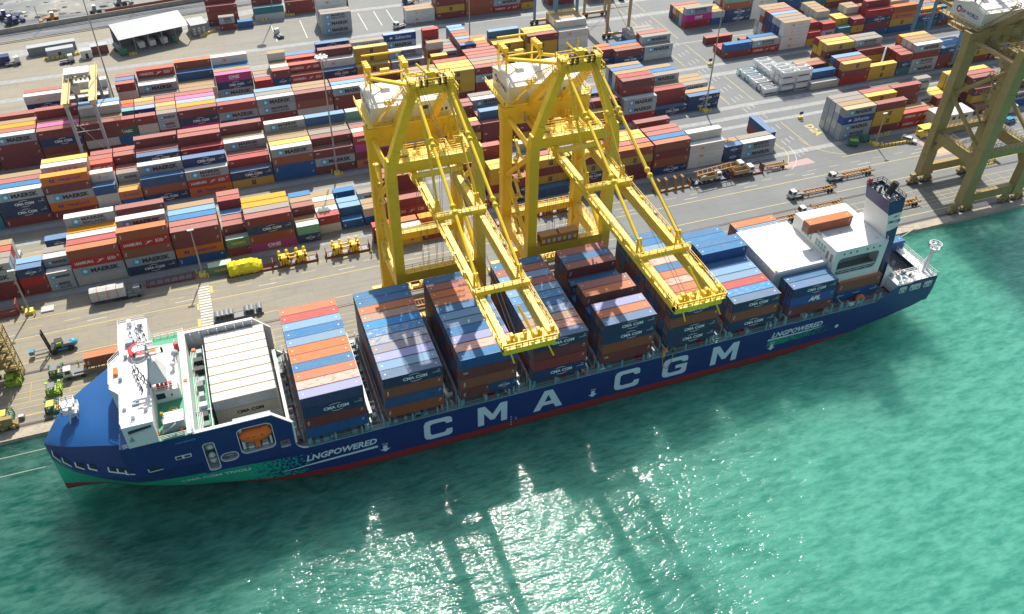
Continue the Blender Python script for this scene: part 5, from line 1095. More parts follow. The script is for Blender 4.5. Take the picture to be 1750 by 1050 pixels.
    for x in (-8.0, .4):
        for y in (62.0, 67.4): mb.beam((x, y, 49.5), (x, y, 58.4), .4, .4, P)
        mb.beam((x, 61.5, 58.5), (x, 67.9, 58.5), .4, .5, P); mb.beam((x, 62, 58), (x, 67.4, 53), .22, .22, P)
        for k in range(4): mb.box(x - .6, x + .6, 62.4 + k * 1.3, 63.1 + k * 1.3, 58.9, 60.1 - .1 * k, P)
    for y in (61.5, 67.6): mb.beam((-8.4, y, 60.6 if y > 65 else 58.6), (.8, y, 60.6 if y > 65 else 58.6), .3, .35, P)
    mb.beam((-5, 64.4, 58), (-3, 64.4, 58), .9, .9, P)
    mb.beam((-8, 62, 57), (.4, 62, 50), .22, .22, P); bd(mb, "service_frame")
    # machinery house on its platform
    mb = MB(); mb.box(-10.9, 10.9, 55.2, 69.2, 49.2, 49.5, Lt); mb.rail([(-10.9, 69.2, 49.5), (-10.9, 55.2, 49.5), (10.9, 55.2, 49.5), (10.9, 69.2, 49.5)], P, 1.1, 1.5, .06)
    for k in range(6): mb.beam((-10.9, 56.5 + k * 2.4, 49.2), (-10.0, 56.5 + k * 2.4, 47.6), .12, .12, P)
    for x in (-4.7, 4.7): mb.beam((x, 58, 48.6), (x, 69.2, 48.6), .9, 1.3, P)
    bd(mb, "house_platform")
    mb = MB(); x0, x1, y0, y1, e, rz = -9.4, 8.9, 56.2, 67.8, 53.4, 54.6; ym = (y0 + y1) / 2
    mb.box(x0, x1, y0, y1, 49.5, e, HSE)
    for x in (x0, x1): mb.poly([(x, y0, e), (x, ym, rz), (x, y1, e)], HSE)
    hs = bd(mb, "machinery_house")
    mb = MB(); r_ = .18
    for a, b in (((y0 - r_, e - .02), (ym, rz + .06)), ((y1 + r_, e - .02), (ym, rz + .06))): mb.quads([(x0 - r_, a[0], a[1]), (x1 + r_, a[0], a[1]), (x1 + r_, b[0], b[1]), (x0 - r_, b[0], b[1]), (x0 - r_, a[0], a[1] + .12), (x1 + r_, a[0], a[1] + .12), (x1 + r_, b[0], b[1] + .12), (x0 - r_, b[0], b[1] + .12)], [(0, 1, 2, 3), (4, 5, 6, 7), (0, 1, 5, 4), (0, 3, 7, 4), (1, 2, 6, 5)], HSR)
    mb.box(-3.6, -3.3, y0, y1, e + .3, e + .45, HSE); mb.rail([(x0, y0, e + .1), (x1, y0, e + .1)], HSE, .9, 2, .04); mb.rail([(x0, y1, e + .1), (x0, ym, rz + .1), (x0, y0, e + .1)], HSE, .9, 2, .04)
    mb.v = [(v[0], v[1] - 48.5, v[2]) for v in mb.v]; mb.build("roof", hs)
    for x, w, z0, z1, m in ((2.2, 1.3, 51.5, 52.4, GLAS), (4.2, .5, 51, 51.5, GLAS), (-4.8, 1.3, 50, 51.9, SHW), (6.3, .5, 50.6, 51.2, BLKP), (7.4, .5, 50.6, 51.2, BLKP)):
        mb = MB(); mb.box(x, x + w, 56.14, 56.2, z0, z1, m); mb.v = [(v[0], v[1] - 48.5, v[2]) for v in mb.v]; mb.build("window" if m is GLAS else "door" if m is SHW else "vent", hs)
    if word:
        mb = MB(); f = lambda u, v: (x0 - .04, 66.6 - u, v); add_text(mb, "DP WORLD", f, 2.6, 51.3, 6.2, 1.05, BLU_L, .025); add_text(mb, "Dakar", f, 2.5, 50.4, 1.8, .55, flat("logo_pink", (.5, .25, .28), .6))
        for r0, r1, a0, a1, m in ((.0, .95, 20, 200, BLU_L), (0, .95, 200, 380, RED_L), (0, .5, 0, 360, HSE)):
            for i in range(10):
                a, b = rad(a0 + (a1 - a0) * i / 10), rad(a0 + (a1 - a0) * (i + 1) / 10); mb.poly([(x0 - (.05 if r1 > .6 else .07), 65.1 - r1 * math.cos(t) * q, 51.9 + r1 * math.sin(t) * q) for t, q in ((a, 0), (a, 1), (b, 1))], m)
        mb.v = [(v[0], v[1] - 48.5, v[2]) for v in mb.v]; mb.build("lettering", hs)
    # boom girders, ties, walkways
    for x in (-4.05, 4.05):
        s = -1 if x < 0 else 1
        if boom:
            mb = MB(); mb.beam((x, 38.3, 44.7), (x, -17, 44.7), 1.1, 2.3, P); mb.box(x - .5, x + .5, -17, 38.3, 45.86, 45.9, Lt)
            for k in range(22): mb.box(x - .6, x + .6, -16 + k * 2.5, -15.85 + k * 2.5, 43.5, 45.95, P)
            mb.box(*sorted((x + s * .56, x + s * 1.15)), -17, 38.3, 45.3, 45.38, P); mb.rail([(x + s * 1.15, 38.3, 45.4), (x + s * 1.15, -17, 45.4)], P, 1.1, 1.8, .045)
            for k in range(9): mb.box(*sorted((x + s * .62, x + s * 1.05)), -15 + k * 6, -14.2 + k * 6, 45.4, 46.3, P if k % 2 else GREY)
            bd(mb, "boom_girder")
        mb = MB(); mb.beam((x, 38.4, 44.9), (x, 71, 44.9), 1.0, 1.4, P); mb.box(x + s * .5, x + s * 1.4, 38.4, 71, 44.6, 44.7, Lt); mb.rail([(x + s * 1.4, 38.4, 44.7), (x + s * 1.4, 71, 44.7)], P, 1.1, 2, .06); bd(mb, "bridge_girder")
    if boom:
        mb = MB(); mb.tube((-5.0, 37.6, 46.4), (5.0, 37.6, 46.4), .65, Lt, 12); mb.box(-5.4, -4.4, 36.8, 38.4, 45, 47.2, P); mb.box(4.4, 5.4, 36.8, 38.4, 45, 47.2, P); bd(mb, "boom_hinge")
        for y in (21.3, -3.2): 
            mb = MB(); mb.box(-5.2, 5.2, y - .6, y + .6, 45.9, 46.9, P); mb.box(-5.0, 5.0, y - .5, y + .5, 46.9, 46.95, Lt); mb.rail([(-5.2, y - .8, 46.9), (5.2, y - .8, 46.9)], P, 1.1, 1.5, .06)
            for x in (-4.1, 4.1):
                for k in (-.5, .5): mb.beam((x + k, y + 1.8, 45.9), (x + k * .5, y + 2.2, 49.0), .25, .5, P)
                for k in range(5): mb.box(x - .5, x + .5, y + 2 + k * .35, y + 2.15 + k * .35, 46.5 + k * .2, 46.6 + k * .2, P)
            bd(mb, "boom_tie")
        mb = MB(); mb.box(-4.6, 4.6, -17.4, -15.8, 43.8, 45.4, P); mb.box(-4.9, 4.9, -18, -14.6, 45.4, 45.5, Lt); mb.rail([(-4.9, -14.6, 45.5), (-4.9, -18, 45.5), (4.9, -18, 45.5), (4.9, -14.6, 45.5)], P, 1.2, 1.0, .07)
        for k in range(12): x = -4.6 + k * .8; mb.box(x, x + .5, -17.4 + (k % 3) * .6, -16.8 + (k % 3) * .7, 45.5, 46.2 + .3 * (k % 3), P if k % 2 else Lt)
        for x in (-2.2, 0.8, 2.2): mb.tube((x - .15, -16.4, 46.3), (x + .15, -16.4, 46.3), .7, P, 12)
        mb.beam((1.2, -16.8, 45.5), (-.6, -13, 50.2), .35, .35, P); mb.beam((-3.8, -18, 45.2), (-3.2, -18.6, 42.8), .2, .2, P); mb.beam((2.8, -18, 45.2), (3.8, -18.8, 42.6), .2, .2, P); bd(mb, "boom_tip_platform")
        for x, yy in ((-1, -3.0), (1, -3.0), (-1, 22.6), (1, 22.6)):
            mb = MB(); a = Vector((x * (3.5 if yy < 0 else 2.9), ys - .6, 65.4)); b = Vector((x * 4.1, yy, 47.2)); r = .34 if yy < 0 else .27
            mb.tube(a, b, r, P, 8)
            for t in ((.28, .31, .62, .65) if yy < 0 else (.45,)): p = a.lerp(b, t); mb.ball(p, .62, P, n=8, m=5)
            bd(mb, "forestay")
        # trolley and cab near the portal, spreader on its ropes
        ty = 46.0; mb = MB(); mb.box(-5, 5, ty - 3, ty + 3, 45.8, 46.4, P); mb.rail([(-5, ty - 3, 46.4), (5, ty - 3, 46.4), (5, ty + 3, 46.4), (-5, ty + 3, 46.4), (-5, ty - 3, 46.4)], P, 1.1, 1.3, .06)
        for k in range(8): mb.box(-4.2 + k * 1.1, -3.6 + k * 1.1, ty - 2 + (k % 3) * 1.4, ty - 1.2 + (k % 3) * 1.4, 46.4, 47.4, Lt if k % 2 else P)
        bd(mb, "trolley")
        mb = MB()
        for x in (-2.9, -1.2, 1.2, 2.9):
            for y in (ty - 1, ty + 1): mb.tube((x, y, 45.8), (x * .8, y * .5 + ty * .5, 11.5), .045, ROPEM, 4, caps=False)
        for x in (-2.6, -1.9, 1.9, 2.6): mb.tube((x, ys - 1, 66.2), (x, -16, 46.2), .05, ROPEM, 4, caps=False); mb.tube((x * .9, ys, 66.5), (x, 60, 54), .05, ROPEM, 4, caps=False)
        for x in (-3.3, -3.0, -2.7, 2.7, 3.2): mb.tube((x, 44, 45.3), (x, -16, 45.2), .045, ROPEM, 4, caps=False)
        bd(mb, "hoist_rope")
        mb = MB(); mb.box(-3.6, 3.6, ty - .9, ty + .9, 10.4, 11.0, CYD); mb.box(-6, 6, ty - .35, ty + .35, 10.1, 10.5, P)
        for x in (-6, 6): mb.box(x - .25, x + .25, ty - 1.2, ty + 1.2, 10.0, 10.5, P)
        for k in range(8): mb.box(-3.2 + k * .8, -2.8 + k * .8, ty - .6 + .4 * (k % 2), ty - .1 + .4 * (k % 2), 11, 11.7, Lt if k % 2 else GREY)
        mb.rail([(-3.6, ty - .9, 11), (3.6, ty - .9, 11), (3.6, ty + .9, 11), (-3.6, ty + .9, 11), (-3.6, ty - .9, 11)], P, 1.3, 1.0, .06); bd(mb, "spreader")
        mb = MB(); mb.box(-7.1, -5.2, 40.8, 42.8, 47.6, 50.0, P); mb.box(-7.0, -5.3, 40.7, 40.8, 48.3, 49.7, flat("cab_glass", (.25, .38, .42), .15)); mb.box(-7.15, -5.15, 40.6, 42.9, 50.0, 50.15, Lt); bd(mb, "cab")
        # electrical cabinets on the house beam and festoon bundle
        mb = MB(); rr = random.Random(int(cx))
        for k in range(16): x, y = rr.uniform(-8, 8), rr.uniform(41, 56); z = 47; mb.box(x, x + rr.uniform(.2, .6), y, y + rr.uniform(.2, .7), 44.8, 45.2 + rr.uniform(.2, 2.5), rr.choice([P, Lt, P, GREY]))
        for k in range(7): x = rr.uniform(-8, 8); mb.rail([(x, 42 + k * 1.8, 45.4), (x + rr.uniform(1, 3), 42 + k * 1.8, 45.4)], P, 1.1, .9, .06)
        mb.ball((3.6, 51, 44.2), 1.2, flat("cable_bundle", (.5, .5, .47), .7), .9, 1.6, .9, 10, 6); mb.ball((3.9, 47.5, 43.2), .9, flat("cable_bundle", (.5, .5, .47), .7), .9, 1.6, .9, 10, 6); bd(mb, "bridge_fittings")
    # stairs up the seaside mast leg and the landside leg, ladder boxes
    mb = MB(); z = 20.0; s = 1; xx = -10.9
    while z < 44:
        mb.beam((xx - .6, 44 + s * 1.6, z), (xx - .6, 44 - s * 1.6, z + 2.6), .7, .1, Lt); mb.box(xx - 1.2, xx, 44 - s * 1.6 - .5, 44 - s * 1.6 + .5, z + 2.55, z + 2.65, Lt); mb.rail([(xx - 1.0, 44 + s * 1.6, z), (xx - 1.0, 44 - s * 1.6, z + 2.6)], P, 1.0, 1.1, .05); z += 2.6; s = -s
    z = 49.4
    for k in range(24): t = k / 24; mb.box(-9.0 + 4.0 * t - .4, -9.0 + 4.0 * t + .4, 55.4 - 14 * t, 55.7 - 14 * t, 49.6 + 15 * t, 49.7 + 15 * t, P)
    mb.beam((-9.4, 55.5, 50.4), (-5.4, 41.5, 65.4), .08, .08, P); mb.beam((-9.4, 55.5, 49.8), (-5.4, 41.5, 64.8), .08, .08, P)
    mb.box(-7.6, -5.6, 49.5, 51, 57.2, 57.4, Lt); mb.rail([(-7.6, 49.5, 57.4), (-5.6, 49.5, 57.4), (-5.6, 51, 57.4)], P, 1.1, .8, .06); mb.beam((-6.6, 50.2, 57.2), (-6.6, 57, 49.5), .2, .2, P); mb.beam((-5.8, 50.2, 57.2), (-8.4, 57, 49.5), .2, .2, P); bd(mb, "stairs")
    return root
crane(37.9, "left yellow quay crane, its boom reaching over the ship's middle bays", CY, CYD)
crane(70.0, "right yellow quay crane, its boom reaching over the bays near the stern", CY, CYD)
crane(207.4, "dull ochre quay crane with wide legs at the right edge of the photo", CO, CO, 3.3)
crane(-72.6, "ochre quay crane cut off by the left edge of the photo", CO, CO, 2.3)
mb = MB(); z = .6
while z < 14: mb.box(-61.2, -58.4, 54.8, 57.8, z, z + .1, CO); mb.rail([(-61.2, 54.8, z), (-58.4, 54.8, z), (-58.4, 57.8, z), (-61.2, 57.8, z)], CO, 1.1, 1, .07); mb.beam((-61, 55.4, z), (-58.6, 57, z + 2.5), .7, .1, CO); z += 2.6
for x in (-61.2, -58.4):
    for y in (54.8, 57.8): mb.beam((x, y, 0), (x, y, 14.5), .2, .2, CO)
tag(mb.build("stair_tower"), "ochre stair tower standing beside the crane at the left edge", "stair tower")
# ---------------- yard equipment, vehicles, people, far yard ----------------
TIRE = flat("tyre_rubber", (0.02, 0.02, 0.02), .8); STEEL = paint("grey_steel", (0.20, 0.22, 0.23), .5, .4, (0.12, 0.1, 0.08), 1.0, rust=.3)
TCAB = paint("truck_white", (0.62, 0.62, 0.58), .4, .2, (0.4, 0.36, 0.3), 1.0); RUSTF = paint("rusty_orange_frame", (0.42, 0.20, 0.045), .6, .5, (0.22, 0.10, 0.04), 1.2, rust=.5)
LIME = paint("lime_green_paint", (0.30, 0.55, 0.04), .5, .2, (0.25, 0.3, 0.08), 1.0); DGRN = paint("dark_green_paint", (0.02, 0.16, 0.09), .5, .3, (0.1, 0.16, 0.1), 1.0)
MARO = paint("maroon_rack_paint", (0.22, 0.045, 0.035), .6, .4, (0.2, 0.12, 0.09), 1.0, rust=.3); TARPY = paint("yellow_tarpaulin", (0.78, 0.68, 0.01), .4, .1, (0.6, 0.5, .05), 2.0)
TARPW = paint("grey_white_tarpaulin", (0.52, 0.51, 0.48), .6, .35, (0.33, 0.32, 0.29), 1.0); POLE = paint("galvanised_pole", (0.34, 0.33, 0.30), .5, .3, (0.2, 0.18, 0.15), 1.0)
SKIN = flat("skin", (0.25, 0.13, 0.08), .6); HIVIS = flat("hi_vis", (0.45, 0.75, 0.05), .6); DKCL = flat("dark_cloth", (0.03, 0.04, 0.07), .8)
def wheel_pairs(mb, xs_, y0, y1, r=.5):
    for x in xs_:
        for y in (y0, y1): mb.tube((x, y, r), (x, y + (.35 if y == y0 else -.35), r), r, TIRE, 12)
def tractor(x, y, rz, label, group="terminal tractors", trailer=0, bare=True, mat=TCAB):
    t = tag(empty("terminal_tractor", (x, y, 0), rz), label, "tractor", group)
    mb = MB(); mb.box(0, 5.4, -1.2, 1.2, .7, 1.05, STEEL); mb.box(2.4, 5.2, -.5, .5, 1.05, 1.35, STEEL); mb.box(.2, 1.2, -1.2, -.1, 1.05, 1.5, mat); mb.build("chassis", t)
    mb = MB(); mb.quads([(.1, -1.15, 1.05), (2.1, -1.15, 1.05), (2.1, .75, 1.05), (.1, .75, 1.05), (.45, -1.1, 2.9), (2.05, -1.1, 2.9), (2.05, .7, 2.9), (.45, .7, 2.9)], [(0, 1, 5, 4), (1, 2, 6, 5), (2, 3, 7, 6), (3, 0, 4, 7), (4, 5, 6, 7)], mat); c = mb.build("cab", t)
    mb = MB(); mb.poly([(.17, -1.0, 1.75), (.17, .6, 1.75), (.38, .55, 2.75), (.38, -.95, 2.75)][::-1], GLAS); mb.poly([(.6, -1.16, 1.75), (1.8, -1.16, 1.75), (1.8, -1.13, 2.7), (.75, -1.13, 2.7)], GLAS); mb.build("windscreen", c)
    mb = MB(); wheel_pairs(mb, (1.1, 4.2), -1.25, 1.25); mb.build("wheels", t)
    return t
def trailer(x, y, rz, label, L=12.4, group="container trailers", mat=RUSTF):
    t = tag(empty("container_trailer", (x, y, 0), rz), label, "trailer", group)
    mb = MB()
    for yy in (-.75, .75): mb.box(0, L, yy - .14, yy + .14, 1.0, 1.38, mat)
    for k in range(12): xx = .2 + k * (L - .5) / 11; mb.box(xx, xx + .16, -1.2 if k % 3 == 0 else -.7, 1.2 if k % 3 == 0 else .7, 1.05, 1.32, mat)
    for xx in (0, L - .25):
        for yy in (-1.2, .95): mb.box(xx, xx + .3, yy, yy + .28, 1.3, 1.75, mat)
    mb.build("bed", t); mb = MB(); wheel_pairs(mb, (L - 2.6, L - 1.4), -1.2, 1.2); mb.build("wheels", t); mb = MB(); mb.box(2.6, 2.85, -1, -.75, .1, 1.0, STEEL); mb.box(2.6, 2.85, .75, 1, .1, 1.0, STEEL); mb.build("landing_leg", t)
    return t
tractor(-49.7, 52.2, 0.02, "white terminal tractor pulling the brown container trailer by the ship's bow"); trailer(-45.2, 52.5, 0.0, "trailer under the rust brown container beside the ship's bow", 12.8)
tractor(153.0, 62.0, 0.0, "white tractor facing left with an empty ladder trailer, nearest the ship's funnel"); trailer(157.0, 62.0, 0.0, "empty ladder-framed trailer on the quay road, nearer the ship's funnel")
tractor(170.5, 66.6, 0.0, "white tractor facing left with an empty trailer, farther from the ship's funnel"); trailer(174.6, 66.6, 0.0, "empty ladder-framed trailer on the quay road, farther from the ship's funnel")
tractor(150.6, 53.6, 0.0, "white tractor half hidden behind the ship's white casing"); trailer(156, 54.2, 0.0, "rusty trailer just behind the brown container on the ship's white roof", 11)
trailer(177.5, 47.3, 0.0, "rusty trailer on the quay to the right of the ship's funnel", 11.5); trailer(140, 52.3, 0.0, "trailer mostly hidden behind the ship's stern containers", 10)
tractor(24.8, 233.5, rad(-75), "tractor with a white box body parked behind the second row of far stacks"); tractor(71.0, 223.2, rad(20), "white tractor standing alone on the far concrete road"); tractor(81, 248, rad(10), "dark blue tractor at the top edge of the photo", mat=NAVF)
trailer(85.5, 248.8, rad(10), "trailer behind the dark blue tractor at the top edge"); tractor(174, 222, rad(80), "dark tractor driving on the cross road at the top", mat=NAVF)
# trailer with the tarpaulin load
t = tag(empty("tarpaulin_load", (-43.6, 77.3, 0)), "long load under grey white tarpaulin with red straps beside the front stacks", "load")
mb = MB(); mb.box(-.2, 8.6, -.1, 2.5, .8, 1.1, NAVF); mb.build("flat_bed", t)
mb = MB(); V = []; r_ = random.Random(3)
for i in range(13):
    x = i * 8.2 / 12
    for (y, z) in ((0, 1.1), (-.03, 2.4), (.08, 3.9), (1.2, 4.15), (2.35, 3.95), (2.43, 2.4), (2.4, 1.1)): V.append((x, y + r_.uniform(-.05, .05), z + r_.uniform(-.06, .06)))
mb.quads(V, [(i * 7 + j, (i + 1) * 7 + j, (i + 1) * 7 + j + 1, i * 7 + j + 1) for i in range(12) for j in range(6)] + [(0, 1, 2, 3, 4, 5, 6), tuple(range(84, 91))[::-1]], TARPW); mb.build("tarpaulin", t)
for k in range(3): mb = MB(); x = 1.8 + k * 2.3; mb.path([(x, -.09, 1.1), (x, -.08, 2.4), (x, .02, 4.0), (x, 1.2, 4.22), (x, 2.45, 4.0)], .05, REDP, 4); mb.build("strap", t)
mb = MB(); wheel_pairs(mb, (6.0, 7.3), -.1, 2.4); mb.build("wheels", t)
tractor(-31.4, 78.4, rad(180), "dark-framed tractor at the right end of the grey tarpaulin load", mat=STEEL)
# yellow tarpaulin load on its flat rack
t = tag(empty("tarpaulin_load", (-10.2, 77.6, 0)), "bulky load wrapped in bright yellow tarpaulin beside the green container", "load")
mb = MB(); V = []; r_ = random.Random(8); pr = [(0, .3), (-.35, 1.4), (-.2, 2.6), (.5, 3.4), (1.6, 3.7), (2.7, 3.4), (3.1, 2.4), (3.0, .3)]
for i in range(19):
    x = .4 + i * 8.8 / 18; s_ = 1 if .8 < x < 8.6 else .85
    for y, z in pr: V.append((x + r_.uniform(-.12, .12), 1.3 + (y - 1.3) * s_ + r_.uniform(-.16, .16), z * s_ + r_.uniform(-.16, .14) - (.5 if i > 14 and z > 2 else 0)))
n8 = len(pr); mb.quads(V, [(i * n8 + j, (i + 1) * n8 + j, (i + 1) * n8 + j + 1, i * n8 + j + 1) for i in range(18) for j in range(n8 - 1)] + [tuple(range(n8)), tuple(range(18 * n8, 19 * n8))[::-1]], TARPY); mb.build("tarpaulin", t, smooth=False)
mb = MB(); mb.box(-.2, 12, .1, 2.5, .05, .5, MARO); mb.box(11.9, 12.1, .1, 2.5, .5, 2.4, MARO); mb.build("flat_rack", t)
# flat racks: bed, two end frames, and the loads
def rack(x, y, label, L=12.19, ends=2.2, mat=MARO, group="flat racks lined up along the yard edge"):
    t = tag(empty("flat_rack", (x, y, 0)), label, "flat rack", group)
    mb = MB(); mb.box(0, L, 0, .25, .1, .6, mat); mb.box(0, L, 2.2, 2.44, .1, .6, mat); mb.box(0.02, L - .02, .25, 2.2, .35, .5, STEEL)
    for k in range(7): mb.box(.5 + k * (L - 1.2) / 6, .8 + k * (L - 1.2) / 6, -.02, 2.46, .2, .61, mat)
    mb.build("bed", t)
    if ends:
        for xx in (0, L - .2):
            mb = MB(); mb.box(xx, xx + .2, 0, .25, .6, ends, mat); mb.box(xx, xx + .2, 2.2, 2.44, .6, ends, mat); mb.box(xx + .04, xx + .16, .25, 2.2, .6, ends * .9, mat); mb.build("end_frame", t)
    return t
def bogie_load(x, y, label, mat=CY, group="crane assemblies on flat racks"):
    t = tag(empty("machine_assembly", (x, y, .6)), label, "machinery", group)
    for k, xx in enumerate((0, 4.6)):
        mb = MB()
        for yy in (.1, 2.0): mb.box(xx, xx + 3.0, yy, yy + .35, 1.6, 2.3, mat); mb.box(xx + .2, xx + .7, yy, yy + .35, .0, 3.0, mat); mb.box(xx + 2.2, xx + 2.7, yy, yy + .35, 0, 3.0, mat); mb.tube((xx + .45, yy - .1, 3.1), (xx + .45, yy + .5, 3.1), .4, mat, 8); mb.tube((xx + 2.45, yy - .1, 3.1), (xx + 2.45, yy + .5, 3.1), .4, mat, 8)
        for z in (.5, 1.3, 2.1): mb.box(xx + .1, xx + 2.9, .2, 2.2, z, z + .25, mat)
        for j in range(4): mb.beam((xx + .2 + j * .8, .1, .1), (xx + .6 + j * .6, .3, 2.8), .16, .16, mat); mb.box(xx + .3 + j * .7, xx + .6 + j * .7, -.15, .1, .4, 1.6, mat)
        mb.build("frame_half", t)
    mb = MB(); mb.box(2.8, 4.8, .3, .55, 1.7, 2.1, mat); mb.box(2.8, 4.8, 1.9, 2.15, 1.7, 2.1, mat); mb.build("link_beam", t)
rack(1.6, 77.6, "maroon flat rack under yellow machinery, right of the yellow tarpaulin"); bogie_load(3.4, 77.6, "bright yellow machinery frame, first right of the yellow tarpaulin")
rack(16.0, 77.6, "maroon flat rack under yellow machinery, nearest the left crane's leg"); bogie_load(17.8, 77.6, "bright yellow machinery frame nearest the left crane's leg")
rack(64.5, 76.8, "red flat rack between the two yellow cranes' booms"); bogie_load(66.6, 76.8, "ochre machinery frame seen between the right crane's left legs", RUSTF)
rack(78.0, 77.2, "red flat rack behind the right crane's boom root"); bogie_load(79.6, 77.2, "ochre machinery frame behind the right crane's boom root", RUSTF)
rack(116.0, 77.4, "ochre flat rack with curved ochre supports, right of the right crane's stays", mat=RUSTF)
t = tag(empty("support_cradles", (117, 78, .6)), "row of ochre cradles on the ochre flat rack", "machinery")
for k in range(4): mb = MB(); x = .6 + k * 2.5 + (.6 if k > 1 else 0); mb.beam((x, 0, 0), (x + .4, 1.2, 2.6), .5, 1.2, RUSTF); mb.tube((x, .4, 2.7), (x, 1.8, 2.9), .45, RUSTF, 8); mb.beam((x + 1.2, 1.8, 0), (x + .4, 1.2, 2.6), .4, .8, RUSTF); mb.build("cradle", t)
rack(129.2, 77.4, "navy flat rack carrying a dismantled truck and beams", ends=2.0, mat=NAVF); rack(142.0, 77.3, "maroon flat rack carrying two white-cabbed tipper trucks", ends=3.0)
CRMT = paint('tipper_cream', (0.42, 0.34, 0.18), .6, .5, (0.25, 0.14, 0.06), 1.2, rust=.4)
def tipper(x, y, z, rz, label, group="tipper trucks on flat racks", body=RUSTF):
    t = tag(empty("tipper_truck", (x, y, z), rz), label, "truck", group)
    mb = MB(); mb.box(0, 7.4, -.5, .5, .6, .95, STEEL); mb.build("chassis", t)
    mb = MB()
    for a in ((0, 5.0, -1.2, -1.1), (0, 5.0, 1.1, 1.2)): mb.box(*a, 1.1, 2.3, CRMT if body is RUSTF else body)
    mb.box(0, .1, -1.1, 1.1, 1.1, 2.3, body); mb.box(4.9, 5.0, -1.1, 1.1, 1.1, 2.6, body); mb.box(.1, 4.9, -1.1, 1.1, 1.0, 1.15, RUSTF); mb.build("tipper_body", t)
    mb = MB(); mb.quads([(5.3, -1.2, .8), (7.4, -1.2, .8), (7.4, 1.2, .8), (5.3, 1.2, .8), (5.35, -1.15, 2.9), (7.0, -1.15, 2.9), (7.0, 1.15, 2.9), (5.35, 1.15, 2.9)], [(0, 1, 5, 4), (1, 2, 6, 5), (2, 3, 7, 6), (3, 0, 4, 7), (4, 5, 6, 7)], TCAB); c = mb.build("cab", t)
    mb = MB(); mb.poly([(7.38, -1.0, 1.8), (7.38, 1.0, 1.8), (7.1, 1.0, 2.7), (7.1, -1.0, 2.7)], GLAS); mb.poly([(5.7, -1.21, 1.7), (6.9, -1.21, 1.7), (6.8, -1.19, 2.5), (5.7, -1.19, 2.5)], GLAS); mb.build("window", c)
    mb = MB(); wheel_pairs(mb, (1.2, 2.5, 6.4), -1.2, 1.2); mb.build("wheels", t)
tipper(143.0, 77.9, .6, 0.02, "nearer white-cabbed tipper truck on the maroon flat rack"); tipper(141.2, 80.8, .6, 0.02, "farther white-cabbed tipper truck, behind the one on the maroon rack"); tipper(131.5, 78.2, .6, 0.0, "white-cabbed truck under an ochre beam frame on the navy rack")
mb = MB()
for y in (76.9, 79.2): mb.beam((129.6, y, 4.0), (143.5, y + .8, 4.4), .25, .25, RUSTF)
for k in range(8): mb.beam((130 + k * 1.7, 76.9 + .06 * k, 4.0), (131 + k * 1.7, 79.3 + .06 * k, 4.2), .14, .14, RUSTF)
for x in (130, 137): mb.beam((x, 78, .6), (x, 78, 4.0), .2, .2, RUSTF)
tag(mb.build("beam_frame"), "ochre lattice beam laid across the truck on the navy rack", "beam"); mb = MB()
for i in range(16):
    a, b = 2 * math.pi * i / 16, 2 * math.pi * (i + 1) / 16; mb.beam((132.6 + 1.2 * math.cos(a), 77.3, 1.9 + 1.2 * math.sin(a)), (132.6 + 1.2 * math.cos(b), 77.3, 1.9 + 1.2 * math.sin(b)), .4, .3, TARPW)
tag(mb.build("hose_coil"), "big pale ring coil standing on the navy flat rack", "coil"); trailer(155.5, 78.6, 0.0, "ochre trailer with spare wheels right of the tipper trucks", 7.5); 
mb = MB()
for k in range(3): mb.tube((158 + k * .9, 77.2, .5), (158 + k * .9, 77.6, .5), .6, TARPW, 12)
tag(mb.build("spare_wheels"), "pale wheels leaning beside the ochre trailer", "wheels")
rack(-30.6, 80.2, "low maroon flat rack in front of the second brown stack from left", ends=0.9); rack(-15.4, 60.2, "grey flat rack with dark cylinders beside the left zebra crossing", ends=0, mat=STEEL, group="flat racks lined up along the yard edge")
for k, dx in enumerate((.4, 1.5, 2.6, 3.7, 7.6, 8.7, 10.6)):
    mb = MB(); mb.tube((0, 0, 1.3), (0, 2.0, 1.3), .75, STEEL, 12); mb.tube((0, -.05, 1.3), (0, 0, 1.3), .35, BLKP, 8); mb.box(-.5, .5, 0, 2.0, .5, .8, BLKP)
    o = mb.build("steel_drum", loc=(-15.1 + dx + .4, 60.5, 0)); tag(o, "dark grey drum, %s from left on the grey flat rack" % NUM[k], "drum", "drums on the grey flat rack")
# lift truck with raised mast
t = tag(empty("forklift_truck", (-53.0, 62.6, 0), rad(3)), "blue and black forklift with tall mast carrying a small load, alone on the quay road", "forklift")
FB = paint("forklift_blue", (0.03, 0.30, 0.45), .4, .2, (0.1, 0.2, 0.22), 1.0)
mb = MB(); mb.box(.4, 5.4, -1.1, 1.1, .6, 1.5, BLKP); mb.box(.6, 4.6, -1.15, -1.0, .7, 1.2, FB); mb.box(3.4, 5.3, -.9, .9, 1.5, 2.2, STEEL); mb.build("body", t)
mb = MB(); mb.ball((5.3, 0, 1.5), 1.0, FB, 1.1, 1.15, .9); mb.build("counterweight", t)
mb = MB()
for y in (-.7, .7): mb.beam((.2, y, .3), (-.3, y, 6.6), .35, .3, BLKP)
for z in (1, 3.2, 5, 6.4): mb.beam((.1 - .07 * z, -.7, z), (.1 - .07 * z, .7, z), .2, .3, BLKP)
mb.build("mast", t); mb = MB()
for y in (-.6, .6): mb.box(-3.2, 0, y - .1, y + .1, .7, .85, STEEL)
mb.build("fork", t)
mb = MB(); mb.box(1.5, 3.2, -.8, .8, 2.9, 3.05, BLKP); [mb.beam((x, y, 1.5), (x, y, 2.9), .1, .1, BLKP) for x in (1.6, 3.1) for y in (-.75, .75)]; mb.box(1.7, 2.9, -.5, .5, 1.5, 2.0, LIME); mb.build("cab", t)
mb = MB(); wheel_pairs(mb, (1.0,), -1.5, 1.5, .8); wheel_pairs(mb, (4.6,), -1.3, 1.3, .65); mb.build("wheels", t)
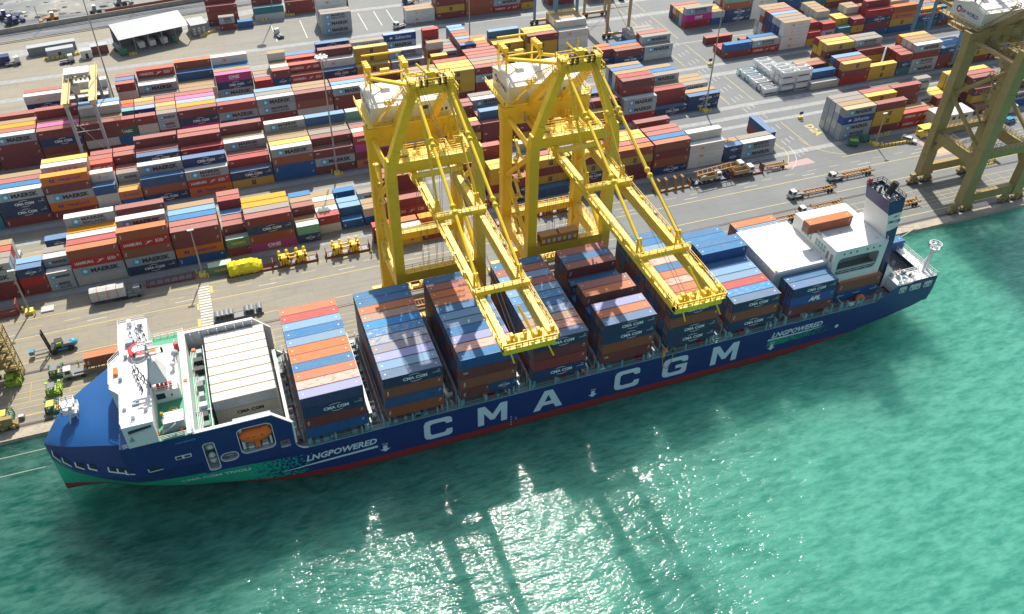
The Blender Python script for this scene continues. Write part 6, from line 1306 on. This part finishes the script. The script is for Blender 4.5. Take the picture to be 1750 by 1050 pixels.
mb = MB(); mb.box(0, 1.1, 0, 1.4, 0, .9, STEEL); mb.box(.05, 1.05, .05, 1.35, .9, 1.0, FB); tag(mb.build("crate", loc=(-57.3, 61.6, .9)), "small grey crate on the forklift's forks", "crate")
# lashing cages
def cage(x, y, label, m1, m2, rz=.0):
    t = tag(empty("lashing_cage", (x, y, 0), rz), label, "cage", "lashing cages on the quay lanes")
    mb = MB(); 
    for a in (0, 2.9):
        for b in (0, 2.1): mb.box(a, a + .22, b, b + .22, 0, 2.4, m1)
    mb.box(0, 3.1, 0, 2.3, .25, .5, m1); mb.rail([(0, 0, .5), (3.1, 0, .5), (3.1, 2.3, .5), (0, 2.3, .5), (0, 0, .5)], m1, 1.1, 1, .07); mb.build("frame", t)
    mb = MB(); mb.box(.35, 1.9, .2, 2.1, 2.35, 2.5, m2); mb.box(-.1, .5, 1.8, 2.4, 2.35, 2.55, m1); mb.box(2.6, 3.2, 1.8, 2.4, 2.35, 2.55, m1); mb.build("roof", t)
    mb = MB(); rr = random.Random(int(x * 7)); [mb.box(.4 + k * .45, .7 + k * .45, .3, 1.9, .5, .9 + rr.uniform(0, .7), rr.choice([m1, STEEL, YELP])) for k in range(5)]; mb.build("lashing_gear", t)
cage(-52.6, 52.6, "dark green lashing cage left of the white tractor by the bow", DGRN, STEEL); cage(-53.0, 46.8, "lime green lashing cage with grey roof, middle of the column by the bow", LIME, STEEL); cage(-52.9, 40.9, "green lashing cage with yellow gear, nearest the ship's bow", DGRN, CYD)
cage(-61.8, 52.8, "lime green lashing cage beside the stair tower at the left edge", LIME, LIME); cage(-62.6, 41.2, "green and yellow lashing cage by the quay rail at the left edge", DGRN, CYD)
mb = MB(); mb.box(0, 1.2, 0, .9, 0, .9, STEEL); mb.box(.1, 1.1, .1, .8, .9, 1.1, SHW); tag(mb.build("toolbox", loc=(-58.6, 41.3, 0)), "small grey box on the quay between the two left lashing cages", "box")
mb = MB(); mb.box(0, 3.0, 0, 2.2, 0, .35, TARPW); tag(mb.build("concrete_slab", loc=(-55.9, 78.6, 0)), "pale flat slab lying beside the leftmost light mast", "slab")
mb = MB(); mb.box(-72, -60.8, 79.6, 82.2, .1, .5, MARO); mb.box(-61.1, -60.8, 79.6, 82.2, .5, 3.6, MARO); mb.box(-72, -60.8, 79.6, 79.8, .5, 1.6, MARO); tag(mb.build("open_rack"), "maroon open rack at the left edge in front of the stacks", "flat rack")
# light masts
def mast(x, y, h, label, head=True, r=.28):
    t = tag(empty("light_mast", (x, y, 0)), label, "light mast", "light masts in the yard")
    mb = MB(); mb.tube((0, 0, 0), (0, 0, h), r, POLE, 10, r * .5); mb.build("pole", t)
    mb = MB(); mb.box(-.9, .9, -.9, .9, 0, .9, CYD); mb.box(1.2, 1.5, -1.4, -1.1, 0, 1.4, CYD); mb.box(-1.6, -1.3, .9, 1.2, 0, 1.4, CYD); mb.build("base_guard", t)
    if h > 20:
        mb = MB(); mb.tube((0, 0, h - .4), (0, 0, h), 1.1, POLE, 12)
        for k in range(8): a = math.pi * k / 4; mb.box(1.5 * math.cos(a) - .35, 1.5 * math.cos(a) + .35, 1.5 * math.sin(a) - .35, 1.5 * math.sin(a) + .35, h - .7, h + .1, SHW)
        mb.build("lamp_ring", t)
    else: mb = MB(); mb.box(-.8, .8, -.25, .25, h, h + .25, SHW); mb.build("lamp_head", t)
for a in ((-58.5, 79.8, 13.2, "slim light mast in front of the leftmost stacks"), (-16.4, 81.1, 14.6, "slim light mast left of the green container"), (27.2, 119.9, 38.5, "tall light mast with lamp ring left of the left crane"), (157.4, 119.6, 43, "tall dark light mast beside the cross road"),
          (199.4, 80.4, 11.5, "slim light mast in front of the rusty-roofed stack"), (251, 87.5, 10.5, "slim light mast seen between the ochre crane's legs"), (-34.9, 172.6, 46, "tall light mast behind the left yard gantry"), (26.4, 251.5, 34, "thick light mast at the top left of the striped parking bays"), (95.2, 196.4, 36, "tall light mast behind the right crane's machinery house")): mast(*a)
# yard gantries on tyres
def gantry(x0, x1, y0, y1, h, label, lm, gm, trolley_y=.75):
    t = tag(empty("yard_gantry", ((x0 + x1) / 2, (y0 + y1) / 2, 0)), label, "gantry crane", "rubber-tyred yard gantries"); cx, cy = (x0 + x1) / 2, (y0 + y1) / 2
    def bd(mb, n): mb.v = [(v[0] - cx, v[1] - cy, v[2]) for v in mb.v]; return mb.build(n, t)
    for x in (x0, x1):
        for y in (y0, y1): mb = MB(); mb.taper((x, y, 1.8), (x, y, h - 1), .8, 1.0, .9, 1.3, lm); bd(mb, "leg")
        mb = MB(); mb.beam((x, y0 - .8, h), (x, y1 + .8, h), 1.1, 1.5, gm); mb.rail([(x + .9, y0 - .8, h + .6), (x + .9, y1 + .8, h + .6)], gm, 1.1, 2, .07); mb.box(x - 1.2, x + 1.2, y0 - .8, y1 + .8, h + .58, h + .66, gm); bd(mb, "girder")
    for y in (y0, y1):
        mb = MB(); mb.beam((x0 - 1, y, 1.6), (x1 + 1, y, 1.6), .9, .9, gm); mb.beam((x0, y, h - 4), (x1, y, 2.4), .14, .14, lm); mb.beam((x0, y, h * .55), (x1, y, h * .55), .2, .2, lm)
        bd(mb, "sill_beam"); mb = MB()
        for x in (x0, x1):
            for d in (-1.1, 1.1): mb.tube((x + d, y - .4, .75), (x + d, y + .4, .75), .75, TIRE, 12); mb.box(x + d - .5, x + d + .5, y - .45, y + .45, 1.2, 2.2, gm)
        bd(mb, "wheels")
    ty = y0 + (y1 - y0) * trolley_y; mb = MB(); mb.box(x0 - .4, x1 - .8, ty - 2.4, ty + 2.4, h + 1.0, h + 2.6, TCAB, SHR); 
    for k in range(6): mb.box(x0 + k * 1.3, x0 + .6 + k * 1.3, ty - 3.6, ty - 2.6, h + .6, h + 1.6 + .2 * (k % 3), STEEL if k % 2 else gm)
    bd(mb, "trolley"); mb = MB(); mb.box(x0 + 1, x0 + 3, ty - 4.6, ty - 2.6, h - 3, h - .6, TCAB); bd(mb, "cab")
    mb = MB(); mb.box(x0 + 1, x1 - 1, ty - 1, ty + 1, h - 5, h - 4.5, gm); [mb.tube((x, ty, h + 1), (x, ty, h - 4.6), .05, ROPEM, 4) for x in (x0 + 1.6, x1 - 1.6)]; bd(mb, "spreader")
LEGB = paint("gantry_grey_blue", (0.30, 0.36, 0.40), .5, .25, (0.25, 0.24, 0.22), .8); LEGC = paint("gantry_blue", (0.10, 0.26, 0.40), .5, .25, (0.2, 0.25, 0.28), .8); LEGT = paint("gantry_tan", (0.45, 0.30, 0.13), .5, .3, (0.3, 0.2, 0.1), .8)
gantry(-46, -38.3, 150.6, 174.8, 20.6, "grey-legged yard gantry with yellow girders and white trolley, left", LEGB, paint("gantry_pale_yellow", (0.60, 0.47, 0.20), .5, .3, (0.4, 0.33, 0.2), .8)); gantry(127.8, 136.6, 187.6, 210, 22, "blue-legged yard gantry at the top centre", LEGC, LEGT, .3); gantry(150.6, 160.2, 187.8, 210.5, 22, "tan yard gantry beside the cross road at the top", LEGT, LEGT, .35)
gantry(266, 274, 121, 145, 21, "blue-grey yard gantry behind the ochre crane's machinery house", LEGC, CO, .6)
# tank containers and cradles by the second block
def tankc(x, y, z, label, col, L=6.06):
    t = tag(empty("tank_container", (x, y, z)), label, "tank container", "tank containers by the cross road")
    mb = MB()
    for xx in (0, L - .15):
        for yy in (0, 2.29): mb.box(xx, xx + .15, yy, yy + .15, 0, 2.6, col)
        for zz in (0, 2.45): mb.box(xx, xx + .15, .15, 2.29, zz, zz + .15, col)
    for yy in (0, 2.29):
        for zz in (0, 2.45): mb.box(.15, L - .15, yy, yy + .15, zz, zz + .15, col)
    mb.build("frame", t); mb = MB(); mb.tube((.3, 1.22, 1.3), (L - .3, 1.22, 1.3), 1.12, SHW, 16); mb.ball((.35, 1.22, 1.3), 1.1, SHW, .25); mb.box(1, L - 1, .9, 1.5, 2.4, 2.48, STEEL); mb.build("tank", t)
k = 0; rr = random.Random(4)
for r in range(7):
    for c_, x in enumerate((183.6, 190.2, 196.7)):
        hgt = [1, 3, 3][c_] if r < 3 else [1, 2, 0][c_]
        for z in range(hgt):
            if r in (2, 5) and c_ == 2: continue
            nm = "white framed tank container, %s tier, %s row, %s column left of the blue container" % (["bottom", "middle", "top"][z], ORD[r], ["third", "second", "first"][c_]); tankc(x, 123.0 + r * 2.75, z * 2.65, nm, rr.choice([SHW, SHW, FB, NAVF]) if z == 0 else SHW)
# van, cars
def car(x, y, rz, label, body, L=4.9, h=1.85):
    t = tag(empty("parked_car", (x, y, 0), rz), label, "car", "cars and vans in the port")
    mb = MB(); hw = .95; P0 = [(0, .45), (L, .45), (L, 1.0), (L * .76, 1.1), (L * .62, h), (.25, h), (0, 1.1)]
    V = [(x_, -hw + (.1 if z_ > 1.2 else 0), z_) for x_, z_ in P0] + [(x_, hw - (.1 if z_ > 1.2 else 0), z_) for x_, z_ in P0]; n = len(P0)
    mb.quads(V, [tuple(range(n)), tuple(range(2 * n - 1, n - 1, -1))] + [(i, n + i, n + (i + 1) % n, (i + 1) % n) for i in range(n)], body); mb.build("body", t)
    mb = MB(); mb.poly([(L * .755, -.75, 1.14), (L * .755, .75, 1.14), (L * .63, .7, h - .06), (L * .63, -.7, h - .06)], GLAS)
    for s in (-1, 1): mb.poly([(.4, s * (hw + .01), 1.15), (L * .7, s * (hw + .01), 1.15), (L * .6, s * (hw - .06), h - .15), (.45, s * (hw - .06), h - .15)], GLAS)
    mb.build("windows", t); mb = MB(); wheel_pairs(mb, (.9, L - .95), -.97, .97, .36); mb.build("wheels", t)
car(210.0, 80.6, rad(-52), "white van parked at the end of the yellow barriers", TCAB); car(230.5, 100, rad(80), "dark car at the yard edge right of the twin white stacks", NAVF) if False else None
# barriers, guards, bins
def barrier(x, y, n, label, step=1.5, rz=0.0, m=None):
    t = tag(empty("barrier_row", (x, y, 0), rz), label, "barriers", "yellow barriers")
    for k in range(n): mb = MB(); mb.box(k * step, k * step + step * .9, 0, .5, 0, .9, CYD); mb.box(k * step + .5, k * step + .8, -.02, .52, .1, .92, BLKP); mb.build("block", t)
barrier(201.0, 78.6, 8, "long row of yellow and black blocks left of the white van", 1.4, rad(-4)); barrier(202.5, 84.4, 2, "short pair of yellow blocks behind the long row", 1.4, rad(6)); barrier(207.0, 84.8, 2, "yellow block pair nearest the white van, behind it", 1.4, rad(6))
barrier(-4.2, 240.0, 5, "yellow blocks in front of the small far shed", 1.5, rad(35)); barrier(-62.0, 236.2, 8, "row of yellow striped blocks in front of the far grey container", 1.6, rad(8)); barrier(-31.5, 231, 2, "yellow blocks by the far shed's parked tanker", 1.4)
barrier(27.5, 251.4, 5, "yellow blocks right of the thick far light mast", 1.5, rad(-5)); barrier(20.0, 249, 3, "yellow blocks left of the thick far light mast", 1.5, rad(5))
for i, (x, y) in enumerate(((190.4, 82.6), (196.2, 82.8))):
    t = tag(empty("generator_set", (x, y, 0), rad(-30 if i == 0 else 8)), ("dark green machine with yellow-green top, left of the pair before the rusty-roofed stack" if i == 0 else "dark green machine, right of the pair before the rusty-roofed stack"), "machine", "green machines")
    mb = MB(); mb.box(0, 3.0, 0, 1.8, .3, 1.9, DGRN); mb.build("housing", t); mb = MB(); mb.box(.2, 2.8, .2, 1.6, 1.9, 2.1, LIME if i == 0 else DGRN); mb.build("cover", t); mb = MB(); wheel_pairs(mb, (.6, 2.4), -.1, 1.9, .35); mb.build("wheels", t)
for i, (x, y, l) in enumerate(((186.2, 104.0, "yellow sign post with blue board left of the painted letters"), (178.0, 152.0, "yellow stand by the lone maroon containers"), (163.5, 186, "yellow stand before the far orange container"))):
    t = tag(empty("sign_stand", (x, y, 0)), l, "sign stand", "sign stands"); mb = MB(); mb.box(-.9, .9, -.3, .3, 0, .9, CYD); mb.build("foot", t); mb = MB(); mb.box(-.08, .08, -.08, .08, .9, 2.6, CYD); mb.box(-.7, .7, -.1, .1, 1.7, 2.7, BLU_L); mb.build("board", t)
# two-storey cabin and canopy behind the ochre crane
t = tag(empty("site_cabin", (230.5, 83, 0)), "two-storey cream cabin with dark openings behind the ochre crane's leg", "cabin")
CRM = paint("cream_cabin_paint", (0.55, 0.50, 0.37), .6, .3, (0.4, 0.34, 0.24), .8)
mb = MB(); mb.box(-7, 7, -3, 3, 3, 6.2, CRM); mb.box(-7, -4, -3, 3, 0, 3, CRM); mb.box(5.5, 7, -3, 3, 0, 3, CRM); mb.box(-4, 5.5, 2, 3, 0, 3, BLKP); mb.build("wall", t)
for x in (-5.6, -1.5, 1.2, 3.6): mb = MB(); mb.box(x, x + 1.3, -3.04, -3, 4.3, 5.4, GLAS); mb.build("window", t)
mb = MB(); mb.box(-7.2, 7.2, -3.2, 3.2, 6.2, 6.4, TCAB); mb.build("roof", t)
t = tag(empty("canopy", (219.5, 80.6, 0)), "small yellow canopy stand between the white van and the cream cabin", "canopy"); mb = MB(); mb.box(-2.6, 2.6, -1.6, 1.6, 3.2, 3.4, CYD); mb.build("roof", t); mb = MB(); [mb.box(x - .1, x + .1, y - .1, y + .1, 0, 3.2, CYD) for x in (-2.4, 2.4) for y in (-1.4, 1.4)]; mb.box(-2.4, -.2, -1.4, 1, .2, 1.6, CYD); mb.build("stand", t)
for i, (x, y, l) in enumerate(((244, 79, "short cream container cabin right of the two-storey cabin"), (256, 84, "cream container cabin farther right behind the ochre crane"))): t = tag(empty("container_cabin", (x, y, 0), rad(-8)), l, "cabin", "container cabins"); mb = MB(); mb.box(0, 6, 0, 2.5, .1, 2.8, CRM, TCAB); mb.build("wall", t); mb = MB(); mb.box(1, 2, -.03, 0, 1.2, 2.1, GLAS); mb.build("window", t)
car(252, 78, rad(10), "blue and white car beside the far cream cabins", FB)
# lay-down platforms under the cranes
def platform(x, y, z, label, m, L=11.5, w=2.6, bars=True, grp="lay-down platforms between the crane legs"):
    t = tag(empty("laydown_platform", (x, y, 0)), label, "platform", grp); mb = MB()
    mb.box(0, L, 0, .3, z, z + .8, m); mb.box(0, L, w - .3, w, z, z + .8, m)
    for a in (0, L - .3): mb.box(a, a + .3, .3, w - .3, z, z + .8, m)
    for a in (0, L - .4):
        for b in (0, w - .4): mb.box(a, a + .4, b, b + .4, 0, z, m)
    mb.build("frame", t); mb = MB()
    for k in range(14): mb.box(.4 + k * (L - .9) / 13, .5 + k * (L - .9) / 13, .3, w - .3, z + .5, z + .62, m)
    mb.build("grating", t)
platform(30.0, 53.6, 2.6, "ochre grated platform under the left crane, left end", RUSTF, 9); platform(40.2, 54.0, 2.6, "dark grated platform under the left crane, right end", CO, 7.5, 4); platform(31.2, 46.6, 2.4, "orange framed platform near the ship under the left crane", RUSTF, 11, 2.6); platform(31.4, 43.4, 2.0, "lower orange platform nearest the ship under the left crane", RUSTF, 10, 2.4)
platform(71.5, 54.5, 2.2, "dark striped platform under the right crane near the rail", CO, 9, 4.4); platform(64, 47, 2.0, "orange platform under the right crane", RUSTF, 10, 2.6)
mb = MB(); mb.box(0, 9.8, 0, 2.4, 0, .3, RUSTF); mb.box(0, 9.8, 0, .2, .3, 2.4, RUSTF); mb.box(0, 9.8, 2.2, 2.4, .3, 2.4, RUSTF); mb.box(0, 4.6, 0, 2.4, 2.4, 2.6, RUSTF); mb.box(5, 9.8, 0, 2.4, 2.4, 2.6, RUSTF)
for k in range(7): mb.box(.4 + k * 1.35, 1.2 + k * 1.35, -.1, .0, .6, 1.6, TCAB if k % 2 else CYD)
tag(mb.build("gear_box", loc=(62.6, 38.6, 20.3)), "long ochre gear box with open sides on the right crane's lower beam", "gear box")
# people
def person(x, y, rz, label, top, step=.25, z0=0.0):
    V = [(0, 0, .95), (0, 0, 1.2), (0, 0, 1.42), (0, 0, 1.55), (0, .01, 1.68), (-.1, 0, .9), (-.12, -step * .4, .5), (-.12, -step, .08), (-.12, -step + .14, .03), (.1, 0, .9), (.12, step * .5, .5), (.12, step, .08), (.12, step + .14, .03), (-.2, 0, 1.4), (-.27, .05, 1.12), (-.26, .2, .9), (.2, 0, 1.4), (.27, -.03, 1.12), (.26, .05, .88)]
    E = [(0, 1), (1, 2), (2, 3), (3, 4), (0, 5), (5, 6), (6, 7), (7, 8), (0, 9), (9, 10), (10, 11), (11, 12), (2, 13), (13, 14), (14, 15), (2, 16), (16, 17), (17, 18)]
    R = [.15, .15, .15, .06, .12, .1, .075, .05, .045, .1, .075, .05, .045, .075, .055, .04, .075, .055, .04]
    me = bpy.data.meshes.new("person"); me.from_pydata(V, E, []); o = put("person", me, None, (x, y, z0)); o.rotation_euler = (0, 0, rz)
    md = o.modifiers.new("Skin", 'SKIN'); sk = me.skin_vertices[0].data
    for i, r in enumerate(R): sk[i].radius = (r, r)
    sk[0].use_root = True; s2 = o.modifiers.new("Sub", 'SUBSURF'); s2.levels = 1; s2.render_levels = 2; me.materials.append(DKCL)
    tag(o, label, "person", "people working on the quay")
    mb = MB(); mb.tube((0, 0, .98), (0, 0, 1.46), .21, top, 10, .2); mb.build("vest", o); mb = MB(); mb.ball((0, .02, 1.74), .15, YELP, n=8, m=5); mb.build("helmet", o)
person(-46.6, 55.4, 1.2, "person in lime vest walking behind the white tractor by the bow", HIVIS); person(226.5, 79.0, 2, "person in lime vest standing before the cream cabin", HIVIS); person(27.8, 75.0, .5, "person in red standing beside the yellow machinery frame", REDP)
# far shed with tankers
t = tag(empty("open_shed", (-24, 240, 0), rad(15)), "long open-sided shed with a bent pale metal roof, far left", "shed"); MR = paint("pale_metal_roof", (0.36, 0.38, 0.38), .5, .25, (0.36, 0.36, 0.34), .5)
mb = MB(); L = 27
for (a, b) in (((-6.0, 6.2), (-1.0, 7.6)), ((-1.0, 7.6), (5, 8.6))): mb.quads([(-12, a[0], a[1]), (15, a[0], a[1]), (15, b[0], b[1]), (-12, b[0], b[1]), (-12, a[0], a[1] + .1), (15, a[0], a[1] + .1), (15, b[0], b[1] + .1), (-12, b[0], b[1] + .1)], [(0, 1, 2, 3), (4, 5, 6, 7), (0, 1, 5, 4)], MR)
mb.build("roof", t)
for k in range(6):
    for y, h in ((-5.8, 6.1), (4.8, 8.5)): mb = MB(); mb.box(-11.8 + k * 5.3, -11.5 + k * 5.3, y, y + .3, 0, h, STEEL); mb.build("post", t)
mb = MB(); mb.box(-12, 15, 4.7, 4.8, 0, 8.4, STEEL); mb.build("back_wall", t)
t = tag(empty("small_shed", (-4.8, 246, 0), rad(10)), "small flat-roofed shed with open grille front, right of the long shed", "shed"); mb = MB(); mb.box(-3.2, 3.2, -4, 4, 4.3, 4.5, MR); mb.build("roof", t); mb = MB(); mb.box(-3, 3, -3.8, 3.8, 0, 4.3, STEEL); mb.build("wall", t)
mb = MB(); [mb.box(-2.6 + k * 1.9, -1.6 + k * 1.9, -3.9, -3.8, .5 + j * 1.0, 1.2 + j * 1.0, TCAB) for k in range(3) for j in range(3)]; mb.build("grille", t)
def tanker(x, y, rz, label):
    t = tag(empty("tanker_truck", (x, y, 0), rz), label, "tanker", "tankers under the far shed"); mb = MB(); mb.tube((0, 0, 1.9), (6, 0, 1.9), 1.15, STEEL, 12); mb.build("tank", t); mb = MB(); mb.box(6.4, 8.4, -1.2, 1.2, .7, 2.8, TCAB if int(x) % 2 else DGRN); mb.build("cab", t); mb = MB(); wheel_pairs(mb, (1, 2.3, 7.2), -1.2, 1.2); mb.box(0, 8, -.5, .5, .6, .8, STEEL); mb.build("wheels", t)
for i, (x, y, l) in enumerate(((-36.2, 238.5, "leftmost tanker at the open end of the far shed"), (-29.5, 243, "second tanker from left under the far shed"), (-25.5, 243.8, "third tanker from left under the far shed"), (-21.0, 244.6, "fourth tanker from left under the far shed"), (-16.8, 245.4, "rightmost tanker under the far shed"))): tanker(x, y, rad(-68), l)
for i, (x, y, c, l, w) in enumerate(((-67.5, 241.5, STEEL, "long grey box building at the far left edge of the yard", 17), (-60.5, 236.8, LEGB, "grey-blue open container behind yellow blocks, far left", 9.5), (-48.6, 232.4, TCAB, "white cabin beside the far left red container", 4), (-44.8, 235.6, MARO, "red container with pale roof left of the far shed", 6), (-78.5, 236, NAVF, "dark truck body at the far left edge", 5))):
    t = tag(empty("yard_hut", (x, y, 0), rad(7)), l, "hut", "huts by the far shed"); mb = MB(); mb.box(0, w, 0, 3, .1, 3.2, c); mb.build("wall", t); mb = MB(); mb.box(-.1, w + .1, -.1, 3.1, 3.2, 3.3, MR if c is not NAVF else c); mb.build("roof", t); mb = MB(); mb.box(w * .4, w * .4 + 1, -.04, 0, .2, 2.2, BLKP); mb.build("door", t)
for x, y, l in ((-70, 236.4, "truck with dark box left of the far grey container"), (-51, 232, "truck parked between far hut and white cabin")): tractor(x, y, rad(190), l)
def loader(x, y, rz, label, m):
    t = tag(empty("wheel_loader", (x, y, 0), rz), label, "loader", "construction machines behind the wall"); mb = MB(); mb.box(0, 4.6, -1.1, 1.1, 1, 2.2, m); mb.build("body", t); mb = MB(); mb.box(1.4, 2.8, -.8, .8, 2.2, 3.9, m, SHR); mb.build("cab", t)
    mb = MB(); wheel_pairs(mb, (.9, 3.8), -1.4, 1.4, .95); mb.build("wheels", t); mb = MB(); mb.beam((4.4, 0, 1.8), (6.6, 0, 1.0), .5, .4, m); mb.box(6.2, 7.4, -1.5, 1.5, .3, 1.4, m); mb.build("bucket", t)
loader(-58, 275.5, rad(184), "yellow wheel loader with white cab roof behind the perimeter wall", RUSTF); loader(-46, 277.5, rad(10), "dark machine with stacks right of the yellow loader", STEEL); loader(-78, 276, rad(30), "dark blue machine at the top left edge", NAVF); loader(-81, 284, rad(0), "dark blue machine farther back at the top left edge", NAVF); loader(-36, 283, rad(20), "small dark machine near the red fence", STEEL)
mb = MB(); mb.beam((-120, 262.5, .9), (60, 288.5, .9), .35, 1.8, COPE); tag(mb.build("perimeter_wall"), "low pale wall running along the railway behind the yard", "wall")
mb = MB(); mb.beam((-40, 276.5, 1.1), (60, 291, 1.1), .3, 2.2, MARO); tag(mb.build("red_fence"), "dark red fence behind the perimeter wall", "fence")
mb = MB()
for d in (0, 1.5, 8, 9.5): mb.beam((-120, 252.5 + d, .1), (60, 273 + d, .1), .12, .16, RAILM)
tag(mb.build("railway_tracks"), "railway tracks in ballast between the road and the wall", "track")
for x, y, h, l in ((-64.5, 269, 9, "thin pole on the wall above the left yard gantry"), (-28.5, 276, 14, "thin pole by the red fence")): mb = MB(); mb.tube((x, y, 0), (x, y, h), .14, POLE, 6); mb.box(x - .5, x + .5, y - .1, y + .1, h, h + .15, POLE); tag(mb.build("utility_pole"), l, "pole")
rr = random.Random(12); mb = MB()
for k in range(60):
    x, y = rr.uniform(-85, -30), rr.uniform(279, 330); s = rr.uniform(.3, 1.6); mb.ball((x, y, 0), s, rr.choice([COPE, STEEL, SAND, SAND]), rr.uniform(1, 2.5), rr.uniform(.7, 1.5), rr.uniform(.4, .9), 7, 5)
tag(mb.build("rubble"), "scattered rubble and spoil on the dusty ground behind the wall", "rubble", None, "stuff")
# ---------------- thin dusty sea haze ----------------
mb = MB(); mb.box(-900, 1200, -400, 1500, -7, 150, None) if False else None
m = bpy.data.materials.new("haze"); m.use_nodes = True; nt = m.node_tree
for n in list(nt.nodes):
    if n.type != 'OUTPUT_MATERIAL': nt.nodes.remove(n)
out = nt.nodes[0]; pv = nt.nodes.new("ShaderNodeVolumePrincipled"); pv.inputs['Color'].default_value = (0.80, 0.88, 0.95, 1)
pv.inputs['Density'].default_value = 0.00004; pv.inputs['Anisotropy'].default_value = 0.2; nt.links.new(pv.outputs[0], out.inputs['Volume'])
mb = MB(); mb.box(-500, 700, -300, 700, -8, 152, m); hz = mb.build("haze"); tag(hz, "thin pale sea haze over the port", "haze", None, "stuff")
